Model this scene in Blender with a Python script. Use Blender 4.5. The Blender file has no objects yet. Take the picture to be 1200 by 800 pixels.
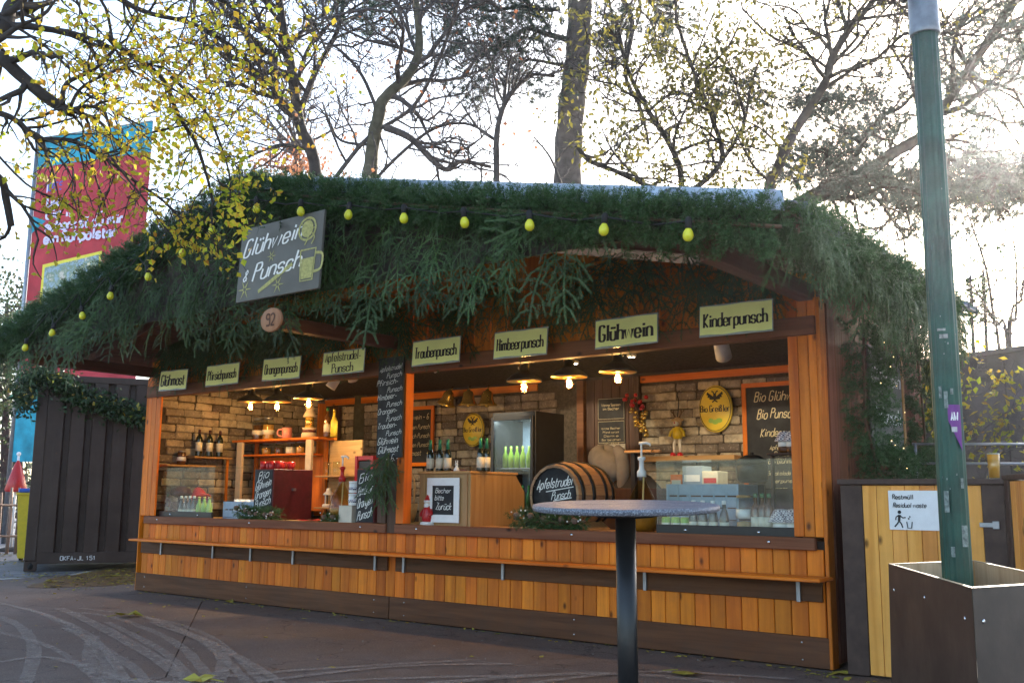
import bpy, bmesh, math, random
import numpy as np
from mathutils import Vector, Matrix, Euler

S = bpy.context.scene
COL = S.collection
R = random.Random(7)
rad = math.radians
pi = math.pi

# ------------------------------------------------------------------ camera, sky, sun, exposure
FPX, PITCH, ROLL, YAW = 1155.86, 0.15577, 0.00825, -0.66285
CAM = Vector((11.37203, -7.06963, 1.2))
FW = Vector((math.sin(YAW) * math.cos(PITCH), math.cos(YAW) * math.cos(PITCH), math.sin(PITCH)))
_r0 = Vector((math.cos(YAW), -math.sin(YAW), 0)); _u0 = _r0.cross(FW)
RT = _r0 * math.cos(ROLL) + _u0 * math.sin(ROLL)
UP = -_r0 * math.sin(ROLL) + _u0 * math.cos(ROLL)
cd = bpy.data.cameras.new('camera'); cam = bpy.data.objects.new('camera', cd); COL.objects.link(cam)
cd.sensor_width = 36; cd.lens = FPX / 1200 * 36; cd.clip_end = 3000; cd.clip_start = 0.05
m = Matrix((RT, UP, -FW)).transposed().to_4x4(); m.translation = CAM; cam.matrix_world = m
S.camera = cam

SUN_EL = rad(19)
_sd = FW + RT * ((1235 - 600) / FPX); SUN_AZ = math.atan2(_sd.x, _sd.y)      # clockwise from +Y
SUN_DIR = Vector((math.sin(SUN_AZ) * math.cos(SUN_EL), math.cos(SUN_AZ) * math.cos(SUN_EL), math.sin(SUN_EL)))
world = bpy.data.worlds.new('World'); S.world = world; world.use_nodes = True
wn = world.node_tree.nodes; wl = world.node_tree.links
sky = wn.new('ShaderNodeTexSky'); sky.sky_type = 'NISHITA'; sky.sun_disc = False
sky.sun_elevation = SUN_EL; sky.sun_rotation = SUN_AZ
sky.air_density = 1.0; sky.dust_density = 2.0; sky.ozone_density = 1.0; sky.altitude = 100
bg = wn['Background']; bg.inputs['Strength'].default_value = 0.15
wl.new(sky.outputs[0], bg.inputs['Color'])
sl = bpy.data.lights.new('sun', 'SUN'); sl.energy = 4.0; sl.angle = rad(0.6); sl.color = (1, .93, .82)
so = bpy.data.objects.new('sun', sl); COL.objects.link(so)
so.rotation_euler = SUN_DIR.to_track_quat('Z', 'Y').to_euler()
S.view_settings.view_transform = 'Standard'; S.view_settings.look = 'None'; S.view_settings.gamma = 1
S.view_settings.exposure = 2.0
S.cycles.max_bounces = 8; S.cycles.transparent_max_bounces = 24
S.cycles.use_denoising = True
S.cycles.caustics_reflective = False; S.cycles.caustics_refractive = False
S.cycles.sample_clamp_indirect = 6

# ------------------------------------------------------------------ a photo point on a plane of the place
def ray(u, v): return FW + RT * ((u - 600) / FPX) - UP * ((v - 400) / FPX)
def on(u, v, ax, val):
    d = ray(u, v); t = (val - CAM[ax]) / d[ax]; return CAM + d * t
def onY(u, v, y): return on(u, v, 1, y)
def onX(u, v, x): return on(u, v, 0, x)
def onZ(u, v, z=0.0): return on(u, v, 2, z)
def dep(u, v, d): return CAM + ray(u, v) * d

# ------------------------------------------------------------------ mesh builder
class MB:
    def __init__(s): s.v = []; s.f = []; s.sm = []
    def add(s, vs, fs, smooth=False):
        o = len(s.v); s.v += [tuple(v) for v in vs]
        s.f += [tuple(i + o for i in f) for f in fs]; s.sm += [smooth] * len(fs); return s
    def box(s, x0, x1, y0, y1, z0, z1, b=0.0, mat=None):
        if b <= 0:
            vs = [Vector((x, y, z)) for z in (z0, z1) for y in (y0, y1) for x in (x0, x1)]
            fs = [(0, 2, 3, 1), (4, 5, 7, 6), (0, 1, 5, 4), (2, 6, 7, 3), (0, 4, 6, 2), (1, 3, 7, 5)]
            if mat: vs = [mat @ v for v in vs]
            return s.add(vs, fs)
        bm = bmesh.new(); bmesh.ops.create_cube(bm, size=1)
        for v in bm.verts:
            v.co = Vector((x0 + (v.co.x + .5) * (x1 - x0), y0 + (v.co.y + .5) * (y1 - y0), z0 + (v.co.z + .5) * (z1 - z0)))
        bmesh.ops.bevel(bm, geom=list(bm.edges), offset=b, segments=1, affect='EDGES')
        bm.verts.index_update()
        vs = [v.co.copy() for v in bm.verts]; fs = [[v.index for v in f.verts] for f in bm.faces]; bm.free()
        if mat: vs = [mat @ v for v in vs]
        return s.add(vs, fs)
    def prism(s, poly, axis, a, b):
        """poly: 2-D outline, swept along axis (0,1,2) from a to b"""
        def mk(p, t):
            if axis == 0: return (t, p[0], p[1])
            if axis == 1: return (p[0], t, p[1])
            return (p[0], p[1], t)
        n = len(poly); vs = [mk(p, a) for p in poly] + [mk(p, b) for p in poly]
        fs = [(i, (i + 1) % n, n + (i + 1) % n, n + i) for i in range(n)]
        fs += [tuple(range(n - 1, -1, -1)), tuple(range(n, 2 * n))]
        return s.add(vs, fs)
    def lathe(s, prof, n=16, mat=None, smooth=True, loc=(0, 0, 0)):
        vs = []; fs = []; k = len(prof)
        for r, z in prof:
            for i in range(n):
                a = 2 * pi * i / n
                p = Vector((r * math.cos(a) + loc[0], r * math.sin(a) + loc[1], z + loc[2]))
                vs.append(mat @ p if mat else p)
        for j in range(k - 1):
            for i in range(n):
                i2 = (i + 1) % n
                fs.append((j * n + i, j * n + i2, (j + 1) * n + i2, (j + 1) * n + i))
        if prof[0][0] > 1e-6: fs.append(tuple(range(n - 1, -1, -1)))
        if prof[-1][0] > 1e-6: fs.append(tuple((k - 1) * n + i for i in range(n)))
        return s.add(vs, fs, smooth)
    def tube(s, pts, rs, n=6, cap=True, smooth=True):
        pts = [Vector(p) for p in pts]
        if not hasattr(rs, '__len__'): rs = [rs] * len(pts)
        vs = []; fs = []; ref = None
        for i, p in enumerate(pts):
            t = (pts[min(i + 1, len(pts) - 1)] - pts[max(i - 1, 0)])
            t = t.normalized() if t.length > 1e-9 else Vector((0, 0, 1))
            if ref is None: ref = t.orthogonal().normalized()
            ref = ref - t * ref.dot(t); ref = ref.normalized() if ref.length > 1e-6 else t.orthogonal().normalized()
            b = t.cross(ref)
            for k in range(n):
                a = 2 * pi * k / n
                vs.append(p + (ref * math.cos(a) + b * math.sin(a)) * rs[i])
        for i in range(len(pts) - 1):
            for k in range(n):
                k2 = (k + 1) % n
                fs.append((i * n + k, i * n + k2, (i + 1) * n + k2, (i + 1) * n + k))
        if cap: fs.append(tuple(range(n - 1, -1, -1))); fs.append(tuple((len(pts) - 1) * n + k for k in range(n)))
        return s.add(vs, fs, smooth)
    def ball(s, c, rx, ry=None, rz=None, n=10, m=7):
        ry = ry or rx; rz = rz or rx
        prof = [(max(1e-7, math.sin(pi * j / m)), -math.cos(pi * j / m)) for j in range(m + 1)]
        M = Matrix.Translation(Vector(c)) @ Matrix.Diagonal((rx, ry, rz, 1))
        return s.lathe(prof, n, M)
    def quad(s, a, b, c, d): return s.add([a, b, c, d], [(0, 1, 2, 3)])
    def data(s, name, mat):
        me = bpy.data.meshes.new(name); me.from_pydata(s.v, [], s.f)
        me.polygons.foreach_set('use_smooth', s.sm)
        if mat: me.materials.append(mat)
        me.update(); return me
    def build(s, name, mat, parent=None, **kw): return obj(name, s.data(name, mat), parent, **kw)

def obj(name, me, parent=None, loc=None, rot=None, kind=None, label=None, cat=None, group=None, scale=None):
    o = bpy.data.objects.new(name, me); COL.objects.link(o)
    if parent: o.parent = parent
    if loc is not None: o.location = loc
    if rot is not None: o.rotation_euler = rot
    if scale is not None: o.scale = scale
    if kind: o['kind'] = kind
    if label: o['label'] = label
    if cat: o['category'] = cat
    if group: o['group'] = group
    return o
def thing(name, label, cat, loc=(0, 0, 0), rot=(0, 0, 0), group=None):
    return obj(name, None, None, loc, rot, None, label, cat, group)
def copy_tree(o, parent=None, **kw):
    c = o.copy(); COL.objects.link(c); c.parent = parent
    for k, v in kw.items():
        if k == 'loc': c.location = v
        elif k == 'rot': c.rotation_euler = v
        else: c[k] = v
    for ch in list(o.children): copy_tree(ch, c)
    return c
def tri_mesh(name, V, mat):
    """V: (n*3,3) array of loose triangles"""
    V = np.asarray(V, dtype=np.float32); n = len(V) // 3
    me = bpy.data.meshes.new(name); me.vertices.add(len(V)); me.vertices.foreach_set('co', V.ravel())
    me.loops.add(n * 3); me.loops.foreach_set('vertex_index', np.arange(n * 3, dtype=np.int32))
    me.polygons.add(n); me.polygons.foreach_set('loop_start', np.arange(0, n * 3, 3, dtype=np.int32))
    try: me.polygons.foreach_set('loop_total', np.full(n, 3, dtype=np.int32))
    except Exception: pass
    me.materials.append(mat); me.update(calc_edges=True); me.validate(); return me

# ------------------------------------------------------------------ materials
MATS = {}
class NT:
    def __init__(s, name):
        s.m = bpy.data.materials.new(name); s.m.use_nodes = True
        s.t = s.m.node_tree; s.p = s.t.nodes['Principled BSDF']; s.out = s.t.nodes['Material Output']
    def n(s, typ, **kw):
        x = s.t.nodes.new(typ)
        for k, v in kw.items():
            if k in x.inputs: x.inputs[k].default_value = v
            else: setattr(x, k, v)
        return x
    def l(s, a, b): s.t.links.new(a, b)
    def coords(s, scale=(1, 1, 1), rnd=True, kind='Object'):
        tc = s.n('ShaderNodeTexCoord'); mp = s.n('ShaderNodeMapping'); mp.inputs['Scale'].default_value = scale
        s.l(tc.outputs[kind], mp.inputs['Vector'])
        if rnd:
            oi = s.n('ShaderNodeObjectInfo'); mul = s.n('ShaderNodeMath', operation='MULTIPLY'); mul.inputs[1].default_value = 37.0
            s.l(oi.outputs['Random'], mul.inputs[0]); s.l(mul.outputs[0], mp.inputs['Location'])
        return mp.outputs['Vector']
    def noise(s, vec, scale, detail=4, rough=.55, dist=0.0):
        x = s.n('ShaderNodeTexNoise'); x.inputs['Scale'].default_value = scale; x.inputs['Detail'].default_value = detail
        x.inputs['Roughness'].default_value = rough; x.inputs['Distortion'].default_value = dist
        s.l(vec, x.inputs['Vector']); return x.outputs['Fac']
    def ramp(s, fac, stops):
        x = s.n('ShaderNodeValToRGB'); e = x.color_ramp.elements
        while len(e) < len(stops): e.new(.5)
        for k, (pos, c) in zip(e, stops):
            k.position = pos; k.color = (c[0], c[1], c[2], 1) if hasattr(c, '__len__') else (c, c, c, 1)
        s.l(fac, x.inputs['Fac']); return x.outputs['Color']
    def mix(s, fac, a, b, mode='MIX'):
        x = s.n('ShaderNodeMix', data_type='RGBA', blend_type=mode)
        for val, i in ((fac, 0), (a, 6), (b, 7)):
            if hasattr(val, 'links'): s.l(val, x.inputs[i])
            elif i == 0: x.inputs[0].default_value = val
            else: x.inputs[i].default_value = (val[0], val[1], val[2], 1)
        return x.outputs[2]
    def hsv(s, col, amount=.25, hue=0.0):
        """per-object tint"""
        oi = s.n('ShaderNodeObjectInfo'); mr = s.n('ShaderNodeMapRange')
        mr.inputs['To Min'].default_value = 1 - amount; mr.inputs['To Max'].default_value = 1 + amount
        s.l(oi.outputs['Random'], mr.inputs['Value'])
        h = s.n('ShaderNodeHueSaturation'); s.l(col, h.inputs['Color']); s.l(mr.outputs[0], h.inputs['Value'])
        if hue:
            m2 = s.n('ShaderNodeMath', operation='MULTIPLY'); m2.inputs[1].default_value = 7.31
            fr = s.n('ShaderNodeMath', operation='FRACT'); s.l(oi.outputs['Random'], m2.inputs[0]); s.l(m2.outputs[0], fr.inputs[0])
            m3 = s.n('ShaderNodeMapRange'); m3.inputs['To Min'].default_value = .5 - hue; m3.inputs['To Max'].default_value = .5 + hue
            s.l(fr.outputs[0], m3.inputs['Value']); s.l(m3.outputs[0], h.inputs['Hue'])
        return h.outputs['Color']
    def bump(s, h, strength=.3, dist=.01):
        b = s.n('ShaderNodeBump'); b.inputs['Strength'].default_value = strength; b.inputs['Distance'].default_value = dist
        s.l(h, b.inputs['Height']); s.l(b.outputs[0], s.p.inputs['Normal'])
    def base(s, c):
        if hasattr(c, 'links'): s.l(c, s.p.inputs['Base Color'])
        else: s.p.inputs['Base Color'].default_value = (*c, 1)
    def rough(s, r):
        if hasattr(r, 'links'): s.l(r, s.p.inputs['Roughness'])
        else: s.p.inputs['Roughness'].default_value = r

def plain(name, c, rough=.6, metal=0.0, var=.25, scale=14.0, spec=.4, bump=.05, emit=None, tint=0.0):
    """a painted or moulded surface with slight wear: two tones of its own colour and fine relief"""
    k = NT(name); v = k.coords((1, 1, 1)); f = k.noise(v, scale, 5, .6)
    a = tuple(x * (1 - var) for x in c); b = tuple(min(1, x * (1 + var * .6)) for x in c)
    col = k.ramp(f, [(.3, a), (.7, b)])
    if tint: col = k.hsv(col, tint)
    k.base(col); k.rough(k.ramp(f, [(.25, min(1, rough * 1.15)), (.75, rough * .85)]))
    k.p.inputs['Metallic'].default_value = metal; k.p.inputs['Specular IOR Level'].default_value = spec
    if bump: k.bump(k.noise(v, scale * 6, 3), bump, .004)
    if emit: k.p.inputs['Emission Color'].default_value = (*emit[0], 1); k.p.inputs['Emission Strength'].default_value = emit[1]
    return k.m
def wood(name, light, dark, axis=2, rough=.5, knots=True, scale=1.0, tint=.18, dirt=0.0, coat=0.0, hue=.006, spec=.22):
    """sawn boards: grain drawn out along the axis, rings, knots, a tint of each board's own"""
    k = NT(name); sc = [26 * scale] * 3; sc[axis] = 1.3 * scale
    v = k.coords(tuple(sc)); g = k.noise(v, 1.0, 6, .62, .6)
    sc2 = [7 * scale] * 3; sc2[axis] = .5 * scale
    v2 = k.coords(tuple(sc2)); g2 = k.noise(v2, 1.0, 3, .5, 1.2)
    mid = tuple((a + b) / 2 for a, b in zip(light, dark))
    col = k.ramp(g, [(.32, dark), (.5, mid), (.68, light)])
    col = k.mix(.45, col, k.ramp(g2, [(.35, dark), (.6, light)]))
    if knots:
        sc3 = [8.0 * scale] * 3; sc3[axis] = 4.6 * scale
        v3 = k.coords(tuple(sc3)); vo = k.n('ShaderNodeTexVoronoi'); vo.inputs['Scale'].default_value = .8; k.l(v3, vo.inputs['Vector'])
        kf = k.ramp(vo.outputs['Distance'], [(.05, 1.0), (.15, 0.0)])
        col = k.mix(kf, col, tuple(x * .28 for x in dark))
    if dirt:
        dv = k.coords((1, 1, 1)); df = k.ramp(k.noise(dv, 5, 6, .65), [(.45, 0.0), (.75, dirt)])
        col = k.mix(df, col, (.05, .04, .035))
    col = k.hsv(col, tint, hue); k.base(col); k.rough(k.ramp(g, [(.3, min(1, rough * 1.2)), (.7, rough * .8)]))
    k.bump(g, .25, .004); k.p.inputs['Specular IOR Level'].default_value = spec; k.p.inputs['Coat Weight'].default_value = coat; k.p.inputs['Coat Roughness'].default_value = .3
    return k.m
def glassy(name, tint, fac=.14, rough=.03):
    """thin clear glass: mostly clear, a sheen that grows at grazing angles"""
    k = NT(name); tr = k.n('ShaderNodeBsdfTransparent'); tr.inputs[0].default_value = (*tint, 1)
    gl = k.n('ShaderNodeBsdfGlossy'); gl.inputs['Roughness'].default_value = rough
    lw = k.n('ShaderNodeLayerWeight'); lw.inputs['Blend'].default_value = .5
    pw_ = k.n('ShaderNodeMath', operation='POWER'); pw_.inputs[1].default_value = 4.0; k.l(lw.outputs['Facing'], pw_.inputs[0])
    vec = k.coords((1, 1, 1)); f = k.noise(vec, 9, 4)
    m1 = k.n('ShaderNodeMath', operation='MULTIPLY_ADD'); m1.inputs[1].default_value = .04; m1.inputs[2].default_value = .015; k.l(f, m1.inputs[0])
    mulm = k.n('ShaderNodeMath', operation='MULTIPLY_ADD'); mulm.inputs[1].default_value = fac * 2; k.l(pw_.outputs[0], mulm.inputs[0]); k.l(m1.outputs[0], mulm.inputs[2])
    mx = k.n('ShaderNodeMixShader'); k.l(mulm.outputs[0], mx.inputs[0]); k.l(tr.outputs[0], mx.inputs[1]); k.l(gl.outputs[0], mx.inputs[2])
    k.l(mx.outputs[0], k.out.inputs['Surface']); return k.m
def leafmat(name, cols, trans=.35, rough=.5, scale=3.0, tint=.25):
    """leaves and needles: clumps of several hues, light passing through"""
    k = NT(name); g = k.n('ShaderNodeNewGeometry'); v = k.coords((1, 1, 1), kind='Object')
    wn_ = k.n('ShaderNodeTexWhiteNoise')
    f = k.noise(v, scale, 2, .5); f2 = k.n('ShaderNodeMath', operation='MULTIPLY_ADD'); f2.inputs[1].default_value = .55
    ri = g.outputs['Random Per Island']; k.l(ri, f2.inputs[0])
    hf = k.n('ShaderNodeMath', operation='MULTIPLY'); hf.inputs[1].default_value = .6; k.l(f, hf.inputs[0]); k.l(hf.outputs[0], f2.inputs[2])
    k.t.nodes.remove(wn_)
    n = len(cols); col = k.ramp(f2.outputs[0], [(.12 + .76 * i / max(1, n - 1), c) for i, c in enumerate(cols)])
    col = k.hsv(col, tint); k.base(col); k.rough(rough); k.p.inputs['Specular IOR Level'].default_value = .3
    if trans:
        t = k.n('ShaderNodeBsdfTranslucent'); k.l(col, t.inputs['Color'])
        mx = k.n('ShaderNodeMixShader'); mx.inputs[0].default_value = trans
        k.l(k.p.outputs[0], mx.inputs[1]); k.l(t.outputs[0], mx.inputs[2]); k.l(mx.outputs[0], k.out.inputs['Surface'])
    return k.m
# ------------------------------------------------------------------ the materials of this place
M = {}
M['pine'] = wood('pine_boards', (.76, .215, .016), (.46, .10, .007), 2, .5, tint=.22, dirt=.22)
M['pine_x'] = wood('pine_boards_lengthwise', (.76, .21, .015), (.47, .10, .007), 0, .42, tint=.06, coat=.1)
M['counter'] = wood('counter_boards', (.52, .30, .12), (.33, .17, .06), 0, .45, tint=.08)
M['brown'] = wood('dark_stained_board', (.145, .056, .022), (.065, .025, .01), 0, .6, knots=False, tint=.12, dirt=.3)
M['brown_z'] = wood('dark_stained_post', (.10, .052, .032), (.05, .025, .016), 2, .55, tint=.12)
M['beam'] = wood('brown_beam', (.22, .085, .035), (.11, .04, .018), 0, .6, tint=.1)
M['beam_y'] = wood('brown_purlin', (.16, .075, .05), (.08, .036, .024), 1, .6, tint=.1)
M['redwood'] = wood('reddish_side_boards', (.24, .085, .04), (.13, .042, .02), 2, .5, tint=.14)
M['bin_plank'] = wood('yellow_larch_planks', (.88, .42, .10), (.64, .25, .042), 2, .55, dirt=.12, tint=.12)
M['bin_dark'] = plain('anthracite_brown_frame', (.075, .047, .037), .55, var=.25, spec=.2)
M['planter'] = plain('brown_coated_plywood', (.05, .033, .026), .5, var=.4, scale=3.5, bump=.25)
M['ply_in'] = wood('raw_plywood', (.55, .40, .24), (.40, .27, .15), 2, .6, tint=.06)
M['box_wood'] = wood('light_oak_board', (.42, .25, .11), (.28, .15, .06), 2, .5, knots=False, tint=.05)
M['shelf_white'] = plain('cream_painted_wood', (.62, .5, .34), .5, var=.12)
M['metal'] = plain('galvanised_steel', (.3, .31, .33), .4, .8, .2)
M['screw'] = plain('bright_screw', (.75, .75, .75), .25, 1.0, .1)
M['black'] = plain('black_enamel', (.012, .012, .013), .35, var=.3)
M['blackmatt'] = plain('black_matt', (.015, .014, .014), .75, var=.3)
M['chalkboard'] = plain('chalkboard_slate', (.022, .024, .027), .7, var=.45, scale=7)
M['chalk'] = plain('white_chalk', (.78, .78, .74), .9, var=.2, scale=60)
M['chalk_warm'] = plain('cream_chalk', (.72, .62, .38), .9, var=.25, scale=60)
M['white'] = plain('white_plastic', (.78, .78, .76), .35, var=.05)
M['white_paint'] = plain('white_paint', (.8, .8, .8), .5, var=.06)
M['sheet_metal'] = plain('grey_blue_roof_sheet', (.16, .19, .24), .4, .5, .2)
M['flash'] = plain('pale_zinc_flashing', (.36, .42, .52), .4, .4, .15)
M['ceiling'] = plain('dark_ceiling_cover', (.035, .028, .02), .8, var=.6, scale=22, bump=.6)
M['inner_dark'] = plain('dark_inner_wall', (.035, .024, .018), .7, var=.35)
M['brick'] = None
def brickmat():
    k = NT('weathered_bricks'); v = k.coords((1, 1, 1)); f = k.noise(v, 9, 6, .7); f2 = k.noise(v, 38, 4, .6)
    oi = k.n('ShaderNodeObjectInfo')
    tone = k.ramp(oi.outputs['Random'], [(0, (.46, .38, .26)), (.2, (.58, .5, .36)), (.38, (.36, .29, .2)), (.52, (.13, .10, .08)), (.66, (.52, .43, .29)), (.8, (.30, .24, .18)), (.9, (.07, .058, .05)), (1, (.5, .44, .34))])
    col = k.mix(k.ramp(f, [(.42, 0.0), (.72, .8)]), tone, (.08, .062, .048)); col = k.mix(k.ramp(f2, [(.55, 0.0), (.75, .5)]), col, (.66, .6, .48))
    k.base(col); k.rough(.85); k.bump(f, .6, .012); return k.m
M['brick'] = brickmat()
M['mortar'] = plain('dark_mortar', (.075, .058, .04), .9, var=.45, scale=30, bump=.5)
M['bottle'] = plain('dark_bottle_glass', (.012, .022, .014), .08, var=.2, spec=.7, bump=0)
M['bottle_green'] = plain('green_bottle_glass', (.03, .16, .06), .08, var=.2, spec=.7, bump=0)
M['bottle_lime'] = plain('lime_green_cans', (.25, .45, .05), .35, var=.1)
M['bottle_brown'] = plain('amber_bottle_glass', (.10, .04, .012), .08, var=.3, spec=.7, bump=0)
M['label'] = plain('paper_label', (.66, .62, .5), .7, var=.12)
M['foil'] = plain('green_neck_foil', (.02, .2, .12), .3, .4, .2)
M['brass'] = plain('brass', (.8, .55, .13), .25, .8, .15)
M['gold_in'] = plain('gilded_lamp_inside', (.85, .5, .12), .35, .6, .12)
M['red'] = plain('red_enamel', (.45, .018, .02), .3, var=.12)
M['darkred'] = plain('oxblood_paint', (.09, .008, .012), .5, var=.3)
M['pink'] = plain('pink_glaze', (.62, .24, .2), .35, var=.06)
M['yellow'] = plain('yellow_plastic', (.72, .52, .03), .4, var=.1)
M['bulb_off'] = plain('yellow_lacquered_bulb', (.62, .6, .03), .22, var=.12, bump=0)
M['sign_paper'] = plain('pale_yellow_card', (.86, .90, .34), .4, var=.05, scale=5)
M['sign_edge'] = glassy('clear_plastic_sleeve', (.8, .88, .9), .3, .15)
M['sleeve'] = plain('milky_plastic_sleeve', (.34, .38, .38), .25, var=.3)
M['ink'] = plain('black_ink', (.012, .012, .012), .6, var=.1)
M['slate'] = plain('slate_grey_sign', (.12, .115, .098), .55, var=.12, scale=5)
M['sign_white'] = plain('white_sign_paint', (.85, .85, .82), .6, var=.05)
M['sign_olive'] = plain('olive_yellow_paint', (.46, .44, .16), .7, var=.35, scale=40)
M['plaque'] = wood('cut_log_disc', (.32, .17, .09), (.22, .1, .05), 1, .6, knots=False)
M['carved'] = plain('burnt_carving', (.09, .04, .025), .8)
M['oval'] = plain('yellow_enamel_oval', (.78, .58, .06), .3, var=.06, scale=4)
M['glass'] = glassy('clear_glass', (.93, .97, .96), .2)
M['carboy'] = glassy('greenish_carboy_glass', (.82, .72, .45), .35)
M['cider'] = plain('amber_punch', (.38, .2, .04), .1, var=.2, bump=0)
M['crate'] = plain('grey_blue_crate', (.28, .36, .46), .5, var=.12)
M['fir'] = leafmat('fir_needles', [(.012, .028, .006), (.025, .058, .012), (.042, .088, .02), (.09, .14, .07)], .12, .5, 5, .5)
M['fir_warm'] = leafmat('fir_garland_needles', [(.015, .044, .011), (.03, .08, .019), (.05, .115, .032), (.1, .165, .075)], .15, .5, 5)
M['ivy'] = leafmat('ivy_leaves', [(.012, .03, .01), (.025, .06, .018), (.05, .095, .03)], .15, .4, 6)
M['twig'] = plain('brown_twig', (.12, .075, .045), .8)
M['bark_dark'] = plain('dark_wet_bark', (.045, .036, .032), .9, var=.5, scale=9, bump=.6)
M['bark_pine'] = plain('grey_pine_bark', (.10, .085, .08), .95, var=.5, scale=6, bump=.9)
M['bark_olive'] = plain('mossy_bark', (.095, .085, .055), .9, var=.5, scale=7, bump=.7)
M['bark_grey'] = plain('grey_branch_bark', (.075, .062, .058), .9, var=.4, scale=9, bump=.6)
M['birch_leaf'] = leafmat('birch_leaves', [(.16, .26, .02), (.32, .40, .03), (.50, .46, .04), (.56, .40, .04), (.40, .19, .03)], .62, .5, 1.2)
M['brown_leaf'] = leafmat('withered_beech_leaves', [(.16, .06, .03), (.30, .12, .06), (.40, .2, .1)], .4, .6, 2)
M['olive_leaf'] = leafmat('late_olive_leaves', [(.05, .06, .02), (.10, .10, .03), (.2, .17, .04), (.42, .36, .05)], .4, .5, 1.2)
M['needle'] = leafmat('pine_needles', [(.02, .04, .03), (.04, .07, .052), (.075, .115, .085)], .2, .5, 2)
M['cedar'] = leafmat('cedar_needles', [(.02, .035, .03), (.04, .06, .05), (.075, .1, .08)], .2, .5, 2)
M['hedge'] = leafmat('hedge_leaves', [(.02, .04, .018), (.045, .075, .03), (.08, .1, .05)], .25, .5, 2)
M['dry_leaf'] = leafmat('fallen_leaves', [(.30, .16, .04), (.42, .30, .05), (.30, .34, .05)], .2, .6, 3)
M['post_green'] = plain('dark_green_post_paint', (.006, .062, .042), .4, var=.45, scale=5)
M['post_grey'] = plain('grey_metal_sleeve', (.2, .225, .25), .4, .5, .3)
M['wall_grey'] = plain('grey_rendered_wall', (.085, .074, .066), .9, var=.3, scale=2)
def contmat():
    k = NT('brown_container_paint'); v = k.coords((1, 1, 1), False); f = k.noise(v, 2.2, 6, .7); f2 = k.noise(v, 14, 5, .7)
    mp = k.coords((6, 6, .5), False); dr = k.noise(mp, 2.0, 4, .6)
    col = k.ramp(f, [(.3, (.042, .027, .022)), (.7, (.07, .046, .037))]); col = k.mix(k.ramp(f2, [(.66, 0.0), (.72, .8)]), col, (.11, .05, .025)); col = k.mix(k.ramp(dr, [(.55, 0.0), (.75, .35)]), col, (.09, .075, .07))
    k.base(col); k.rough(k.ramp(f2, [(.3, .4), (.7, .65)])); k.bump(f, .3, .02); k.p.inputs['Specular IOR Level'].default_value = .2; return k.m
M['cont'] = contmat()
M['barrel'] = wood('oak_staves', (.36, .21, .11), (.22, .115, .055), 2, .5, knots=False, tint=.14)
M['hoop'] = plain('black_iron_hoop', (.02, .02, .02), .4, .6)
M['cone'] = plain('pine_cone', (.2, .13, .1), .8, var=.5, scale=60)
M['cloth_check'] = None
def checkmat():
    k = NT('checked_cloth'); v = k.coords((1, 1, 1), False); c = k.n('ShaderNodeTexChecker'); c.inputs['Scale'].default_value = 70
    c.inputs[1].default_value = (.75, .74, .78, 1); c.inputs[2].default_value = (.06, .05, .1, 1); k.l(v, c.inputs[0]); k.base(c.outputs[0]); k.rough(.9)
    k.bump(k.noise(v, 60), .2); return k.m
M['cloth_check'] = checkmat()
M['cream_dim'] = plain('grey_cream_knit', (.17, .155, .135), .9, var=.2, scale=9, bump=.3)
M['cream'] = plain('cream_cloth', (.62, .56, .46), .85, var=.12, scale=9, bump=.3)
M['tt'] = None
def tabletop():
    k = NT('speckled_table_top'); v = k.coords((1, 1, 1), False); f = k.noise(v, 150, 3, .8); g = k.noise(v, 7, 5)
    col = k.ramp(f, [(.36, (.04, .045, .06)), (.5, (.12, .13, .16)), (.64, (.34, .36, .4))]); col = k.mix(k.ramp(g, [(.4, 0.0), (.75, .25)]), col, (.16, .18, .22))
    k.base(col); k.rough(k.ramp(g, [(.3, .36), (.7, .55)])); k.p.inputs['Specular IOR Level'].default_value = .35; return k.m
M['tt'] = tabletop()
def emis(name, c, st):
    k = NT(name); k.base(c); k.p.inputs['Emission Color'].default_value = (*c, 1)
    v = k.coords((1, 1, 1)); f = k.noise(v, 30, 2); k.l(k.ramp(f, [(.2, st * .8), (.8, st)]), k.p.inputs['Emission Strength']); return k.m
M['glow'] = emis('glowing_filament', (1, .62, .2), 18.0)
M['glow_white'] = emis('glowing_spot_face', (1, .86, .62), 9.0)
M['bulb_glass'] = glassy('amber_bulb_glass', (1, .75, .38), .25)
M['led'] = emis('warm_led', (1, .7, .3), 1.6)
M['fridge_light'] = emis('fridge_tube', (.8, .9, 1), 4.0)
M['wine_cork'] = plain('dark_red_capsule', (.05, .01, .012), .4)
M['straw'] = plain('rope', (.45, .3, .14), .8)

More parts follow.
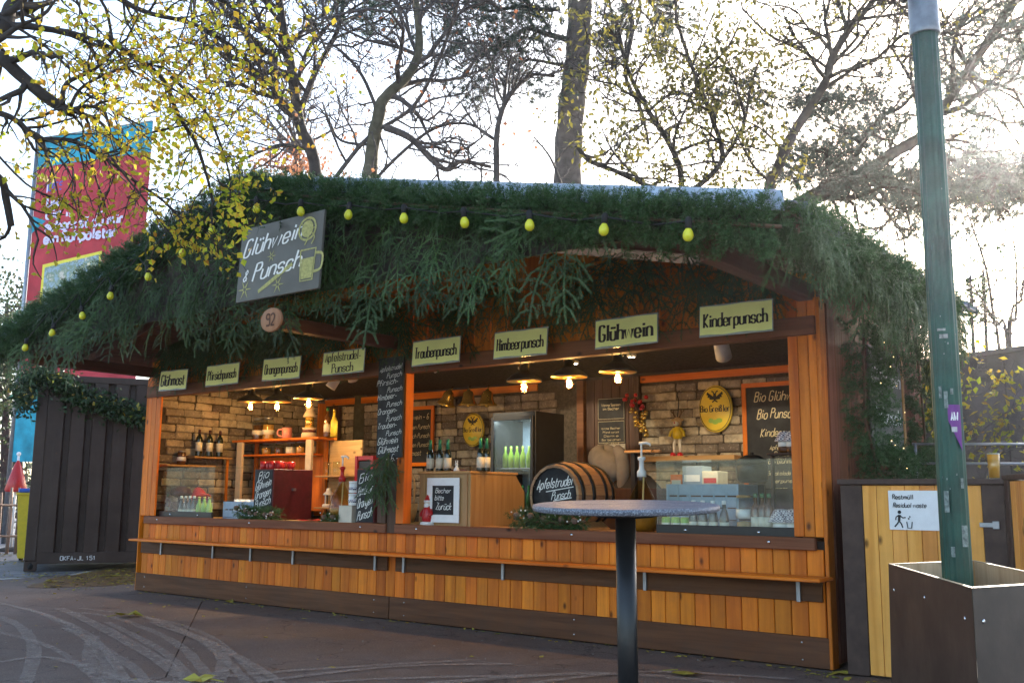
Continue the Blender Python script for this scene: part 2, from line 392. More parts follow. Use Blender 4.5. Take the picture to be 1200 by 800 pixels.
# ------------------------------------------------------------------ lettering: a small stroke alphabet (x 0-6, y 0-9, baseline 2)
GL = {'a': '~45 36 16 05 03 12 32 43;46 42', 'b': '09 02;~05 16 36 45 43 32 12 03', 'c': '~45 36 16 05 03 12 32 43',
 'd': '49 42;~45 36 16 05 03 12 32 43', 'e': '~04 44 45 36 16 05 03 12 32 43', 'f': '~39 29 18 17 12;06 36', 'g': '~45 36 16 05 03 12 32 43;~46 41 30 10 01',
 'h': '09 02;~05 16 36 45 42', 'i': '16 12;18 17', 'k': '09 02;36 04 32', 'l': '19 12', 'm': '06 02;~05 16 26 35 32;~35 46 56 65 62', 'n': '06 02;~05 16 36 45 42',
 'o': '~16 05 03 12 32 43 45 36 16', 'p': '06 00;~05 16 36 45 43 32 12 03', 'r': '06 02;~05 16 26 36', 's': '~45 36 16 05 14 34 43 32 12 03',
 't': '~18 13 22 32;06 36', 'u': '~06 03 12 32 43;46 42', 'ü': '~06 03 12 32 43;46 42;17 18;37 38', 'v': '06 22 46', 'w': '06 12 36 52 66', 'y': '06 22;46 10',
 'z': '06 46 02 42', 'ß': '~02 08 19 29 38 27 26 35 33 22 12', 'A': '02 29 42;14 34', 'B': '02 09;~09 39 48 47 36 06;~06 36 45 43 32 02', 'D': '02 09;~09 29 48 43 22 02',
 'E': '49 09 02 42;06 36', 'F': '02 09 49;06 36', 'G': '~48 39 19 08 03 12 32 43 45;45 25', 'H': '02 09;42 49;06 46', 'K': '02 09;49 05 42', 'L': '09 02 42', 'J': '~49 43 32 12 03',
 'O': '~19 08 03 12 32 43 48 39 19', 'P': '02 09;~09 39 48 47 36 06', 'R': '02 09;~09 39 48 47 36 06;26 42', 'S': '~48 39 19 08 07 16 36 45 43 32 12 03', 'T': '09 49;29 22',
 'W': '09 12 36 52 69', 'X': '02 49;09 42', 'Z': '09 49 02 42', '&': '~42 17 18 29 38 37 04 03 12 22 44', '-': '04 34', '.': '12 13', '1': '07 29 22', '2': '~08 19 39 48 47 35 02;02 42',
 '5': '49 09 06;~06 36 45 43 32 12 03', '6': '~39 19 08 03 12 32 43 44 35 15 04', '9': '~02 32 43 48 39 19 08 07 16 36 47', '0': '~19 08 03 12 32 43 48 39 19', '~': '~04 15 24 35'}
WIDE = {'m': 8, 'w': 8, 'W': 8, 'i': 3.2, 'l': 3.2, ' ': 3.2, '.': 3, 't': 4.6, 'f': 4.6, 'r': 4.8}
def crom(p, k=4):
    if len(p) < 3: return p
    out = []
    for i in range(len(p) - 1):
        p0 = p[max(i - 1, 0)]; p1 = p[i]; p2 = p[i + 1]; p3 = p[min(i + 2, len(p) - 1)]
        for j in range(k):
            t = j / k
            out.append(tuple(.5 * (2 * b + (c - a) * t + (2 * a - 5 * b + 4 * c - d) * t * t + (3 * b - a - 3 * c + d) * t ** 3) for a, b, c, d in zip(p0, p1, p2, p3)))
    return out + [p[-1]]
class INK:
    """collects flat strokes in the plane (x right, y up), as ribbons laid fractions of a millimetre apart"""
    def __init__(s): s.v = []; s.f = []; s.k = 0; s.g = []
    def stroke(s, pts, w, contrast=0.0):
        s.k += 1; z = (s.k % 12) * .00012; n = len(pts); o = len(s.v)
        if n < 2: return
        for i, p in enumerate(pts):
            a = pts[max(i - 1, 0)]; b = pts[min(i + 1, n - 1)]; dx, dy = b[0] - a[0], b[1] - a[1]; L = math.hypot(dx, dy) or 1
            ww = w * ((1 - contrast) + contrast * abs(dy) / L) / 2; nx, ny = -dy / L * ww, dx / L * ww
            s.v += [(p[0] + nx, p[1] + ny, z), (p[0] - nx, p[1] - ny, z)]
        s.f += [(o + 2 * i, o + 2 * i + 1, o + 2 * i + 3, o + 2 * i + 2) for i in range(n - 1)]
    def disc(s, x, y, rx, ry=None, n=14):
        s.k += 1; z = (s.k % 12) * .00012; o = len(s.v); ry = ry or rx
        s.v += [(x + rx * math.cos(2 * pi * i / n), y + ry * math.sin(2 * pi * i / n), z) for i in range(n)]; s.f.append(tuple(range(o, o + n)))
    def poly(s, pts):
        s.k += 1; z = (s.k % 12) * .00012; o = len(s.v); s.v += [(p[0], p[1], z) for p in pts]; s.f.append(tuple(range(o, o + len(pts))))
    def text(s, txt, x, y, h, xs=.8, w=.12, slant=0.0, contrast=0.0, serif=False, align='c', fit=None, jit=0.0, rise=0.0):
        f_start = len(s.f)
        u = h / 7
        wd = sum(WIDE.get(c, 5.6) for c in txt) - 1.4
        if fit: xs = fit / (wd * u)
        tot = wd * u * xs; x0 = x - (tot / 2 if align == 'c' else 0); px = x0
        for c in txt:
            g = GL.get(c)
            if g:
                jy = R.uniform(-jit, jit) * h
                for st in g.split(';'):
                    sm = st[0] == '~'
                    pts = [(int(q[0]), int(q[1]) - 2) for q in st.lstrip('~').split()]
                    if sm: pts = crom(pts)
                    def T(q): 
                        X = px + q[0] * u * xs + q[1] * u * slant
                        return (X, y + q[1] * u + jy + (X - x) * rise)
                    s.stroke([T(q) for q in pts], w * h, contrast)
                    if serif:
                        for q, r_ in ((pts[0], pts[1]), (pts[-1], pts[-2])):
                            if abs(q[0] - r_[0]) < .3 * abs(q[1] - r_[1]) and q[1] in (0, 4, 7, -2):
                                s.stroke([T((q[0] - 1.15, q[1] + (.14 if q[1] <= 0 else -.14))), T((q[0] + 1.15, q[1] + (.14 if q[1] <= 0 else -.14)))], .07 * h)
            px += WIDE.get(c, 5.6) * u * xs
        s.g.append((f_start, len(s.f)))
    def build(s, name, mat, parent, mtx, off=.002):
        own = [-1] * len(s.f)
        for q, (a, b) in enumerate(s.g):
            for j in range(a, b): own[j] = q
        res = None
        for q in sorted(set(own)):
            fs = [f for f, w in zip(s.f, own) if w == q]; ids = sorted({i for f in fs for i in f}); mp = {i: n for n, i in enumerate(ids)}
            me = bpy.data.meshes.new(name); me.from_pydata([tuple(mtx @ Vector((s.v[i][0], s.v[i][1], s.v[i][2] + off))) for i in ids], [], [tuple(mp[i] for i in f) for f in fs]); me.materials.append(mat); me.update()
            res = obj(name if q >= 0 or not s.g else 'drawing', me, parent)
        return res
def face(o, right, up=(0, 0, 1)):
    """frame with x = right, y = up, z = out of the face"""
    r = Vector(right).normalized(); u = Vector(up); u = (u - r * u.dot(r)).normalized(); n = r.cross(u)
    m_ = Matrix((r, u, n)).transposed().to_4x4(); m_.translation = Vector(o); return m_
FRONT = ((1, 0, 0), (0, 0, 1))       # faces -Y
# ------------------------------------------------------------------ dimensions of the stall
W, D = 8.72, 2.95            # front length and depth
YB = 2.2                    # back edge of the roof
OV, ES = 1.8, 0.54           # roof overhang to the front and to the sides
ZE, ZA = 2.86, 3.92          # eave and apex
ZC = 0.915                   # counter top
def zrake(x): return ZE + (ZA - ZE) * (1 - abs(x - W / 2) / (W / 2 + ES))

# ------------------------------------------------------------------ ground
def ground():
    k = NT('damp_worn_concrete'); v = k.coords((1, 1, 1), False)
    big = k.noise(v, .55, 5, .6); mid_ = k.noise(v, 3.2, 8, .72, .4); fine = k.noise(v, 95, 5, .8)
    col = k.ramp(mid_, [(.28, (.11, .074, .059)), (.5, (.19, .135, .108)), (.72, (.275, .2, .165))])
    col = k.mix(k.ramp(big, [(.35, 0.0), (.65, .5)]), col, (.095, .063, .05))
    col = k.mix(.5, col, k.ramp(fine, [(.4, (.038, .025, .02)), (.5, (.135, .095, .074)), (.6, (.3, .225, .185))])); sp = k.n('ShaderNodeTexVoronoi', feature='DISTANCE_TO_EDGE'); sp.inputs['Scale'].default_value = .8; sv = k.n('ShaderNodeVectorMath', operation='ADD'); nz = k.n('ShaderNodeTexNoise'); nz.inputs['Scale'].default_value = 2.0; nz.inputs['Detail'].default_value = 6; k.l(v, nz.inputs['Vector']); k.l(v, sv.inputs[0]); k.l(nz.outputs['Color'], sv.inputs[1]); k.l(sv.outputs[0], sp.inputs['Vector']); col = k.mix(k.ramp(sp.outputs['Distance'], [(.002, .75), (.007, 0.0)]), col, (.015, .012, .011))
    mp = k.coords((1.0, .18, 1), False); st = k.noise(mp, 5.0, 5, .7, .8)       # drawn-out scuffs
    col = k.mix(k.ramp(st, [(.56, 0.0), (.7, .3)]), col, (.16, .13, .115))
    wet = k.ramp(k.noise(v, .8, 4, .6), [(.4, .62), (.62, .92)])
    k.base(col); k.rough(wet); k.p.inputs['Specular IOR Level'].default_value = .25; k.bump(k.mix(.5, fine, mid_), .7, .014)
    return k.m
M['ground'] = ground()
g = MB(); g.quad((-300, -300, 0), (300, -300, 0), (300, 300, 0), (-300, 300, 0))
g.build('ground', plain('pale_bounce_ground', (.56, .52, .47), .9, var=.2, scale=1.5, bump=.4), kind='structure')  # mostly unseen beyond the slabs; made pale to bounce light under the canopy
# concrete slabs of the square, with joints between them, 6 mm above the base sheet
M['slab'] = M['ground']
J = [(-9, -1.9), (1.2, -1.55), (1.62, -.2)]
def slab(name, poly):
    b = MB(); n = len(poly); z0, z1 = .0, .012
    cx = sum(p[0] for p in poly) / n; cy = sum(p[1] for p in poly) / n
    top = [(p[0] + (cx - p[0]) * .001, p[1] + (cy - p[1]) * .001, z1) for p in poly]
    b.add([(p[0], p[1], z0) for p in poly] + top, [(i, (i + 1) % n, n + (i + 1) % n, n + i) for i in range(n)] + [tuple(range(n, 2 * n))])
    o = b.build(name, M['slab'], kind='structure'); return o
J1, J2, J3, J4 = (1.62, -.2), (5.44, -3.14), (6.33, -1.37), (9.42, -.735)
def inset(poly, d):
    n = len(poly); out = []; area = sum(poly[i][0] * poly[(i + 1) % n][1] - poly[(i + 1) % n][0] * poly[i][1] for i in range(n)); s_ = 1 if area > 0 else -1
    for i in range(n):
        a, b_, c_ = Vector(poly[i - 1]), Vector(poly[i]), Vector(poly[(i + 1) % n]); e1 = (b_ - a).normalized(); e2 = (c_ - b_).normalized()
        n1, n2 = Vector((-e1.y, e1.x)) * s_, Vector((-e2.y, e2.x)) * s_; m_ = n1 + n2; m_ = m_ / max(.3, m_.dot(n1)); q = b_ + m_ * d; out.append((q.x, q.y))
    return out
for poly in ([(1.62, .6), J1, J2, J3, J4, (9.42, .6)], [(1.62, .6), (-2.9, .6), (-2.4, -2.2), (1.2, -8), J2, J1], [J2, (9.1, -10), (14, -8), (14, -1.2), J4, J3], [J2, (1.2, -8.0), (9.1, -10)]):
    slab('concrete_slab', inset(poly, .0035))
b = MB(); b.add([(-3, .7, .004), (-2.6, -2.4, .004), (1.1, -11, .004), (9, -12, .004), (14.5, -8, .004), (14.5, -1, .004), (9.6, .7, .004)], [tuple(range(7))]); b.build('joint_bed', plain('dark_joint_dirt', (.025, .02, .017), .95, bump=.3), kind='structure')
# a smoother grey path at the far left
kp = plain('grey_asphalt_path', (.17, .16, .165), .6, var=.25, scale=3, bump=.4)
b = MB(); b.add([(-3.3, -1.5, .006), (-2.95, .62, .006), (-7, 5.4, .006), (-26, 24, .006), (-40, 10, .006), (-12, -3, .006)], [tuple(range(6))])
b.build('path', kp, kind='structure')
# damp patch beside the container, the orange of sunlight painted into its colour
def wet_sun_mat():
    k = NT('sunlit_wet_concrete'); v = k.coords((1, 1, 1), False); f = k.noise(v, 4.5, 6, .7, .5)
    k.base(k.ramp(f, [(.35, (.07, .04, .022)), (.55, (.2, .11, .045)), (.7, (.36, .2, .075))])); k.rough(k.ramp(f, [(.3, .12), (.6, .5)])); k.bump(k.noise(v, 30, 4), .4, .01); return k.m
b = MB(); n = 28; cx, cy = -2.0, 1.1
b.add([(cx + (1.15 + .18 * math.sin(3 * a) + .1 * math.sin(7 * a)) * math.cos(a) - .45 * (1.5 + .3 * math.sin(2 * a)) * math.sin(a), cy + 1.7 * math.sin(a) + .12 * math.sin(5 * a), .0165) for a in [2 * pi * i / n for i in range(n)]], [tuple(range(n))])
b.build('sunlit_wet_pavement', wet_sun_mat(), kind='structure')
# pale tyre tracks dried on the slabs
def trackmat():
    k = NT('dried_tyre_marks'); v = k.coords((1, 1, 1), False); f = k.noise(v, 16, 7, .8, .3); f2 = k.noise(v, 60, 3)
    k.base(k.ramp(f2, [(.3, (.33, .26, .21)), (.7, (.46, .38, .32))])); k.rough(.75)
    t = k.n('ShaderNodeBsdfTransparent'); mx = k.n('ShaderNodeMixShader'); k.l(k.ramp(f, [(.38, 0.04), (.62, .7)]), mx.inputs[0])
    k.l(t.outputs[0], mx.inputs[1]); k.l(k.p.outputs[0], mx.inputs[2]); k.l(mx.outputs[0], k.out.inputs['Surface']); return k.m
M['track'] = trackmat()
TR = [[(60, 716), (130, 722), (205, 752), (250, 800), (275, 830)], [(95, 712), (170, 722), (240, 742), (300, 790), (330, 830)], [(30, 712), (75, 730), (115, 760), (130, 800), (132, 830)],
      [(75, 735), (110, 752), (160, 785), (175, 812)], [(125, 728), (190, 762), (225, 800), (235, 830)], [(0, 722), (25, 735), (40, 760), (30, 800)], [(0, 740), (60, 758), (110, 792), (140, 830)],
      [(150, 716), (215, 738), (262, 770), (300, 812), (318, 840)], [(190, 800), (330, 786), (560, 772)], [(240, 812), (420, 796), (640, 790)], [(500, 800), (700, 788), (860, 800)], [(0, 775), (60, 770), (160, 800)]]
TR += [[(0, 706), (60, 722), (110, 748), (150, 800), (160, 830)], [(110, 745), (105, 770), (120, 790), (200, 800), (260, 798)], [(200, 735), (262, 760), (330, 800), (350, 830)], [(70, 712), (120, 735), (190, 775), (215, 800), (222, 830)], [(255, 800), (262, 770), (240, 750), (180, 728)], [(620, 800), (760, 786), (930, 795)], [(300, 798), (460, 780), (600, 777)]]
for i, t in enumerate(TR):
    pts = [onZ(u, v_, .0135 + i * .0006) for u, v_ in t]; sp = crom([tuple(p) for p in pts], 8)
    b = MB(); w = R.uniform(.03, .06); vs = []
    for q in range(len(sp)):
        a_, c_ = Vector(sp[max(0, q - 1)]), Vector(sp[min(len(sp) - 1, q + 1)]); tt = (c_ - a_).normalized(); nn = Vector((-tt.y, tt.x, 0)) * w * R.uniform(.85, 1.15)
        vs += [Vector(sp[q]) + nn, Vector(sp[q]) - nn]
    b.add(vs, [(2 * q, 2 * q + 1, 2 * q + 3, 2 * q + 2) for q in range(len(sp) - 1)]); b.build('tyre_track', M['track'], kind='structure')

# ------------------------------------------------------------------ the market stall
stall = thing('market_stall', 'wooden mulled wine stall with an open counter under a fir clad gable roof', 'market stall')
def sbox(name, mat, *a, b=.004, parent=None):
    return MB().box(*a, b=b).build(name, mat, parent or stall)
# front planks below the counter
pw = .1295; pm = MB().box(0, pw - .005, 0, .022, 0, .64, b=.005).data('wall_plank', M['pine'])
for i in range(67):
    obj('wall_plank', pm, stall, (.03 + i * pw, R.uniform(-.0015, .0015), .2))
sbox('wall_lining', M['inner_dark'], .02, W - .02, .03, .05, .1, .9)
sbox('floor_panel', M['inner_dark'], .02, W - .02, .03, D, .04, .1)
for x0, x1 in ((-.02, 4.385), (4.395, W + .01)):
    s_ = sbox('skirting_board', M['brown'], x0, x1, -.034, -.003, .022, .232)
    for xx in (x0 + .2, (x0 + x1) / 2, x1 - .2):
        for zz in (.07, .19):
            sb = MB(); sb.lathe([(.008, 0), (.006, .004), (1e-7, .005)], 8, Matrix.Translation((xx, -.034, zz)) @ Matrix.Rotation(pi / 2, 4, 'X')); sb.build('screw', M['screw'], s_)
    sbox('backing_board', M['brown'], x0 + .06, x1 - .04, -.026, -.002, .475, .63)
sh = sbox('drink_shelf', M['pine_x'], .2, 4.39, -.30, -.028, .632, .658, b=.006); sh2 = sbox('drink_shelf', M['pine_x'], 4.393, 8.78, -.30, -.028, .632, .658, b=.006)
for x in (.5, 1.54, 2.23, 2.95, 4.19, 4.58, 5.8, 7.25, 8.52):
    MB().box(x - .014, x + .014, -.045, -.027, .47, .631).box(x - .014, x + .014, -.17, -.046, .622, .631).build('bracket', M['metal'], stall)
for x0, x1 in ((.1, 4.33), (4.45, 8.66)):
    s_ = sbox('sill_board', M['brown_z'] if False else M['beam'], x0, x1, -.052, -.004, .835, .925, b=.006)
    for xx in (x0 + .3, x0 + 2.1, x1 - .35):
        sb = MB(); sb.lathe([(.014, 0), (.011, .006), (1e-7, .008)], 10, Matrix.Translation((xx, -.052, .885)) @ Matrix.Rotation(pi / 2, 4, 'X')); sb.build('screw', M['screw'], s_)
    sbox('counter', M['counter'], x0 + .02, x1 - .02, .0, .62, .87, ZC)
# posts: boards standing side by side
pz = .22
for x0, x1 in ((-.01, .09), (.094, .19), (.194, .29)):
    sbox('post_board', M['pine'], x0, x1, -.03, -.001, .93, 2.66)
for x0, x1 in ((8.50, 8.575), (8.579, 8.655), (8.659, 8.72)):
    sbox('post_board', M['pine'], x0, x1, -.03, -.001, .93, 2.68)
sbox('corner_board', M['pine'], W + .002, W + .03, -.032, .09, .02, 2.68)
sbox('corner_board', M['pine'], -.03, -.013, -.032, .09, .02, 2.66)
sbox('centre_post', M['pine'], 4.455, 4.56, -.04, .07, .93, 2.6)
sbox('centre_post', M['brown_z'], 4.33, 4.45, -.034, .06, .835, 2.55)
sbox('frame_board', M['brown_z'], 4.21, 4.326, -.05, .02, .93, 2.5)
sbox('header_beam', M['beam'], .0, 4.385, -.06, .04, 2.40, 2.54); sbox('header_beam', M['beam'], 4.39, W, -.06, .04, 2.40, 2.54)
# gable wall above the opening, plank by plank
gp_ = .2
for i in range(int(W / gp_) + 1):
    x0 = i * gp_; x1 = min(W, x0 + gp_ - .005)
    if x1 - x0 < .05: continue
    z0 = 2.545; za = zrake(x0) - .12; zb = zrake(x1) - .12
    MB().prism([(x0, z0), (x1, z0), (x1, zb), (x0, za)], 1, R.uniform(-.002, .002), .022).build('gable_plank', M['pine'], stall)
# purlins and rafters carrying the canopy
for x in (.07, W / 2, W - .07):
    zt = min(2.86, zrake(x) - .16)
    MB().box(x - .06, x + .06, -1.6, .12, 2.66, 2.78, b=.006).build('purlin', M['beam_y'], stall)
for y in (-1.55, -.75):
    for sgn in (-1, 1):
        xa, xb = W / 2, W / 2 + sgn * (W / 2 + ES - .05)
        MB().prism([(xa, zrake(xa) - .06), (xb, zrake(xb) - .06), (xb, zrake(xb) - .16), (xa, zrake(xa) - .16)], 1, y - .035, y + .035).build('rafter', M['beam_y'], stall)
# roof: boards below, ribbed sheets above
for sgn in (-1, 1):
    xa, xb = W / 2, W / 2 + sgn * (W / 2 + ES)
    MB().prism([(xa, zrake(xa) - .028), (xb, zrake(xb) - .028), (xb, zrake(xb) - .05), (xa, zrake(xa) - .05)], 1, -OV - .02, YB).build('soffit', M['beam_y'], stall)
    b = MB(); ys = []; y = -OV - .06
    while y < YB + .05:
        ys += [(y, 0), (y + .19, 0), (y + .205, .045), (y + .265, .045), (y + .28, 0)]; y += .28
    vs = []; k = 9
    for yy, h in ys:
        for j in range(k):
            t = j / (k - 1) * 1.012; x = xa + (xb - xa) * t; step = .012 * ((t * 14) % 1)
            vs.append((x, yy, zrake(xa) + (ZE - ZA) * t + h - step + .01))
    nn = len(ys); b.add(vs, [(i * k + j, i * k + j + 1, (i + 1) * k + j + 1, (i + 1) * k + j) for i in range(nn - 1) for j in range(k - 1)])
    o = b.build('roof_sheet', M['sheet_metal'], stall); md = o.modifiers.new('s', 'SOLIDIFY'); md.thickness = .006; md.offset = 1
    MB().prism([(xa, ZA + .07), (xb, ZE + .07), (xb, ZE - .05), (xa, ZA - .05)], 1, -OV - .085, -OV - .065).build('rake_flashing', M['flash'], stall)
    MB().prism([(xa, ZA - .052), (xb, ZE - .052), (W / 2 + sgn * (W / 2 + ES - .02), 2.80), (xa, 2.84)], 1, -OV - .05, -OV - .025).build('fascia_board', M['inner_dark'], stall)
MB().box(W / 2 - .16, W / 2 + .16, -OV - .09, YB + .05, ZA + .052, ZA + .066).build('ridge_cap', M['flash'], stall)
# walls
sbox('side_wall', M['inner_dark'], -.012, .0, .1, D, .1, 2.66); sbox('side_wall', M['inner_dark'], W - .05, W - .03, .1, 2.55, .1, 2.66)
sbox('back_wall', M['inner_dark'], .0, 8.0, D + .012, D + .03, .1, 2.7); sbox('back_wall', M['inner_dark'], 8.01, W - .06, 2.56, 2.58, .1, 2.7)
sbox('back_wall', M['beam'], .0, W, D + .035, D + .05, .1, 3.8) if False else None
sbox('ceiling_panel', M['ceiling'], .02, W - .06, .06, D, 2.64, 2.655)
npl = 17; sp_ = 2.58 / npl
spm = MB().box(0, .022, 0, sp_ - .004, 0, 2.62, b=.003).data('side_plank', M['redwood'])
for i in range(npl):
    if i * sp_ < .08: continue
    obj('side_plank', spm, stall, (W - .002, i * sp_, .04))
for i in range(npl + 2): obj('side_plank', spm, stall, (-.035, i * sp_, .04)) if i * sp_ >= .1 else None
MB().prism([(0.0, 2.662), (2.56, 2.662), (2.56, 2.93), (0.0, 2.93)], 0, W - .03, W + .015).build('upper_side_board', M['redwood'], stall); MB().prism([(0.0, 2.662), (D, 2.662), (D, 2.93), (0.0, 2.93)], 0, -.03, .0).build('upper_side_board', M['redwood'], stall)
# faux-brick walls, brick by brick
BV = []
for i in range(7):
    bm_ = MB(); rr = random.Random(i); l, h, t = .262 * rr.uniform(.93, 1.05), .088 * rr.uniform(.9, 1.06), rr.uniform(.014, .03)
    bm_.box(0, l, -t, 0, 0, h, b=.012)
    bm_.v = [(x + rr.uniform(-.005, .005), y + rr.uniform(-.004, .004), z + rr.uniform(-.004, .004)) for x, y, z in bm_.v]
    BV.append(bm_.data('brick', M['brick']))
nb = 0; far_bricks = []
def bricks(wall, origin, rz, length, z0, z1, skip=None, show=None):
    global nb
    z = z0; row = 0
    while z + .09 < z1:
        x = -R.uniform(.0, .2)
        while x < length - .12:
            me = R.choice(BV)
            if x > -.12:
                xs = max(x, 0.0)
                if show is None or show(xs, z):
                    obj('brick', me, wall, (origin[0] + xs * math.cos(rz), origin[1] + xs * math.sin(rz), z + R.uniform(-.003, .003)), (0, R.uniform(-.012, .012), rz)); nb += 1
                else: far_bricks.append((me, origin[0] + xs * math.cos(rz), origin[1] + xs * math.sin(rz), z, rz, wall))
            x += R.choice((.272, .272, .272, .15 if False else .28))
        z += .1; row += 1
bl = MB().box(.0, .008, .1, D, .9, 2.62).build('brick_wall', M['mortar'], stall)
bricks(bl, (.009, .12), pi / 2, D - .14, 1.0, 2.62, show=lambda x, z: z > 1.25 or x < 1.3)
bb = MB().box(.0, 4.7, D - .0, D + .01, .9, 2.62).build('brick_wall', M['mortar'], stall)
bricks(bb, (.03, D - .001), 0, 4.1, 1.0, 2.52, show=lambda x, z: (x < 1.15 and z > 1.9) or (1.55 < x < 3.4 and z > 1.6))
bc = MB().box(5.45, 7.95, D - .0, D + .01, .9, 2.62).build('brick_wall', M['mortar'], stall)
bricks(bc, (5.46, D - .001), 0, 2.0, 1.2, 2.52, show=lambda x, z: True)
for wl_ in (bl, bb, bc):
    acc = MB()
    for me, x, y, z, rz, w_ in far_bricks:
        if w_ is not wl_: continue
        mt = Matrix.Translation((x, y, z)) @ Matrix.Rotation(rz, 4, 'Z')
        acc.add([mt @ v.co for v in me.vertices], [tuple(p.vertices) for p in me.polygons])
    if acc.v: acc.build('covered_bricks', M['brick'], wl_, kind='stuff')
print('bricks', nb)
# inner timber
MB().box(.02, 4.0, D - .06, D - .03, 2.52, 2.61, b=.005).build('wall_beam', M['pine_x'], stall)
MB().box(5.5, 8.4, D - .06, D - .03, 2.52, 2.6, b=.005).build('wall_beam', M['pine_x'], stall)
MB().box(.03, .07, D - .2, D - .06, .9, 2.55, b=.005).build('corner_batten', M['pine'], stall)
MB().box(.3, .4, D - .12, D - .05, 1.5, 2.5, b=.005).build('corner_batten', M['brown_z'], stall)
MB().box(4.63, 4.73, D - .1, D - .02, .1, 2.6, b=.005).build('door_post', M['beam'], stall)
for i in range(6): MB().box(4.74 + i * .12, 4.74 + i * .12 + .115, D - .05, D - .02, .1, 2.6, b=.003).build('door_plank', M['brown_z'], stall)
MB().box(5.44, 5.5, D - .1, D - .02, .1, 2.6, b=.005).build('door_post', M['brown_z'], stall)
# the inner shelf on the right wall bay
MB().box(5.62, 6.74, D - .22, D - .03, 1.60, 1.66, b=.004).build('wall_shelf', M['counter'], stall)
# ledges on the left wall
MB().box(.03, .2, .17, .9, 1.545, 1.57, b=.003).build('wall_shelf', M['counter'], stall)
MB().box(.03, .24, .54, 1.12, 1.66, 1.685, b=.003).build('wall_shelf', M['counter'], stall)
MB().box(.17, .2, 1.07, 1.1, 1.0, 1.659, b=.003).build('shelf_post', M['pine'], stall)
# ------------------------------------------------------------------ fir branches and garlands
def rotmats(n, rng, mode='any'):
    q = rng.normal(size=(n, 4)); q /= np.linalg.norm(q, axis=1)[:, None]
    w, x, y, z = q.T
    return np.stack([np.stack([1 - 2 * (y * y + z * z), 2 * (x * y - w * z), 2 * (x * z + w * y)], -1),
                     np.stack([2 * (x * y + w * z), 1 - 2 * (x * x + z * z), 2 * (y * z - w * x)], -1),
                     np.stack([2 * (x * z - w * y), 2 * (y * z + w * x), 1 - 2 * (x * x + y * y)], -1)], -2)
def needles_on(p0, p1, rng, step=.0045, ln=.0175, wd=.0044, flat=.35):
    """needles along a twig from p0 to p1; returns (n*3,3)"""
    p0 = np.array(p0, float); p1 = np.array(p1, float); d = p1 - p0; L = np.linalg.norm(d); d = d / L
    n = max(4, int(L / step)) * 2
    t = rng.uniform(0, 1, n); base = p0 + (p1 - p0) * t[:, None]
    a = np.cross(d, [0, 1, 0]); 
    if np.linalg.norm(a) < .05: a = np.cross(d, [1, 0, 0])
    a /= np.linalg.norm(a); b = np.cross(d, a)
    sgn = rng.choice([-1, 1], n); ph = rng.normal(0, flat, n)
    out = a * (sgn * np.cos(ph))[:, None] + b * np.sin(ph)[:, None] + d * rng.uniform(.45, .95, n)[:, None]
    out /= np.linalg.norm(out, axis=1)[:, None]
    lens = ln * rng.uniform(.7, 1.15, n) * (1 - .35 * t)
    side = np.cross(out, b) ; side /= np.maximum(1e-6, np.linalg.norm(side, axis=1))[:, None]
    tip = base + out * lens[:, None]; s1 = base + side * wd / 2 + out * lens[:, None] * .25; s2 = base - side * wd / 2 + out * lens[:, None] * .25
    return np.stack([s1, s2, tip], 1).reshape(-1, 3)
def stick(p0, p1, r0, r1):
    p0 = np.array(p0, float); p1 = np.array(p1, float); d = p1 - p0
    a = np.cross(d, [.3, .9, .1]); a /= np.linalg.norm(a); b = np.cross(d, a); b /= np.linalg.norm(b)
    tri = []
    for k in range(3):
        c0, s0, c1, s1 = (math.cos(2.1 * k), math.sin(2.1 * k), math.cos(2.1 * (k + 1)), math.sin(2.1 * (k + 1)))
        A, B = p0 + r0 * (a * c0 + b * s0), p0 + r0 * (a * c1 + b * s1); Cc, Dd = p1 + r1 * (a * c0 + b * s0), p1 + r1 * (a * c1 + b * s1)
        tri += [A, B, Dd, A, Dd, Cc]
    return np.array(tri)
def fir_branch(seed, L=.5, step=.0028):
    """a flat hanging fir branch: stem down -Z, finger-like side twigs in pairs spread in X, bowed outward (-Y)"""
    rng = np.random.default_rng(seed); V = []
    def P(t): return np.array([.03 * math.sin(2.2 * t + seed), -.05 * math.sin(pi * t * .8), -L * t])
    ts = np.linspace(0, 1, 6)
    for i in range(5):
        V.append(stick(P(ts[i]), P(ts[i + 1]), .006 * (1 - ts[i] * .7), .006 * (1 - ts[i + 1] * .7)))
        if i > 0: V.append(needles_on(P(ts[i]), P(ts[i + 1]), rng, step))
    for t in (.08, .3, .52, .74):
        for sg in (-1, 1):
            tt = t + rng.uniform(-.05, .05); l = L * .5 * (1 - .58 * tt) * rng.uniform(.7, 1.2); p = P(max(0, tt)); ang = rad(rng.uniform(34, 58))
            q = p + np.array([sg * math.sin(ang) * l, rng.uniform(-.06, .03), -math.cos(ang) * l])
            mid = p + (q - p) * .55 + np.array([0, rng.uniform(-.02, .005), .1 * l]); q = q + np.array([-sg * .05 * l, 0, -.14 * l])
            V.append(stick(p, mid, .003, .002)); V.append(stick(mid, q, .002, .001)); V.append(needles_on(p + (mid - p) * .2, mid, rng, step)); V.append(needles_on(mid, q, rng, step, .0165))
            if l > .16:
                for s2 in (-1, 1):
                    pp = p + (q - p) * .48; l2 = l * .42; a2 = ang + s2 * .72
                    qq = pp + np.array([sg * math.sin(a2) * l2, rng.uniform(-.02, .02), -math.cos(a2) * l2]); V.append(needles_on(pp + (qq - pp) * .15, qq, rng, step))
    return np.concatenate(V)
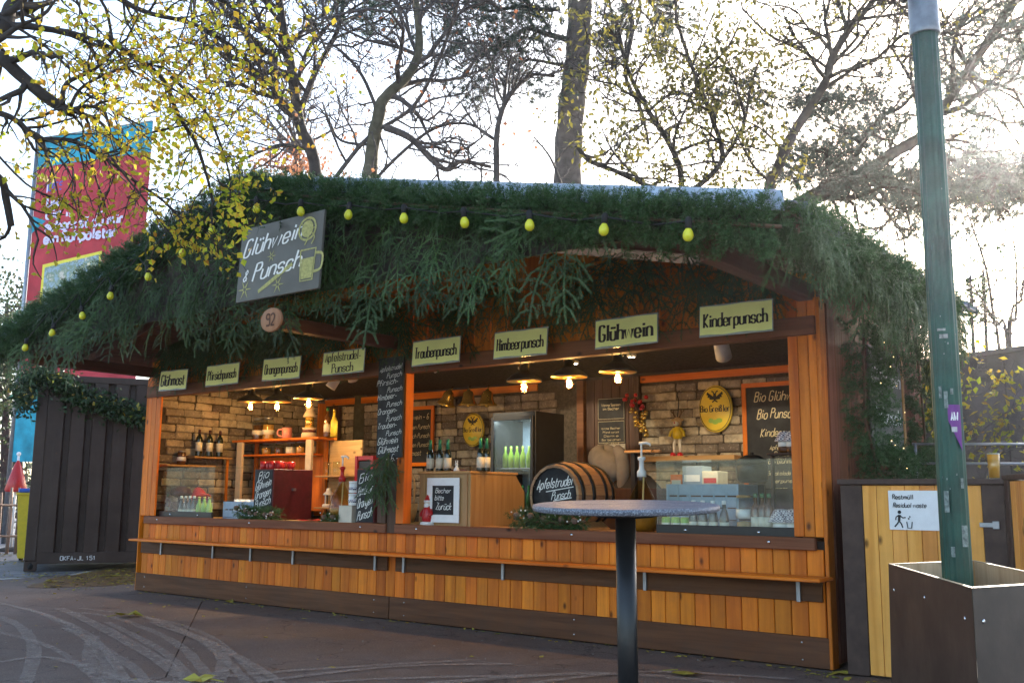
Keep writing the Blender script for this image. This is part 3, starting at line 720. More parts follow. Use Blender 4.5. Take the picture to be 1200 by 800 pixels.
def sprig(seed, L=.11, ln=.022, step=.0042, wd=.005):
    rng = np.random.default_rng(100 + seed); V = [needles_on((0, 0, 0), (0, 0, L), rng, step, ln, wd, 1.2)]
    for k in range(3):
        t = .2 + .2 * k; a = rng.uniform(0, 2 * pi); l = L * .5
        p = np.array([0, 0, L * t]); q = p + np.array([math.cos(a) * l * .7, math.sin(a) * l * .7, l * .7]); V.append(needles_on(p, q, rng, step, ln, wd, 1.2))
    return np.concatenate(V)
FBM = [tri_mesh('fir_branch', fir_branch(i), M['fir']) for i in range(8)]; FB = [fir_branch(i + 20, .5, .0046) for i in range(6)]
SP = [sprig(i) for i in range(6)]
def place(var, mats, locs, scales):
    """merge copies of variants (arrays of triangles) moved by rotation matrices"""
    out = []
    for i in range(len(locs)):
        v = var[i % len(var)]; out.append(v @ np.asarray(mats[i]).T * scales[i] + locs[i])
    return np.concatenate(out)
def euler_np(e): return np.array(Euler(e).to_matrix())
def garland_mesh(path, radius, per_m, rng, var=None, size=1.0, droop=0.0):
    """bushy rope of sprigs pointing outward along a path"""
    var = var or SP; pts = [np.array(p, float) for p in path]; mats, locs, sc = [], [], []
    for a, b in zip(pts[:-1], pts[1:]):
        L = np.linalg.norm(b - a); d = (b - a) / L; n = max(1, int(L * per_m))
        u = np.cross(d, [.21, .3, .93]); u /= np.linalg.norm(u); w = np.cross(d, u)
        for _ in range(n):
            t = rng.uniform(); th = rng.uniform(0, 2 * pi); o = u * math.cos(th) + w * math.sin(th)
            dirv = o + d * rng.uniform(-.6, .9) + np.array([0, 0, -droop]); dirv /= np.linalg.norm(dirv)
            q = Vector(dirv).to_track_quat('Z', 'Y').to_matrix() @ Matrix.Rotation(rng.uniform(0, 6.28), 3, 'Z')
            mats.append(np.array(q)); locs.append(a + (b - a) * t + o * radius * rng.uniform(.15, .75)); sc.append(size * rng.uniform(.75, 1.2))
    return place(var, mats, locs, sc)
rng = np.random.default_rng(5)
# branches covering the gable front of the canopy, hung in overlapping rows
cov = thing('fir_branch_cover', 'dark green fir branches hanging in layers over the front gable of the stall', 'fir branches', (W / 2, -OV - .1, 2.6))
spots = []
for row in range(10):
    zr = 2.85 + row * .13
    x = -.45 + R.uniform(0, .1)
    while x < W + .5:
        if (row == 0 and x > 7.9) or (x > 8.5 and row < 2): pass
        elif zrake(x) - .02 > zr: spots.append((x, zr))
        elif row == 0: spots.append((x, zrake(x) - .06))
        x += R.uniform(.12, .165) if row < 4 else R.uniform(.16, .21)
R.shuffle(spots)
low = [s for s in spots if s[1] < 3.05]; hi = [s for s in spots if s[1] >= 3.05]
ind = low[:130] + hi[:90]; rest = low[130:] + hi[90:]
for x, z in ind:
    s_ = R.uniform(.6, 1.1)
    obj('fir_branch', R.choice(FBM), cov, (x - W / 2, R.uniform(-.05, .04), z - 2.6 + R.uniform(-.09, .09)), (R.uniform(-.35, .2), R.choice((R.uniform(-.5, .5), R.uniform(-1.2, 1.2))), R.uniform(-.7, .7)), scale=(s_, s_, s_))
# sparse branches pinned to the gable wall behind the drink signs
for i in range(68):
    x = R.uniform(.3, 8.6); s_ = R.uniform(.8, 1.15)
    obj('fir_branch', R.choice(FBM), cov, (x - W / 2, 1.875, R.uniform(2.85, 3.3) - 2.6), (R.uniform(-.02, .08), R.uniform(-1.3, 1.3), R.uniform(-.1, .1)), scale=(s_, s_, s_))
mm, ll, ss = [], [], []
for x, z in rest:
    mm.append(euler_np((R.uniform(-.3, .1), R.uniform(-.9, .9), R.uniform(-.6, .6)))); ll.append(np.array([x - W / 2, R.uniform(-.02, .06), z - 2.6 + R.uniform(-.05, .05)])); ss.append(R.uniform(.6, .95))
for i in range(230):
    x = R.uniform(.2, 4.5) if i < 170 else R.uniform(4.5, 8.6)
    mm.append(euler_np((R.uniform(-.02, .08), R.uniform(-1.2, 1.2), R.uniform(-.1, .1)))); ll.append(np.array([x - W / 2, 1.87, R.uniform(2.9, 3.3) - 2.6])); ss.append(R.uniform(.8, 1.25))
obj('underlying_branches', tri_mesh('underlying_branches', place(FB, mm, ll, ss), M['fir']), cov, kind='stuff')
# garland of tight fir along the rake
def garland(name, label, path, radius, per_m, base, mat='fir_warm', var=None, size=1.0, droop=0.0, cord=True):
    o = thing(name, label, 'garland', base); p = [np.array(q) - np.array(base) for q in path]
    obj('needles', tri_mesh('needles', garland_mesh(p, radius, per_m, rng, var, size, droop), M[mat]), o, kind='stuff')
    if cord: MB().tube(p, .012, 5).build('cord', M['twig'], o)
    return o
ya = -OV - .17
path = [(-ES - .1, ya, ZE - .16), (W * .25, ya, zrake(W * .25) - .12), (W / 2 - .1, ya, ZA - .12), (W / 2 + .1, ya, ZA - .12), (W * .75, ya, zrake(W * .75) - .15), (W + ES + .02, ya, ZE - .17)]
garland('fir_garland', 'thick fir garland following the sloping front edge of the gable roof', path, .15, 500, (W / 2, ya, ZE), size=1.05)
xr = W + ES + .04; EY = 1.45
ea = thing('fir_garland', 'fir branches hanging along the side eave of the stall beside the lamp post', 'garland', (xr, .6, ZE))
obj('needles', tri_mesh('needles', garland_mesh([(0, -2.45, -.1), (0, -.6, -.1), (0, EY - .6, -.12)], .15, 350, rng, size=1.0, droop=.15), M['fir_warm']), ea, kind='stuff')
mm, ll, ss = [], [], []
for i in range(210):
    y = -2.5 + (EY + 1.95) * i / 210; mm.append(euler_np((R.uniform(-.3, .3), R.uniform(-.25, .25), pi / 2 + R.uniform(-.5, .5)))); ll.append(np.array([R.uniform(-.12, .1), y, R.uniform(-.2, .02)])); ss.append(R.uniform(.85, 1.2) * (.65 if y < -1.1 else .85 if y < -.5 else 1.0))
obj('hanging_branches', tri_mesh('hanging_branches', place(FB, mm, ll, ss), M['fir']), ea, kind='stuff')
mm, ll, ss = [], [], []
for i in range(14):
    y = -.3 + 1.6 * i / 14; mm.append(euler_np((R.uniform(-.3, .3), R.uniform(-.3, .3), pi / 2 + R.uniform(-.5, .5)))); ll.append(np.array([R.uniform(-.45, -.15), y, R.uniform(-.3, -.05)])); ss.append(R.uniform(.9, 1.3))
obj('hanging_branches', tri_mesh('hanging_branches', place(FB, mm, ll, ss), M['fir']), ea, kind='stuff')
# frame of fir around the sign on the right side wall, with little lights
xs = W + .14
wr = garland('fir_wreath_frame', 'square fir frame with tiny warm lights around the sign on the side wall', [(xs, .62, 2.62), (xs, .55, 1.8), (xs, .8, 1.42), (xs, 1.8, 1.4), (xs, 2.15, 1.5), (xs, 2.1, 2.1), (xs, 2.0, 2.62)], .23, 350, (xs, 1.3, 1.4), size=1.2, droop=.3)
for i in range(26):
    t = R.choice([(R.uniform(.4, .8), R.uniform(1.4, 2.6)), (R.uniform(.6, 2.2), R.uniform(1.3, 1.6)), (R.uniform(1.95, 2.3), R.uniform(1.5, 2.5))])
    MB().ball((.2 + R.uniform(-.06, .06), t[0] - 1.3, t[1] - 1.4), .0045, n=5, m=3).build('fairy_light', M['led'], wr)
# bulbs on a cable under the rake
q_ = onY(320, 375, -OV - .28)
lc = thing('light_chain', 'chain of unlit yellow bulbs strung under the garland of the gable', 'light chain', (W / 2, -OV - .32, ZE))
cab = []; yb = -OV - .3
BX = [.61, 1.18, 1.73, 2.28, 2.9, 3.42, 3.91, 4.53, 5.12, 5.71, 6.31, 6.91, 7.5, 8.09, 8.68]
bm = MB().lathe([(.008, .03), (.02, .02), (.021, -.035), (.018, -.037)], 10).data('socket', M['blackmatt'])
b2 = MB().lathe([(.014, -.03), (.017, -.04), (.028, -.058), (.032, -.078), (.028, -.097), (.015, -.11), (1e-6, -.113)], 14).data('bulb', M['bulb_off'])
BPX = [(38, 410), (70, 393), (103, 373), (138, 350), (180, 328), (222, 300), (257, 274), (308, 249), (360, 253), (417, 257), (481, 261), (551, 266), (628, 270), (716, 275), (814, 281)]
for u_, v_ in BPX:
    q_ = onY(u_, v_, yb); x = q_.x; z = q_.z
    z_ = z + .09 - ZE; bu = obj('bulb', b2, lc, (x - W / 2, -.05, z_), (R.uniform(-.12, .12), R.uniform(-.12, .12), 0)); obj('socket', bm, bu)
    cab.append((x - W / 2, -.05, z_ + .005))
    cab.append((x + .29 - W / 2, .03, zrake(x + .29) - ZE - .22))
MB().tube(cab[:-1], .006, 5).build('cable', M['blackmatt'], lc)

# ------------------------------------------------------------------ signs of the stall
ys_ = -OV - .36
sg = thing('name_sign', 'grey square sign with white script reading Glühwein and Punsch amid the fir', 'sign', (onY(324, 345, ys_).x, ys_, onY(324, 347, ys_).z), (rad(-3), 0, 0))
MB().box(-.51, .51, -.012, .012, 0, .63, b=.003).build('panel', M['slate'], sg)
F0 = face((0, -.0125, 0), *FRONT)
k = INK(); k.text('Glühwein', -.1, .41, .14, w=.16, slant=.35, contrast=.5, fit=.72, rise=.1); k.text('&', -.41, .17, .09, w=.16, slant=.3, contrast=.4); k.text('Punsch', -.02, .18, .14, w=.16, slant=.35, contrast=.5, fit=.58, rise=.08)
k.build('lettering', M['sign_white'], sg, F0)
k = INK()
def starfl(k, x, y, r):
    for i in range(6):
        a = i * pi / 3; k.poly([(x + r * .2 * math.cos(a - .5), y + r * .2 * math.sin(a - .5)), (x + r * math.cos(a), y + r * math.sin(a)), (x + r * .2 * math.cos(a + .5), y + r * .2 * math.sin(a + .5))])
starfl(k, -.09, .34, .06); starfl(k, -.40, .1, .09); starfl(k, .02, .09, .08)
for q in range(3): k.stroke([(-.22 + q * .05, .06 + q * .02), (.08 + q * .05, .2 + q * .02)], .03)
k.stroke(crom([(.33 + .1 * math.cos(a), .5 + .09 * math.sin(a)) for a in [i * pi / 4 for i in range(9)]]), .018); k.disc(.33, .5, .07)
for q in range(5): k.stroke([(.33, .5), (.33 + .09 * math.cos(q * 1.26), .5 + .09 * math.sin(q * 1.26))], .008)
k.stroke([(.27, .33), (.29, .08), (.43, .08), (.45, .33), (.27, .33)], .014); k.poly([(.285, .26), (.435, .26), (.42, .095), (.3, .095)]); k.stroke(crom([(.44, .29), (.53, .27), (.52, .16), (.43, .14)]), .022); k.stroke(crom([(.31, .37), (.34, .42), (.31, .46)]), .012); k.stroke(crom([(.39, .37), (.42, .42), (.39, .46)]), .012)
k.build('painted_spices', M['sign_olive'], sg, F0)
pl = thing('number_plaque', 'oval slice of wood with the burnt number 92 on the beam end', 'plaque', onY(320, 375, -OV - .36), (pi / 2, 0, 0))
MB().lathe([(.085, 0), (.098, .006), (.096, .02), (.09, .024)], 24, Matrix.Diagonal((1.35, 1, 1, 1))).build('disc', M['plaque'], pl); MB().tube([(0, .1, .0), (0, .24, -.06), (0, .3, -.2)], .004, 5).build('wire', M['twig'], pl)
k = INK(); k.text('92', 0, -.045, .09, w=.16, xs=.8); k.build('number', M['carved'], pl, Matrix.Translation((0, 0, .0245)))
# eight drink signs in plastic sleeves
DS = [('Glühmost', .34, .93, 2.715, 2.45, 0, 'pale yellow drink sign reading Glühmost beside the end post'), ('Pfirsichpunsch', 1.33, 1.93, 2.67, 2.485, .0, 'pale yellow drink sign reading Pfirsichpunsch'),
      ('Orangenpunsch', 2.38, 3.02, 2.70, 2.465, .0, 'pale yellow drink sign reading Orangenpunsch'), ('Apfelstrudel-|Punsch', 3.38, 4.03, 2.71, 2.43, 0, 'pale yellow drink sign reading Apfelstrudel-Punsch on two lines'),
      ('Traubenpunsch', 4.69, 5.32, 2.70, 2.44, 0, 'pale yellow drink sign reading Traubenpunsch'), ('Himbeerpunsch', 5.71, 6.34, 2.70, 2.42, 0, 'pale yellow drink sign reading Himbeerpunsch'),
      ('Glühwein', 6.82, 7.45, 2.705, 2.435, 0, 'pale yellow drink sign reading Glühwein in large letters'), ('Kinderpunsch', 7.81, 8.43, 2.72, 2.425, 0, 'pale yellow drink sign reading Kinderpunsch')]
SPX = [(188, 435, 219, 456), (243, 432, 279, 446), (309.5, 423, 351, 441), (379, 412, 427, 437), (484, 400, 539, 424), (579, 388, 642, 417), (698, 375, 771, 402), (820, 357, 906, 390)]
for i, (t, x0, x1, z1, z0, tl, lab) in enumerate(DS):
    qa, qb = onY(SPX[i][0], SPX[i][1], -.2), onY(SPX[i][2], SPX[i][3], -.2); x0, x1 = qa.x, qb.x; z0, z1 = (qa.z + qb.z) / 2 - .125, (qa.z + qb.z) / 2 + .125
    w, h = x1 - x0, z1 - z0
    s_ = thing('drink_sign', lab, 'sign', ((x0 + x1) / 2, -.2, (z0 + z1) / 2), (rad(-4), R.uniform(-.02, .02), R.uniform(-.04, .04)), 'drink signs hung along the header beam')
    MB().box(-w / 2, w / 2, -.004, .004, -h / 2, h / 2, b=.001).build('sleeve', M['sleeve'], s_)
    b = MB(); n = 9; vs = []
    for j in range(n + 1):
        u = -w / 2 + .006 + (w - .012) * j / n; wv = .004 * math.sin(j * 1.3 + i)
        vs += [(u, -.0055, -h / 2 + .014 + wv), (u, -.0055, h / 2 - .011 + wv * .8)]
    b.add(vs, [(2 * j, 2 * j + 2, 2 * j + 3, 2 * j + 1) for j in range(n)]); b.build('card', M['sign_paper'], s_)
    k = INK(); ls = t.split('|')
    if len(ls) == 1: k.text(t, 0, -.05 if len(t) > 9 else -.062, .105 if len(t) > 9 else .13, w=.155 if len(t) > 9 else .19, contrast=.55, serif=True, fit=w * (.86 if len(t) > 8 else .84))
    else: k.text(ls[0], 0, .02, .09, w=.14, contrast=.55, serif=True, fit=w * .86); k.text(ls[1], 0, -.1, .09, w=.15, contrast=.55, serif=True, fit=w * .5)
    k.build('lettering', M['ink'], s_, face((0, -.0058, 0), *FRONT))
# sign in the fir frame on the side wall
ss_ = thing('side_sign', 'dark chalk sign framed by fir on the side wall of the stall', 'sign', (W + .03, 1.4, 1.95))
MB().box(0, .02, -.42, .42, -.45, .5, b=.003).build('panel', M['slate'], ss_)
MB().box(0, .03, .425, .47, -.45, .5, b=.003).build('frame_strip', M['counter'], ss_)
k = INK(); k.text('Glühwein', 0, .2, .13, w=.14, slant=.2, contrast=.5, fit=.74); k.text('& Punsch', 0, -.12, .13, w=.14, slant=.2, contrast=.5, fit=.66)
k.build('lettering', M['sign_white'], ss_, face((.0205, 0, 0), (0, 1, 0)))
# ------------------------------------------------------------------ things inside the stall
def lamp_light(name, loc, power, parent, size=.03, col=(1, .6, .25)):
    l = bpy.data.lights.new(name, 'POINT'); l.energy = power; l.shadow_soft_size = size; l.color = col
    o = bpy.data.objects.new(name, l); COL.objects.link(o); o.parent = parent; o.location = loc; return o
def pendant(px, y, lab, tilt=0.0):
    p = onY(px[0], px[1], y)
    t = thing('pendant_lamp', lab, 'lamp', p, (0, tilt, 0), 'pendant lamps over the counter')
    MB().lathe([(.175, .0), (.172, .012), (.13, .055), (.075, .085), (.05, .1), (.045, .15), (.02, .165)], 24).build('shade', M['black'], t)
    MB().lathe([(.171, -.002), (.13, .045), (.07, .075), (.04, .082), (1e-6, .083)], 24).build('shade_lining', M['gold_in'], t)
    hz = 2.6 - p.z
    MB().tube([(0, 0, .16), (0, 0, hz)], .005, 5).build('cord', M['blackmatt'], t)
    hk = MB(); hk.tube(crom([(-.05, 0, .13), (-.055, 0, .2), (0, 0, .26), (.055, 0, .2), (.05, 0, .13)]), .008, 6); hk.build('bracket', M['brass'], t)
    bu = MB().lathe([(.016, .03), (.02, .0), (.045, -.04), (.052, -.07), (.04, -.1), (.015, -.117), (1e-6, -.12)], 16).build('bulb', M['bulb_glass'], t)
    f = MB()
    for a in range(5): f.tube([(.012 * math.cos(a * 1.26), .012 * math.sin(a * 1.26), -.02), (.016 * math.cos(a * 1.26), .016 * math.sin(a * 1.26), -.075)], .0035, 4)
    f.build('filament', M['glow'], bu)
    lamp_light('bulb_light', (0, 0, -.055), 6.5, t, .04, (1, .72, .42))
    return t
for q, y, lab in (((294, 471), .75, 'black pendant lamp nearest the end post in the left bay'), ((325, 471), .62, 'middle pendant lamp of the left bay'), ((362, 467), .55, 'pendant lamp of the left bay nearest the tall menu board'),
                  ((614, 447), .5, 'pendant lamp of the right bay above the fridge'), ((667, 442), .5, 'pendant lamp of the right bay above the barrel'), ((724, 436), .5, 'pendant lamp of the right bay nearest the posters')):
    pendant(q, y, lab)
def spot(u, v, y, lab, lit, aim, s=1.0):
    p = onY(u, v, y); t = thing('spotlight', lab, 'spotlight', (p.x, p.y, 2.62), (0, 0, aim), 'white spotlights under the ceiling')
    dz = p.z - 2.62
    MB().lathe([(.04 * s, 0), (.04 * s, dz + .03 if dz < -.06 else -.03)], 14).build('mount', M['white'], t)
    rm = Matrix.Translation((0, 0, dz)) @ Matrix.Rotation(rad(32 if lit and lit < 36 else 50), 4, 'X')
    h = MB().lathe([(.03 * s, .09 * s), (.055 * s, .08 * s), (.062 * s, -.09 * s)], 18, rm).build('head', M['white'], t)
    MB().lathe([(1e-6, -.085 * s), (.055 * s, -.086 * s)], 16, rm).build('lamp_face', M['glow_white'] if lit else M['gold_in'], h)
    if lit:
        l = bpy.data.lights.new('spot_beam', 'SPOT'); l.energy = lit; l.spot_size = rad(70); l.color = (1, .82, .56); l.shadow_soft_size = .05
        o = bpy.data.objects.new('spot_beam', l); COL.objects.link(o); o.parent = t; o.matrix_local = rm @ Matrix.Translation((0, 0, -.12))
spot(392, 447, .9, 'lit white spotlight under the Apfelstrudel-Punsch sign', 34, rad(140))
spot(412, 438, 1.1, 'second lit white spotlight close behind the Apfelstrudel-Punsch sign', 26, rad(20))
spot(508, 428, .9, 'unlit looking white spotlight below the Traubenpunsch sign', 38, rad(-20), .8)
spot(846, 408, .7, 'white spotlight below the Kinderpunsch sign', 38, rad(15), 1.15)
for u, v, lab in ((612, 430, 'small ceiling lamp above the fridge pendant'), (673, 423, 'small ceiling lamp above the barrel pendant'), (740, 415, 'small ceiling lamp by the Glühwein sign')):
    p = on(u, v, 2, 2.63); t = thing('ceiling_lamp', lab, 'lamp', p, (0, 0, 0), 'small round ceiling lamps')
    MB().lathe([(.05, 0), (.05, -.02), (.035, -.03)], 16).build('rim', M['white'], t); MB().lathe([(1e-6, -.034), (.034, -.031)], 14).build('lamp_face', M['glow_white'], t)

def lathe_thing(name, lab, cat, loc, parts, group=None, rot=(0, 0, 0), s=1.0):
    t = thing(name, lab, cat, loc, rot, group)
    for nm, prof, mat in parts:
        MB().lathe([(r * s, z * s) for r, z in prof], 14).build(nm, M[mat], t)
    return t
BEER = [('body', [(.001, 0), (.033, .002), (.034, .01), (.034, .14), (.03, .17), (.016, .2), (.0135, .26)], 'bottle'), ('label', [(.0346, .03), (.0346, .12)], 'label'), ('neck_foil', [(.0185, .196), (.0142, .25), (.0145, .285), (.001, .288)], 'foil')]
WINE = [('body', [(.001, 0), (.037, .002), (.038, .01), (.038, .19), (.034, .215), (.016, .24), (.014, .3)], 'bottle'), ('label', [(.0386, .06), (.0386, .16)], 'label'), ('capsule', [(.0155, .25), (.0155, .305), (.001, .307)], 'wine_cork')]
SODA = [('body', [(.001, 0), (.03, .002), (.031, .01), (.031, .11), (.026, .14), (.0135, .17), (.0125, .215)], 'bottle'), ('label', [(.0316, .012), (.0316, .085)], 'label'), ('cap', [(.0145, .2), (.0145, .225), (.001, .227)], 'white')]
GREENB = [('body', [(.001, 0), (.03, .002), (.031, .01), (.031, .1), (.026, .13), (.0135, .16), (.0125, .2)], 'bottle_lime'), ('cap', [(.0145, .19), (.0145, .212), (.001, .214)], 'brass')]
CAN = [('body', [(.027, 0), (.033, .008), (.033, .105), (.027, .115), (.026, .112), (.001, .112)], 'bottle_lime'), ('label', [(.0336, .04), (.0336, .075)], 'label')]
AMBER = [('body', [(.001, 0), (.035, .002), (.036, .01), (.036, .17), (.03, .2), (.0145, .225), (.0135, .28)], 'bottle_brown'), ('label', [(.0366, .05), (.0366, .13)], 'label'), ('cap', [(.016, .265), (.016, .295), (.001, .297)], 'bottle_green')]
NTH = ('first', 'second', 'third', 'fourth', 'fifth', 'sixth')
def bottles(px, y, z, proto, name, lab, cat, group, s=1.0):
    first = None
    for i, (u, v) in enumerate(px):
        p = onY(u, v, y); loc = (p.x, p.y, z)
        l_ = NTH[i] + ' ' + lab + ', counted from the left'
        if first is None: first = lathe_thing(name, l_, cat, loc, proto, group, s=s); o = first
        else: o = copy_tree(first, loc=loc, label=l_)
        o.rotation_euler = (0, 0, R.uniform(0, 6))
# --- left bay, left wall ledges
for i, y in enumerate((.66, .82, .98)):
    lathe_thing('wine_bottle', ('wine bottle with cream label, nearest the end post on the wall ledge', 'middle wine bottle of three on the wall ledge', 'wine bottle at the inner end of the wall ledge')[i], 'bottle', (.14, y, 1.685), WINE, 'wine bottles on the wall ledge', s=1.15)
lathe_thing('storage_jar', 'small glass jar with a pale tag on the low wall ledge', 'jar', (.12, .42, 1.57), [('body', [(.05, 0), (.055, .01), (.055, .14), (.045, .16)], 'bottle_brown'), ('tag', [(.0555, .05), (.0555, .1)], 'white'), ('lid', [(.048, .16), (.048, .18), (.001, .182)], 'metal')])
# glass guard cases at both ends of the counter
def guard(name, lab, x0, x1, z1):
    t = thing(name, lab, 'display case', ((x0 + x1) / 2, .045, ZC)); h = (x1 - x0) / 2
    MB().box(-h, h, -.016, .016, .0, .075, b=.003).build('base_rail', M['black'], t)
    for x in (-h * .55, h * .5):
        sb = MB(); sb.lathe([(.014, 0), (.011, .006), (1e-7, .008)], 10, Matrix.Translation((x, -.0165, .035)) @ Matrix.Rotation(pi / 2, 4, 'X')); sb.build('screw', M['screw'], t)
    MB().box(-h, h, -.003, .003, .076, z1).build('front_pane', M['glass'], t)
    MB().box(-h, -h + .006, .005, .5, .01, z1).build('end_pane', M['glass'], t)
    MB().box(-h, h, -.004, .45, z1 + .001, z1 + .007).build('top_pane', M['glass'], t)
    return t
guard('glass_guard', 'clear glass guard on a black rail beside the end post of the left bay', .3, 1.38, .60)
guard('glass_guard', 'clear glass guard on a black rail at the far right of the counter', 7.32, 8.49, .58)
bottles([(212, 598), (217, 598), (222, 598), (227, 598)], .17, ZC, SODA, 'soda_bottle', 'dark soda bottle with white label in the left glass guard', 'bottle', 'soda bottles in the left guard', 1.15)
bottles([(233, 598), (239, 598), (245, 598)], .17, ZC, GREENB, 'lemonade_bottle', 'lime green bottle in a row inside the left glass guard', 'bottle', 'lime green bottles in the left guard', 1.2)
bottles([(190, 596), (196, 596)], .3, ZC, AMBER, 'syrup_bottle', 'dark bottle behind the glass beside the end post', 'bottle', 'dark bottles by the end post', .95)
lathe_thing('bowl_lid', 'dark red round lidded bowl behind the left glass guard', 'bowl', (*onY(212, 568, .35).xy, 1.16), [('body', [(.06, 0), (.13, .03), (.14, .05), (.12, .1), (.06, .135), (.001, .14)], 'darkred'), ('foot', [(.05, -.245), (.03, -.2), (.03, -.01), (.06, .0)], 'black')])
hat = thing('red_pointed_hat', 'bright red felt hat lying behind the left glass guard', 'hat', (*onY(235, 566, .3).xy, 1.14))
b = MB(); b.lathe([(.11, 0), (.1, .03), (.075, .09), (.04, .14), (.001, .16)], 16, Matrix.Rotation(rad(-25), 4, 'Y')); b.build('crown', M['red'], hat); MB().lathe([(.13, -.01), (.14, .0), (.12, .02)], 16, Matrix.Rotation(rad(-25), 4, 'Y')).build('brim', M['red'], hat)
MB().lathe([(.09, -.225), (.085, -.02)], 14).build('stand', M['black'], hat)
def crate(name, lab, x0, x1, y0, y1, z0, z1, rows=4):
    t = thing(name, lab, 'crate', ((x0 + x1) / 2, (y0 + y1) / 2, z0)); a, c_, h = (x1 - x0) / 2, (y1 - y0) / 2, z1 - z0
    MB().box(-a, a, -c_, c_, 0, .012).build('base', M['crate'], t)
    for sx in (-1, 1):
        for sy in (-1, 1): MB().box(sx * a - .022 if sx > 0 else -a, sx * a if sx > 0 else -a + .022, sy * c_ - .022 if sy > 0 else -c_, sy * c_ if sy > 0 else -c_ + .022, .012, h, b=.002).build('corner_post', M['crate'], t)
    hh = (h - .012) / rows
    for r_ in range(rows):
        za, zb = .012 + r_ * hh + .006, .012 + (r_ + 1) * hh - (.008 if r_ < rows - 1 else 0)
        for sy in (-1, 1): MB().box(-a + .023, a - .023, sy * c_ - .012 if sy > 0 else -c_ + .002, sy * c_ - .002 if sy > 0 else -c_ + .012, za, zb).build('rail', M['crate'], t)
        for sx in (-1, 1): MB().box(sx * a - .012 if sx > 0 else -a + .002, sx * a - .002 if sx > 0 else -a + .012, -c_ + .023, c_ - .023, za, zb).build('rail', M['crate'], t)
    for j in range(1, 6):
        x = -a + 2 * a * j / 6; MB().box(x - .006, x + .006, -c_, -c_ + .013, .012, h - .01).build('rib', M['crate'], t)
    return t
crate('drinks_crate', 'low grey blue plastic crate on the counter beside the left glass guard', 1.36, 1.98, .2, .6, ZC, ZC + .2, 2)
for i in range(5): lathe_thing('cup', ('first', 'second', 'third', 'fourth', 'fifth')[i] + ' upturned white cup from the left in the low crate', 'cup', (1.46 + i * .1, .32, ZC + .1), [('body', [(.04, 0), (.033, .125), (.001, .127)], 'white')], 'cups in the low crate')
# --- shelving unit at the back of the left bay
un = thing('shelf_unit', 'cream and wood shelf unit at the back of the left bay', 'shelf', (1.0, 1.35, .1))
MB().box(-.88, .86, -.16, .16, 1.79, 1.82, b=.003).build('top_board', M['pine_x'], un)
for x in (-.7, .7): MB().box(x - .055, x + .055, -.17, -.13, .0, 1.788, b=.003).build('upright', M['shelf_white'], un)
for x in (-.7, .7): MB().box(x - .03, x + .03, .1, .14, .0, 1.788, b=.003).build('upright', M['pine'], un)
MB().box(-.64, .64, -.15, .15, 1.6, 1.622, b=.002).build('shelf', M['pine_x'], un); MB().box(-.64, .64, .13, .15, .9, 1.59).build('back_panel', M['pine'], un)
MB().box(.76, 1.3, -.1, .15, 1.32, 1.34, b=.002).build('shelf', M['counter'], un); MB().box(.76, 1.3, -.1, .15, .93, .95, b=.002).build('shelf', M['counter'], un)
MB().box(.76, 1.35, .13, .15, .9, 1.78).build('back_panel', M['counter'], un)
tz = 1.92
def onU(u, v, dy=0): p = onY(u, v, 1.35 + dy); return p
def mug(loc, mat, lab, group=None, rz=0.0, s=1.0, name='mug', cat='mug'):
    t = thing(name, lab, cat, loc, (0, 0, rz), group)
    MB().lathe([(.036 * s, 0), (.041 * s, .004), (.042 * s, .095 * s), (.038 * s, .095 * s), (.036 * s, .012), (.001, .012)], 16).build('body', M[mat], t)
    MB().tube(crom([(-.04 * s, 0, .08 * s), (-.075 * s, 0, .075 * s), (-.078 * s, 0, .035 * s), (-.04 * s, 0, .02 * s)]), .007 * s, 6).build('handle', M[mat], t)
    return t
mug((*onU(336, 515).xy, tz), 'pink', 'pink mug standing on the top board of the shelf unit', rz=.6, s=1.55)
for u, mat, lab in ((302, 'bottle_brown', 'tall jar of nuts with pale tag on the shelf unit'), (314, 'cider', 'tall jar of dried fruit beside the pink mug')):
    lathe_thing('nut_jar', lab, 'jar', (*onU(u, 515).xy, tz), [('contents', [(.07, .005), (.075, .02), (.075, .2), (.001, .205)], mat), ('glass', [(.078, 0), (.08, .01), (.08, .24), (.06, .27)], 'glass'), ('lid', [(.062, .27), (.062, .3), (.001, .302)], 'metal'), ('tag', [(.0815, .07), (.0815, .13)], 'label')])
la = lathe_thing('candle_lantern', 'cream tower shaped lantern on the shelf unit under the lamps', 'lantern', (*onU(362, 515).xy, tz), [('base', [(.1, 0), (.1, .05), (.085, .07), (.085, .12), (.095, .13)], 'shelf_white'), ('band', [(.087, .07), (.087, .1)], 'darkred'), ('chamber', [(.06, .13), (.055, .27)], 'brass'), ('roof', [(.09, .27), (.06, .33), (.045, .36), (.06, .38), (.02, .44), (.001, .45)], 'shelf_white')])
for u, pr, lab in ((383, AMBER, 'dark bottle with pale label on the shelf unit'), (391, [('body', [(.001, 0), (.035, .002), (.036, .15), (.014, .21), (.0135, .27)], 'oval'), ('cap', [(.016, .25), (.016, .28), (.001, .282)], 'brass')], 'yellow bottle on the shelf unit')):
    lathe_thing('liqueur_bottle', lab, 'bottle', (*onU(u, 515).xy, tz), pr, s=1.25)
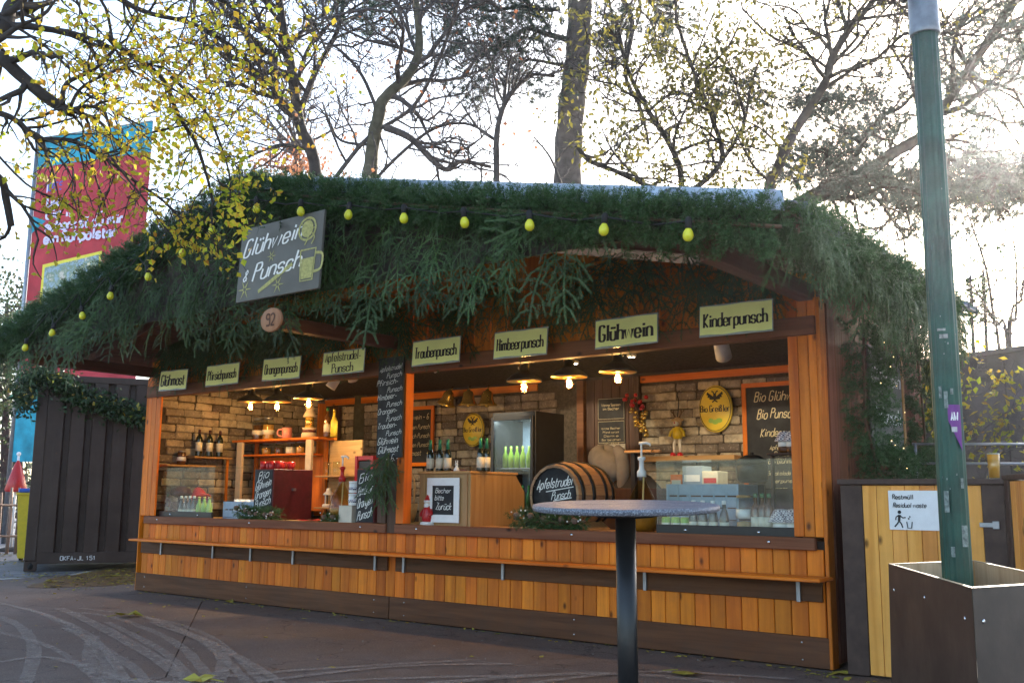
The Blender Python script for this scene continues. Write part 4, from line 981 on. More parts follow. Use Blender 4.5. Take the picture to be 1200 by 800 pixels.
for i, (u, mat) in enumerate(((312, 'cider'), (327, 'bottle_brown'), (340, 'label'), (352, 'cider'), (364, 'label'))):
    lathe_thing('spice_jar', ('round jar of orange slices at the near end under the top board', 'dark spice jar second along under the top board', 'pale jar in the middle under the top board', 'amber jar fourth along under the top board', 'pale jar beside the right upright under the top board')[i], 'jar', (*onU(u, 534).xy, 1.722), [('contents', [(.05, .003), (.06, .02), (.06, .09), (.001, .095)], mat), ('glass', [(.062, 0), (.066, .02), (.066, .12), (.05, .14)], 'glass'), ('lid', [(.052, .14), (.052, .155), (.001, .156)], 'metal')], 'jars under the top board of the shelf unit')
wl2 = lathe_thing('white_lantern', 'small white metal lantern behind the carboy', 'lantern', (*onU(385, 580).xy, 1.05), [('base', [(.075, 0), (.075, .03), (.06, .04)], 'white'), ('chamber', [(.05, .04), (.05, .15)], 'glass'), ('roof', [(.07, .15), (.065, .165), (.03, .2), (.035, .23), (.001, .24)], 'white')])
for q in range(4): MB().box(-.005, .005, .05, .056, .035, .155).build('lantern_bar', M['white'], wl2, ) if False else obj('lantern_bar', MB().box(-.006, .006, .046, .054, .035, .155).data('lantern_bar', M['white']), wl2, rot=(0, 0, q * pi / 2))
for u, lab in ((384, 'straight drinking glass on the small shelf, nearest the unit'), (394, 'straight drinking glass on the small shelf, second along')):
    lathe_thing('drinking_glass', lab, 'glass', (*onU(u, 550).xy, 1.44), [('body', [(.033, 0), (.036, .005), (.04, .15), (.037, .15), (.033, .01), (.001, .01)], 'glass')], 'glasses on the small shelf', s=1.15)
# --- on the counter, left bay
def board_box(name, lab, x0, x1, y0, y1, z1, lines, side='darkred', wch=.1, hh=.09):
    t = thing(name, lab, 'dispenser', ((x0 + x1) / 2, (y0 + y1) / 2, ZC)); a, c_ = (x1 - x0) / 2, (y1 - y0) / 2
    MB().box(-a, a, -c_, c_, 0, z1, b=.006).build('body', M[side], t); MB().box(-a + .012, a - .012, -c_ - .006, -c_ - .001, .012, z1 - .012).build('board', M['chalkboard'], t)
    k = INK(); n = len(lines)
    for i, l in enumerate(lines): k.text(l, 0, z1 - .03 - (i + 1) * (z1 - .06) / n + .02, hh, w=.09, slant=.3, fit=min((x1 - x0) * .8, .02 + len(l) * .055), rise=.25, jit=.05)
    k.build('lettering', M['chalk'], t, face((0, -c_ - .0065, 0), *FRONT)); return t
bx = board_box('punch_dispenser', 'dark red box with a chalkboard front and red mugs on top', 1.93, 2.27, .2, .78, .575, ['Bio', 'Glühwein', 'Orangen', 'Punsch', '6.-'])
MB().box(.17, .2, -.02, .02, .33, .36).build('tap', M['metal'], bx)
for i, (x, y) in enumerate(((1.98, .28), (2.06, .3), (2.14, .28), (2.03, .42), (2.13, .42), (2.2, .5), (2.21, .32))):
    mug((x, y, ZC + .575), 'red', ('red mug on the front left corner of the dark red dispenser', 'second red mug from the left along the front of the dispenser', 'third red mug along the front of the dispenser', 'red mug in the back row of the dispenser, left', 'red mug in the back row of the dispenser, middle', 'red mug at the back right of the dispenser', 'red mug on the front right corner of the dispenser')[i], 'red mugs on the dispenser', R.uniform(2, 4), .95)
MB_ = None
def small_garland(lab, pts, rad_, base, n_cones, label_mat='fir_warm'):
    o = garland('counter_garland', lab, pts, rad_, 520, base, label_mat, None, .55, .1)
    for i in range(n_cones):
        p = Vector(pts[0]).lerp(Vector(pts[-1]), (i + .5) / n_cones) - Vector(base) + Vector((R.uniform(-.03, .03), -.07, R.uniform(-.01, .04)))
        c_ = MB(); c_.lathe([(.004, -.03), (.024, -.022), (.03, -.005), (.024, .015), (.012, .032), (.001, .04)], 9, Matrix.Translation(p) @ Matrix.Rotation(rad(70), 4, 'X')); c_.build('pine_cone', M['cone'], o)
        for q in range(3): MB().ball(p + Vector((R.uniform(-.07, .07), -.01, R.uniform(-.04, .05))), .008, n=6, m=4).build('berry', M['white'], o)
    return o
small_garland('short frosted fir garland with cones in front of the dark red dispenser', [(1.78, .12, ZC + .1), (2.0, .1, ZC + .06), (2.3, .1, ZC + .06), (2.52, .12, ZC + .04)], .085, (2.1, .1, ZC), 6)
def carboy(lab, u, y, s, pump_red):
    p = onY(u, 560, y); t = thing('carboy', lab, 'carboy', (p.x, y, ZC), (0, 0, 0))
    MB().lathe([(.001, 0), (.09 * s, .002), (.125 * s, .04 * s), (.13 * s, .13 * s), (.1 * s, .25 * s), (.04 * s, .36 * s), (.025 * s, .42 * s), (.028 * s, .44 * s)], 22).build('glass', M['carboy'], t)
    MB().lathe([(.001, .006), (.085 * s, .008), (.118 * s, .045 * s), (.122 * s, .12 * s), (.119 * s, .14 * s), (.001, .141 * s)], 22).build('punch', M['cider'], t)
    MB().tube([(0, 0, .05 * s), (0.02, 0, .42 * s)], .007, 6).build('dip_tube', M['white'], t)
    MB().lathe([(.036 * s, .41 * s), (.036 * s, .45 * s), (.02 * s, .47 * s), (.018 * s, .53 * s), (.03 * s, .54 * s), (.03 * s, .56 * s), (.01, .565 * s)], 16).build('collar', M['red' if pump_red else 'white'], t)
    MB().tube([(0, 0, .56 * s), (0, 0, .66 * s)], .009, 6).build('plunger', M['white'], t)
    MB().tube([(-.02, 0, .665 * s), (.05, 0, .668 * s), (.085, 0, .655 * s), (.088, 0, .64 * s)], [.013, .012, .009, .008], 7).build('spout', M['white'], t)
    return t
carboy('round glass carboy of amber punch with red collared pump, in the left bay', 401, .32, 1.05, True)
small_garland('little fir ring around the foot of the red pumped carboy', [(3.14, .22, ZC + .03), (3.3, .18, ZC + .02), (3.45, .2, ZC + .03)], .05, (3.3, .2, ZC), 2)
rc = thing('red_cloth', 'red printed cloth lying on the counter behind the carboy', 'cloth', (*on(372, 598, 2, ZC + .005).xy, ZC))
b = MB(); rc.location = (2.85, .45, ZC)
nx, ny = 10, 6; b.add([(-.3 + .6 * i / nx, -.16 + .3 * j / ny, .006 + .006 * math.sin(i * 1.7 + j) + .004 * math.sin(j * 2.3)) for j in range(ny + 1) for i in range(nx + 1)], [(j * (nx + 1) + i, j * (nx + 1) + i + 1, (j + 1) * (nx + 1) + i + 1, (j + 1) * (nx + 1) + i) for j in range(ny) for i in range(nx)], True)
b.build('cloth', M['red'], rc)
cb = thing('cream_box', 'cream cardboard box on the counter under white tins', 'box', (3.52, .25, ZC)); MB().box(-.1, .1, -.09, .09, 0, .17, b=.003).build('body', M['cream'], cb); MB().box(-.1, .1, -.09, .09, .171, .178).build('lid', M['cream'], cb)
for i in range(2): lathe_thing('tin', ('lower white patterned tin on the cream box', 'upper white patterned tin on the cream box')[i], 'tin', (3.56, .25, ZC + .18 + i * .13), [('body', [(.06, 0), (.062, .005), (.062, .095), (.055, .1)], 'white'), ('band', [(.0625, .03), (.0625, .06)], 'cloth_check'), ('lid', [(.064, .098), (.064, .122), (.001, .124)], 'white')])
board_box('menu_box', 'narrow dark red box with chalk lettering beside the centre post', 3.66, 3.93, .18, .5, .56, ['Bio', 'Himbeer', 'Orangen', 'Punsch'])
rr_ = thing('red_rack', 'red framed dispenser standing behind the carboy', 'dispenser', (3.0, 1.0, .1)); 
for x in (-.13, .13): MB().box(x - .02, x + .02, -.1, .1, 0, 1.55, b=.003).build('upright', M['red'], rr_)
MB().box(-.11, .11, -.09, .09, 1.5, 1.55, b=.003).build('top', M['red'], rr_); MB().box(-.11, .11, -.08, .09, .8, 1.49, b=.003).build('tank', M['black'], rr_)
bk = thing('basket', 'wicker basket with a high hoop handle beside the narrow menu box', 'basket', (3.72, .85, ZC - .0)); MB().lathe([(.1, 0), (.13, .1), (.14, .2), (.13, .2), (.1, .02), (.001, .02)], 16).build('bowl', M['straw'], bk)
MB().tube(crom([(-.13, 0, .2), (-.13, 0, .45), (-.0, 0, .58), (.13, 0, .45), (.13, 0, .2)]), .011, 6).build('handle', M['straw'], bk)
MB().box(-.6, .9, -.2, .25, -.02, -.0).build('tray', M['counter'], bk)
# the tall menu board on the centre post
tb = thing('menu_board', 'tall narrow chalkboard menu hung on the centre post', 'chalkboard', (4.385, -.075, 1.57), (0, rad(0), 0))
MB().box(-.175, .175, -.012, .012, 0, 1.0, b=.002).build('slate', M['chalkboard'], tb)
k = INK(); y = .94
for l, dx, hh in (('Apfelstrudel', 0, .045), ('Punsch', .05, .045), ('Pfirsich-', -.04, .05), ('Punsch', .06, .045), ('Himbeer-', -.04, .05), ('Punsch', .06, .045), ('Orangen-', -.03, .05), ('Punsch', .06, .045), ('Trauben-', -.03, .05), ('Punsch', .06, .045), ('Glühwein', -.02, .06), ('Glühmost', -.01, .06), ('~ 6.-', .05, .06)):
    y -= .072 if hh < .06 else .085; k.text(l, dx, y, hh * 1.1, w=.09, slant=.35, fit=min(.3, len(l) * .034), rise=.08, jit=.03)
k.build('lettering', M['chalk'], tb, face((0, -.0125, 0), *FRONT))
fb_ = thing('fir_bunch', 'bunch of fir twigs tied to the centre post below the tall menu board', 'fir bunch', (4.37, -.12, 1.62))
for i in range(7): obj('fir_branch', R.choice(FBM), fb_, (R.uniform(-.07, .07), R.uniform(-.04, .0), R.uniform(-.08, .03)), (R.uniform(-.2, .1), R.uniform(-.35, .35), R.uniform(-1, 1)), scale=[R.uniform(.85, 1.15)] * 3)
# --- right bay
sa = thing('santa_figure', 'small Santa figure in a white bearded hat beside the wooden box', 'figurine', (4.66, .2, ZC))
MB().lathe([(.075, 0), (.07, .03), (.02, .04)], 16).build('base', M['white'], sa)
MB().lathe([(.05, .035), (.06, .07), (.045, .15), (.03, .19)], 14).build('coat', M['red'], sa); MB().ball((0, 0, .215), .034).build('head', M['cream'], sa)
MB().ball((0, -.02, .19), .03, .02, .035).build('beard', M['white'], sa); MB().lathe([(.037, .225), (.034, .245), (.014, .29), (.001, .3)], 12).build('hat', M['red'], sa); MB().lathe([(.04, .222), (.041, .238), (.036, .242)], 12).build('hat_brim', M['white'], sa); MB().ball((.012, 0, .302), .012).build('pompom', M['white'], sa)
for sx in (-1, 1): MB().tube([(sx * .045, 0, .155), (sx * .07, -.02, .11), (sx * .05, -.045, .09)], [.016, .015, .012], 7).build('arm', M['red'], sa)
ra = thing('red_panel_box', 'dark red cupboard standing behind the Santa figure', 'cupboard', (4.72, .5, ZC)); MB().box(-.13, .1, -.1, .1, 0, .55, b=.004).build('body', M['darkred'], ra)
for z in (.02, .29): MB().box(-.11, .08, -.112, -.101, z, z + .24, b=.003).build('door', M['darkred'], ra)
wb = thing('wooden_box', 'light wooden cabinet on the counter with a sloped side and framed notice', 'cabinet', (4.86, .62, ZC))
MB().prism([(-.4, 0), (.45, 0), (.45, .33), (.3, .5), (-.4, .5)], 0, .30, .335).build('side_panel', M['box_wood'], wb)
MB().prism([(-.4, 0), (.45, 0), (.45, .33), (.3, .5), (-.4, .5)], 0, -.335, -.30).build('side_panel', M['box_wood'], wb)
MB().box(-.298, .298, -.4, -.38, .0, .5, b=.002).build('front_panel', M['box_wood'], wb); MB().box(-.345, .345, -.425, .33, .501, .525, b=.004).build('top', M['counter'], wb)
for x in (-.275, .275): MB().box(x - .025, x + .025, -.412, -.401, .0, .5, b=.002).build('frame_strip', M['box_wood'], wb)
pf = thing('framed_notice', 'white framed chalk notice reading Becher bitte zurück on the cabinet front', 'picture', (4.86, .205, ZC + .03))
for a in ((-.21, .21, 0, .075), (-.21, .21, .355, .43)): MB().box(a[0], a[1], -.012, .0, a[2], a[3], b=.002).build('frame', M['white_paint'], pf)
for a in ((-.21, -.14), (.14, .21)): MB().box(a[0], a[1], -.0115, .0, .076, .354, b=.002).build('frame', M['white_paint'], pf)
MB().box(-.139, .139, -.005, .0, .076, .354).build('slate', M['chalkboard'], pf)
k = INK(); k.text('Becher', -.0, .285, .045, w=.12, slant=.25, fit=.2); k.text('bitte', -.05, .215, .05, w=.12, slant=.25, fit=.11); k.text('Zurück', .01, .125, .065, w=.12, slant=.25, fit=.2)
k.build('lettering', M['chalk'], pf, face((0, -.0055, 0), *FRONT))
ztop = ZC + .526
for u, lab in ((504, 'beer bottle with green neck foil on the cabinet, nearest the post'), (515, 'middle beer bottle of the three on the cabinet'), (524.5, 'beer bottle on the cabinet next to the figurine'), (563, 'beer bottle at the far end of the cabinet, front'), (570, 'beer bottle at the far end of the cabinet, behind')):
    p = onY(u, 548, .36 if u != 570 else .42); lathe_thing('beer_bottle', lab, 'bottle', (p.x, p.y, ztop), BEER, 'beer bottles on the wooden cabinet', s=1.12)
fg = thing('china_figurine', 'tiny white china figurines on the cabinet between the beer bottles', 'figurine', (*onY(535, 548, .34).xy, ztop))
MB().lathe([(.03, 0), (.028, .02), (.012, .045), (.012, .055)], 10).build('body', M['white'], fg); MB().ball((0, 0, .068), .017).build('head', M['white'], fg)
for sx in (-1, 1): MB().ball((sx * .012, 0, .095), .006, .005, .016, 6, 4).build('ear', M['white'], fg)
# back wall boards and oval plates
def chalk_frame(name, lab, x0, x1, z0, z1, lines, y=D - .07, mat='pine', ink='chalk_warm'):
    t = thing(name, lab, 'chalkboard', ((x0 + x1) / 2, y, z0)); a, h = (x1 - x0) / 2, z1 - z0; f = .05
    MB().box(-a + f, a - f, -.006, .006, f, h - f).build('slate', M['chalkboard'], t)
    for s in ((-a, a, h - f + .001, h), (-a, a, 0, f - .001)): MB().box(s[0], s[1], -.016, .016, s[2], s[3], b=.003).build('frame', M['pine_x'], t)
    for s in ((-a, -a + f), (a - f, a)): MB().box(s[0], s[1], -.0155, .0155, f, h - f, b=.003).build('frame', M['pine'], t)
    k = INK()
    for l, x, z, hh, fit in lines: k.text(l, x * a, z * h, hh, w=.095, slant=.25, fit=fit * 2 * a, jit=.04, rise=.01)
    k.build('lettering', M[ink], t, face((0, -.0065, 0), *FRONT)); return t
chalk_frame('price_board', 'orange framed chalkboard of punch prices on the back wall behind the beer bottles', 1.62, 2.27, 1.6, 2.42, [('Glühwein ~ 6', 0, .78, .07, .7), ('Orangen Punsch', 0, .62, .06, .75), ('Pfirsich Punsch', 0, .47, .06, .75), ('Trauben Punsch', 0, .32, .06, .75), ('Glühmost', -.2, .18, .07, .5)])
chalk_frame('price_board', 'large orange framed chalkboard beside the right post listing Bio Glühwein', 6.78, 7.9, 1.1, 2.43, [('Bio Glühwein', -.25, .85, .1, .5), ('Bio Punsch', -.32, .71, .1, .38), ('Kinderpunsch', -.2, .565, .085, .44), ('Apfelstrudel', -.2, .46, .045, .26), ('Punsch', -.2, .41, .045, .18), ('Bio Glühmost', -.2, .35, .05, .3), ('Schokolade Rum', -.2, .26, .04, .32), ('Eierpunsch', -.2, .2, .04, .26), ('warmer Most', -.2, .14, .04, .28)])
def oval(lab, x, z, rx, rz):
    t = thing('oval_sign', lab, 'sign', (x, D - .09, z), (pi / 2, 0, 0), 'yellow oval enamel signs on the brick wall')
    MB().lathe([(.001, .0), (1, .0), (1.0, .02), (.96, .03), (.001, .03)], 30, Matrix.Diagonal((rx, rz, 1, 1))).build('plate', M['oval'], t)
    k = INK(); k.text('Bio Greißler', 0, -rz * .12, rz * .26, w=.17, contrast=.4, serif=True, fit=rx * 1.75)
    k.stroke(crom([(rx * .93 * math.cos(a), rz * .93 * math.sin(a)) for a in [2 * pi * i / 20 for i in range(21)]], 3), .008)
    # a two-headed eagle above the words
    k.disc(0, rz * .5, rx * .1, rz * .16)
    for s in (-1, 1):
        k.poly([(s * rx * .06, rz * .5), (s * rx * .45, rz * .72), (s * rx * .5, rz * .6), (s * rx * .4, rz * .58), (s * rx * .44, rz * .48), (s * rx * .32, rz * .48), (s * rx * .32, rz * .4), (s * rx * .06, rz * .38)][::s])
        k.stroke(crom([(s * rx * .04, rz * .6), (s * rx * .1, rz * .72), (s * rx * .2, rz * .74)]), .014); k.stroke([(0, rz * .36), (s * rx * .16, rz * .28)], .014)
    k.build('lettering', M['ink'], t, Matrix.Translation((0, 0, .0305)), .0005)
    k = INK(); k.disc(-rx * .25, -rz * .5, rx * .16, rz * .1); k.disc(rx * .22, -rz * .5, rx * .2, rz * .1); k.disc(0, -rz * .56, rx * .2, rz * .1); k.build('painted_fruit', M['bottle_lime'], t, Matrix.Translation((0, 0, .0305)), .0005)
oval('small yellow oval plate with eagle beside the fridge', 3.0, 2.06, .185, .22); oval('large yellow oval plate with eagle on the right brick wall', 6.48, 2.17, .2, .26)
for i, u in enumerate((525, 549, 571)):
    p = onY(u, 466, D - .25); t = thing('brass_bell', ('brass bell nearest the price board under the wall beam', 'middle brass bell of the three under the wall beam', 'brass bell nearest the fridge under the wall beam')[i], 'bell', p, (0, rad(22 if i == 0 else 0), 0), 'brass bells under the wall beam')
    MB().lathe([(.125, -.1), (.128, -.092), (.1, -.06), (.08, -.01), (.072, .05), (.055, .08), (.025, .095), (.02, .11)], 20).build('bell_cup', M['brass'], t); MB().ball((0, 0, -.1), .025).build('clapper', M['brass'], t); MB().tube([(0, 0, .095), (0, .03, .16)], .01, 6).build('loop', M['brass'], t)
# fridge
fr = thing('drinks_fridge', 'tall black fridge with a lit glass door full of bottles', 'fridge', (4.70, 1.78, .1))
for sx in (-1, 1): MB().box(sx * .285 - .015, sx * .285 + .015, -.26, .28, 0, 2.02, b=.004).build('side_wall', M['black'], fr)
MB().box(-.269, .269, .26, .28, 0, 2.02).build('back_wall', M['crate'], fr)
MB().box(-.269, .269, -.26, .259, 1.96, 2.02).build('top', M['black'], fr); MB().box(-.269, .269, -.26, .259, 0, .12).build('base', M['black'], fr)
for z in (.5, .95, 1.4): MB().box(-.268, .268, -.22, .25, z, z + .012).build('shelf', M['metal'], fr)
dr = MB().box(-.26, .26, -.285, -.279, .14, 1.95).build('door', M['glass'], fr)
for a in ((-.29, -.255, .13, 1.97), (.255, .29, .13, 1.97)): MB().box(a[0], a[1], -.3, -.266, a[2], a[3], b=.003).build('door_frame', M['black'], dr)
MB().box(-.254, .254, -.3, -.266, 1.93, 1.97, b=.003).build('door_frame', M['black'], dr)
MB().box(-.23, .23, -.2, -.17, 1.94, 1.955).build('light_tube', M['fridge_light'], fr)
l = bpy.data.lights.new('fridge_glow', 'AREA'); l.energy = 2.2; l.shape = 'RECTANGLE'; l.size = .4; l.size_y = .1; l.color = (.8, .95, 1)
o = bpy.data.objects.new('fridge_glow', l); COL.objects.link(o); o.parent = fr; o.location = (0, -.12, 1.935)
for si, (z, mat, h) in enumerate(((1.412, 'bottle_lime', .24), (.962, 'bottle_green', .26), (.512, 'bottle_green', .26))):
    pb = MB().lathe([(.001, 0), (.031, .002), (.031, h * .55), (.013, h * .78), (.013, h)], 10).data('fridge_bottle', M[mat])
    for r_ in range(1):
        for c_ in range(6):
            o = obj('fridge_bottle', pb, None, (4.70 - .21 + c_ * .083, 1.78 - .14 + r_ * .12, .1 + z)); o['label'] = NTH[c_] + (' lime green bottle from the left on the top shelf of the fridge', ' green bottle from the left on the middle shelf of the fridge', ' green bottle from the left on the lower shelf of the fridge')[si]
            o['category'] = 'bottle'; o['group'] = ('bottles on the top fridge shelf', 'bottles on the middle fridge shelf', 'bottles on the lower fridge shelf')[si]
# barrel with a chalk lid
ba = thing('barrel', 'oak barrel lying on the counter with chalk lettering on its dark lid', 'barrel', (6.2, .18, ZC + .3), (-pi / 2, 0, 0))
for i in range(20):
    b = MB(); a0, a1 = 2 * pi * i / 20 + .006, 2 * pi * (i + 1) / 20 - .006; pr = [(.27, 0), (.297, .15), (.305, .3), (.297, .45), (.27, .6)]
    vs = [(r_ * math.cos(a), r_ * math.sin(a), z) for r_, z in pr for a in (a0, a1)] + [((r_ - .025) * math.cos(a), (r_ - .025) * math.sin(a), z) for r_, z in pr for a in (a0, a1)]
    fs = [(2 * j, 2 * j + 1, 2 * j + 3, 2 * j + 2) for j in range(4)] + [(10, 11, 1, 0), (8, 9, 19, 18)] + [(2 * j, 2 * j + 2, 12 + 2 * j, 10 + 2 * j) for j in range(4)] + [(2 * j + 1, 11 + 2 * j, 13 + 2 * j, 2 * j + 3) for j in range(4)]
    b.add(vs, fs); b.build('stave', M['barrel'], ba)
for z, r_ in ((.06, .286), (.2, .305), (.4, .305), (.54, .286)): MB().lathe([(r_ - .004, z - .02), (r_ + .003, z - .02), (r_ + .003, z + .02), (r_ - .004, z + .02)], 30).build('hoop', M['hoop'], ba)
MB().lathe([(.001, .02), (.244, .02), (.244, .04), (.001, .04)], 30).build('head', M['chalkboard'], ba)
k = INK(); k.text('Apfelstrudel', -.01, .07, .085, w=.1, slant=.3, fit=.38, rise=.12); k.text('Punsch', .06, -.03, .07, w=.1, slant=.3, fit=.2, rise=.12); k.stroke([(-.1, .03), (.2, .075)], .008); k.stroke([(-.02, -.05), (.18, -.02)], .008); k.text('Bio Glühmost', -.0, -.15, .07, w=.1, slant=.3, fit=.36)
k.build('lettering', M['chalk'], ba, face((0, 0, .0198), (1, 0, 0), (0, -1, 0)))
for s in (-1, 1): MB().prism([(s * .1, .18), (s * .26, .3), (s * .28, .3), (s * .12, .18)][::s], 2, .1, .5).build('cradle', M['counter'], ba)
small_garland('frosted fir garland with cones below the chalk lettered barrel', [(5.86, .05, ZC + .09), (6.1, .02, ZC + .07), (6.4, .02, ZC + .07), (6.62, .06, ZC + .08)], .1, (6.2, .04, ZC), 5)
# posters on the dark door
for i, (z0, z1, mat, lab) in enumerate(((2.11, 2.37, 'chalkboard', 'dark poster with one line of print, uppermost on the dark door'), (1.83, 2.1, 'chalkboard', 'dark poster of small print below the uppermost one'), (1.65, 1.82, 'label', 'pale paper notice below the two dark posters'))):
    t = thing('poster', lab, 'poster', (5.1, D - .056, z0)); MB().box(-.19, .19, -.004, .002, 0, z1 - z0).build('sheet', M[mat], t)
    k = INK(); ink = 'chalk_warm' if mat == 'chalkboard' else 'ink'; h = z1 - z0
    for q in range(2 if i == 0 else 5): k.text(('Warme Speisen', 'im Becher')[q % 2] if i == 0 else ('bitte Becher', 'Pfand zurück', 'Danke', 'Bar bezahlen', 'im Hof')[q], 0, h * .62 - q * .045, .03 if i == 0 else .022, w=.14, fit=.26 - .03 * (q % 3))
    k.stroke([(-.18, .01), (-.18, h - .01), (.18, h - .01), (.18, .01), (-.18, .01)], .004)
    k.build('lettering', M[ink], t, face((0, -.0045, 0), *FRONT))
# cream bundle and dark jacket behind the barrel
p = onY(712, 545, 1.5)
cbn = thing('cloth_bundle', 'cream knitted cloth bundle piled behind the barrel', 'cloth', (p.x, 1.5, p.z - .17))
b = MB(); vs = []; n, mrow = 22, 12
for j in range(mrow + 1):
    ph = pi * j / mrow
    for i in range(n):
        a = 2 * pi * i / n; r_ = math.sin(ph) * (1 + .05 * math.sin(9 * a) * math.sin(ph)); vs.append((.2 * r_ * math.cos(a) + .04 * math.cos(ph), .16 * r_ * math.sin(a), .19 - .17 * math.cos(ph) + .03 * math.sin(a * 2)))
b.add(vs, [(j * n + i, j * n + (i + 1) % n, (j + 1) * n + (i + 1) % n, (j + 1) * n + i) for j in range(mrow) for i in range(n)], True); b.build('hood', M['cream_dim'], cbn)
b = MB(); b.tube(crom([(.12, -.02, .34), (.2, -.06, .26), (.22, -.06, .1), (.2, -.04, -.1)], 5), [.04, .05, .055, .06, .062, .064, .066, .068, .07, .07, .07, .07, .06, .06, .05, .05][:16], 10); b.build('scarf', M['cream_dim'], cbn)
b = MB(); b.lathe([(.3, -.75), (.31, -.3), (.27, -.05), (.16, .06), (.06, .1)], 18, Matrix.Translation((.3, .05, 0)) @ Matrix.Diagonal((1, .6, 1, 1))); b.build('dark_jacket', M['blackmatt'], cbn)
carboy('glass carboy with a white pump behind the round bar table', 752, .3, 1.12, False)
bd = thing('serving_board', 'small wooden board behind the white pump', 'board', (*onY(752, 529, .9).xy, onY(752, 529, .9).z)); MB().box(-.16, .13, -.05, .05, -.012, .012, b=.004).build('blade', M['counter'], bd); MB().box(.131, .2, -.02, .02, -.012, .012, b=.004).build('handle', M['counter'], bd); MB().box(-.1, -.06, -.03, .03, -.65, -.013).build('stand', M['blackmatt'], bd)
gr = thing('bauble_cluster', 'hanging cluster of red and gold baubles like grapes beside the brick wall', 'ornament', (5.62, D - .25, 2.42))
for i in range(46):
    t = i / 46; zz = -.05 - .48 * t; rr = .16 * (1 - t) ** .6 + .02; a = R.uniform(0, 6.28); q = R.uniform(.3, 1)
    MB().ball((rr * q * math.cos(a) - .1 + .16 * t, rr * q * math.sin(a) * .6, zz + R.uniform(-.03, .03)), .024, n=8, m=6).build('bauble', M['red' if t < .38 else 'brass'], gr)
MB().tube([(-.1, 0, .18), (-.1, 0, -.1), (0, 0, -.4)], .006, 5).build('stem', M['twig'], gr)
# reindeer doll hanging on a hook
pd = onY(794, 505, D - .12)
dl = thing('reindeer_doll', 'plush reindeer doll with red boots hanging on the right brick wall', 'doll', pd)
MB().ball((0, 0, .1), .055, .045, .06).build('head', M['straw'], dl); MB().ball((0, -.04, .08), .035, .03, .028).build('muzzle', M['cream'], dl); MB().ball((0, -.07, .09), .01, n=6, m=4).build('nose', M['red'], dl)
MB().lathe([(.045, -.09), (.06, -.05), (.055, .0), (.03, .05)], 12).build('body', M['yellow'], dl)
for sx in (-1, 1):
    MB().tube([(sx * .04, 0, .03), (sx * .08, -.01, -.01), (sx * .09, -.02, -.06)], [.018, .016, .016], 7).build('arm', M['yellow'], dl)
    lg = MB().tube([(sx * .025, 0, -.08), (sx * .035, -.02, -.15), (sx * .04, -.01, -.24)], [.02, .018, .016], 7).build('leg', M['cream'], dl)
    MB().ball((sx * .045, -.03, -.27), .03, .05, .035).build('boot', M['red'], lg)
    MB().tube(crom([(sx * .02, 0, .15), (sx * .05, 0, .2), (sx * .04, 0, .25)]), .008, 5).tube([(sx * .05, 0, .2), (sx * .085, 0, .23)], .006, 5).build('antler', M['twig'], dl)
    MB().ball((sx * .06, 0, .125), .022, .01, .014, 7, 5).build('ear', M['straw'], dl)
MB().tube(crom([(0, 0, .15), (.01, .02, .33), (-.02, .04, .42), (.02, .03, .46)]), .006, 5).build('hook', M['black'], dl)
pot = lathe_thing('black_pot', 'black domed cooking pot on a stand behind the right glass guard', 'pot', (*onY(881, 540, .9).xy, 1.33), [('body', [(.1, 0), (.13, .03), (.14, .14), (.135, .15)], 'black'), ('lid', [(.14, .152), (.12, .2), (.06, .235), (.02, .24), (.02, .26), (.001, .262)], 'blackmatt'), ('stand', [(.12, -.415), (.1, -.4), (.1, -.01)], 'black')])
crate('drinks_crate', 'tall grey blue plastic crate behind the bottles at the right end of the counter', 7.2, 7.86, .42, .8, ZC, ZC + .4, 4)
bottles([(781, 614), (792, 614), (803, 614)], .17, ZC, CAN, 'drink_can', 'lime green drink can in the row behind the right glass', 'can', 'lime green cans', 1.15)
bottles([(813, 616), (824, 616), (836, 616), (849, 616)], .16, ZC, SODA, 'juice_bottle', 'dark juice bottle with pale label behind the right glass', 'bottle', 'juice bottles in the right guard', 1.18)
bottles([(886, 610), (894, 610), (902, 610)], .3, ZC, AMBER, 'cordial_bottle', 'amber bottle with a pale label beside the cloth topped jars', 'bottle', 'amber bottles in the right guard', 1.1)
def clothjar(lab, loc, s=1.0):
    return lathe_thing('jam_jar', lab, 'jar', loc, [('glass', [(.045, 0), (.05, .01), (.05, .1), (.042, .12)], 'bottle_brown'), ('tag', [(.0506, .04), (.0506, .08)], 'white'), ('cloth_cap', [(.075, .075), (.062, .1), (.05, .125), (.04, .14), (.001, .145)], 'cloth_check')], 'cloth capped jam jars', s=s)
for u, v, z, y, lab in ((917, 612, ZC, .2, 'jam jar with a chequered cloth cap, lower row nearest the amber bottles'), (930, 612, ZC, .22, 'jam jar with a chequered cloth cap, lower row beside the right post'), (921, 520, 1.42, .5, 'jam jar with a chequered cloth cap, upper row, further from the post'), (931, 520, 1.42, .45, 'jam jar with a chequered cloth cap, upper row, beside the right post')):
    p = onY(u, v, y); clothjar(lab, (p.x, y, z if z == ZC else p.z - .07), 1.45 if z == ZC else 1.2)
p = onY(926, 528, .47); js = thing('jar_stand', 'slim dark stand carrying the upper jam jars beside the right post', 'stand', (p.x, .47, ZC)); zt = onY(921, 520, .5).z - .072 - ZC
MB().box(-.16, .16, -.09, .09, zt - .018, zt - .002, b=.003).build('shelf', M['brown_z'], js)
for x in (-.15, .15): MB().box(x - .01, x + .01, -.02, .02, 0, zt - .019).build('post', M['brown_z'], js)
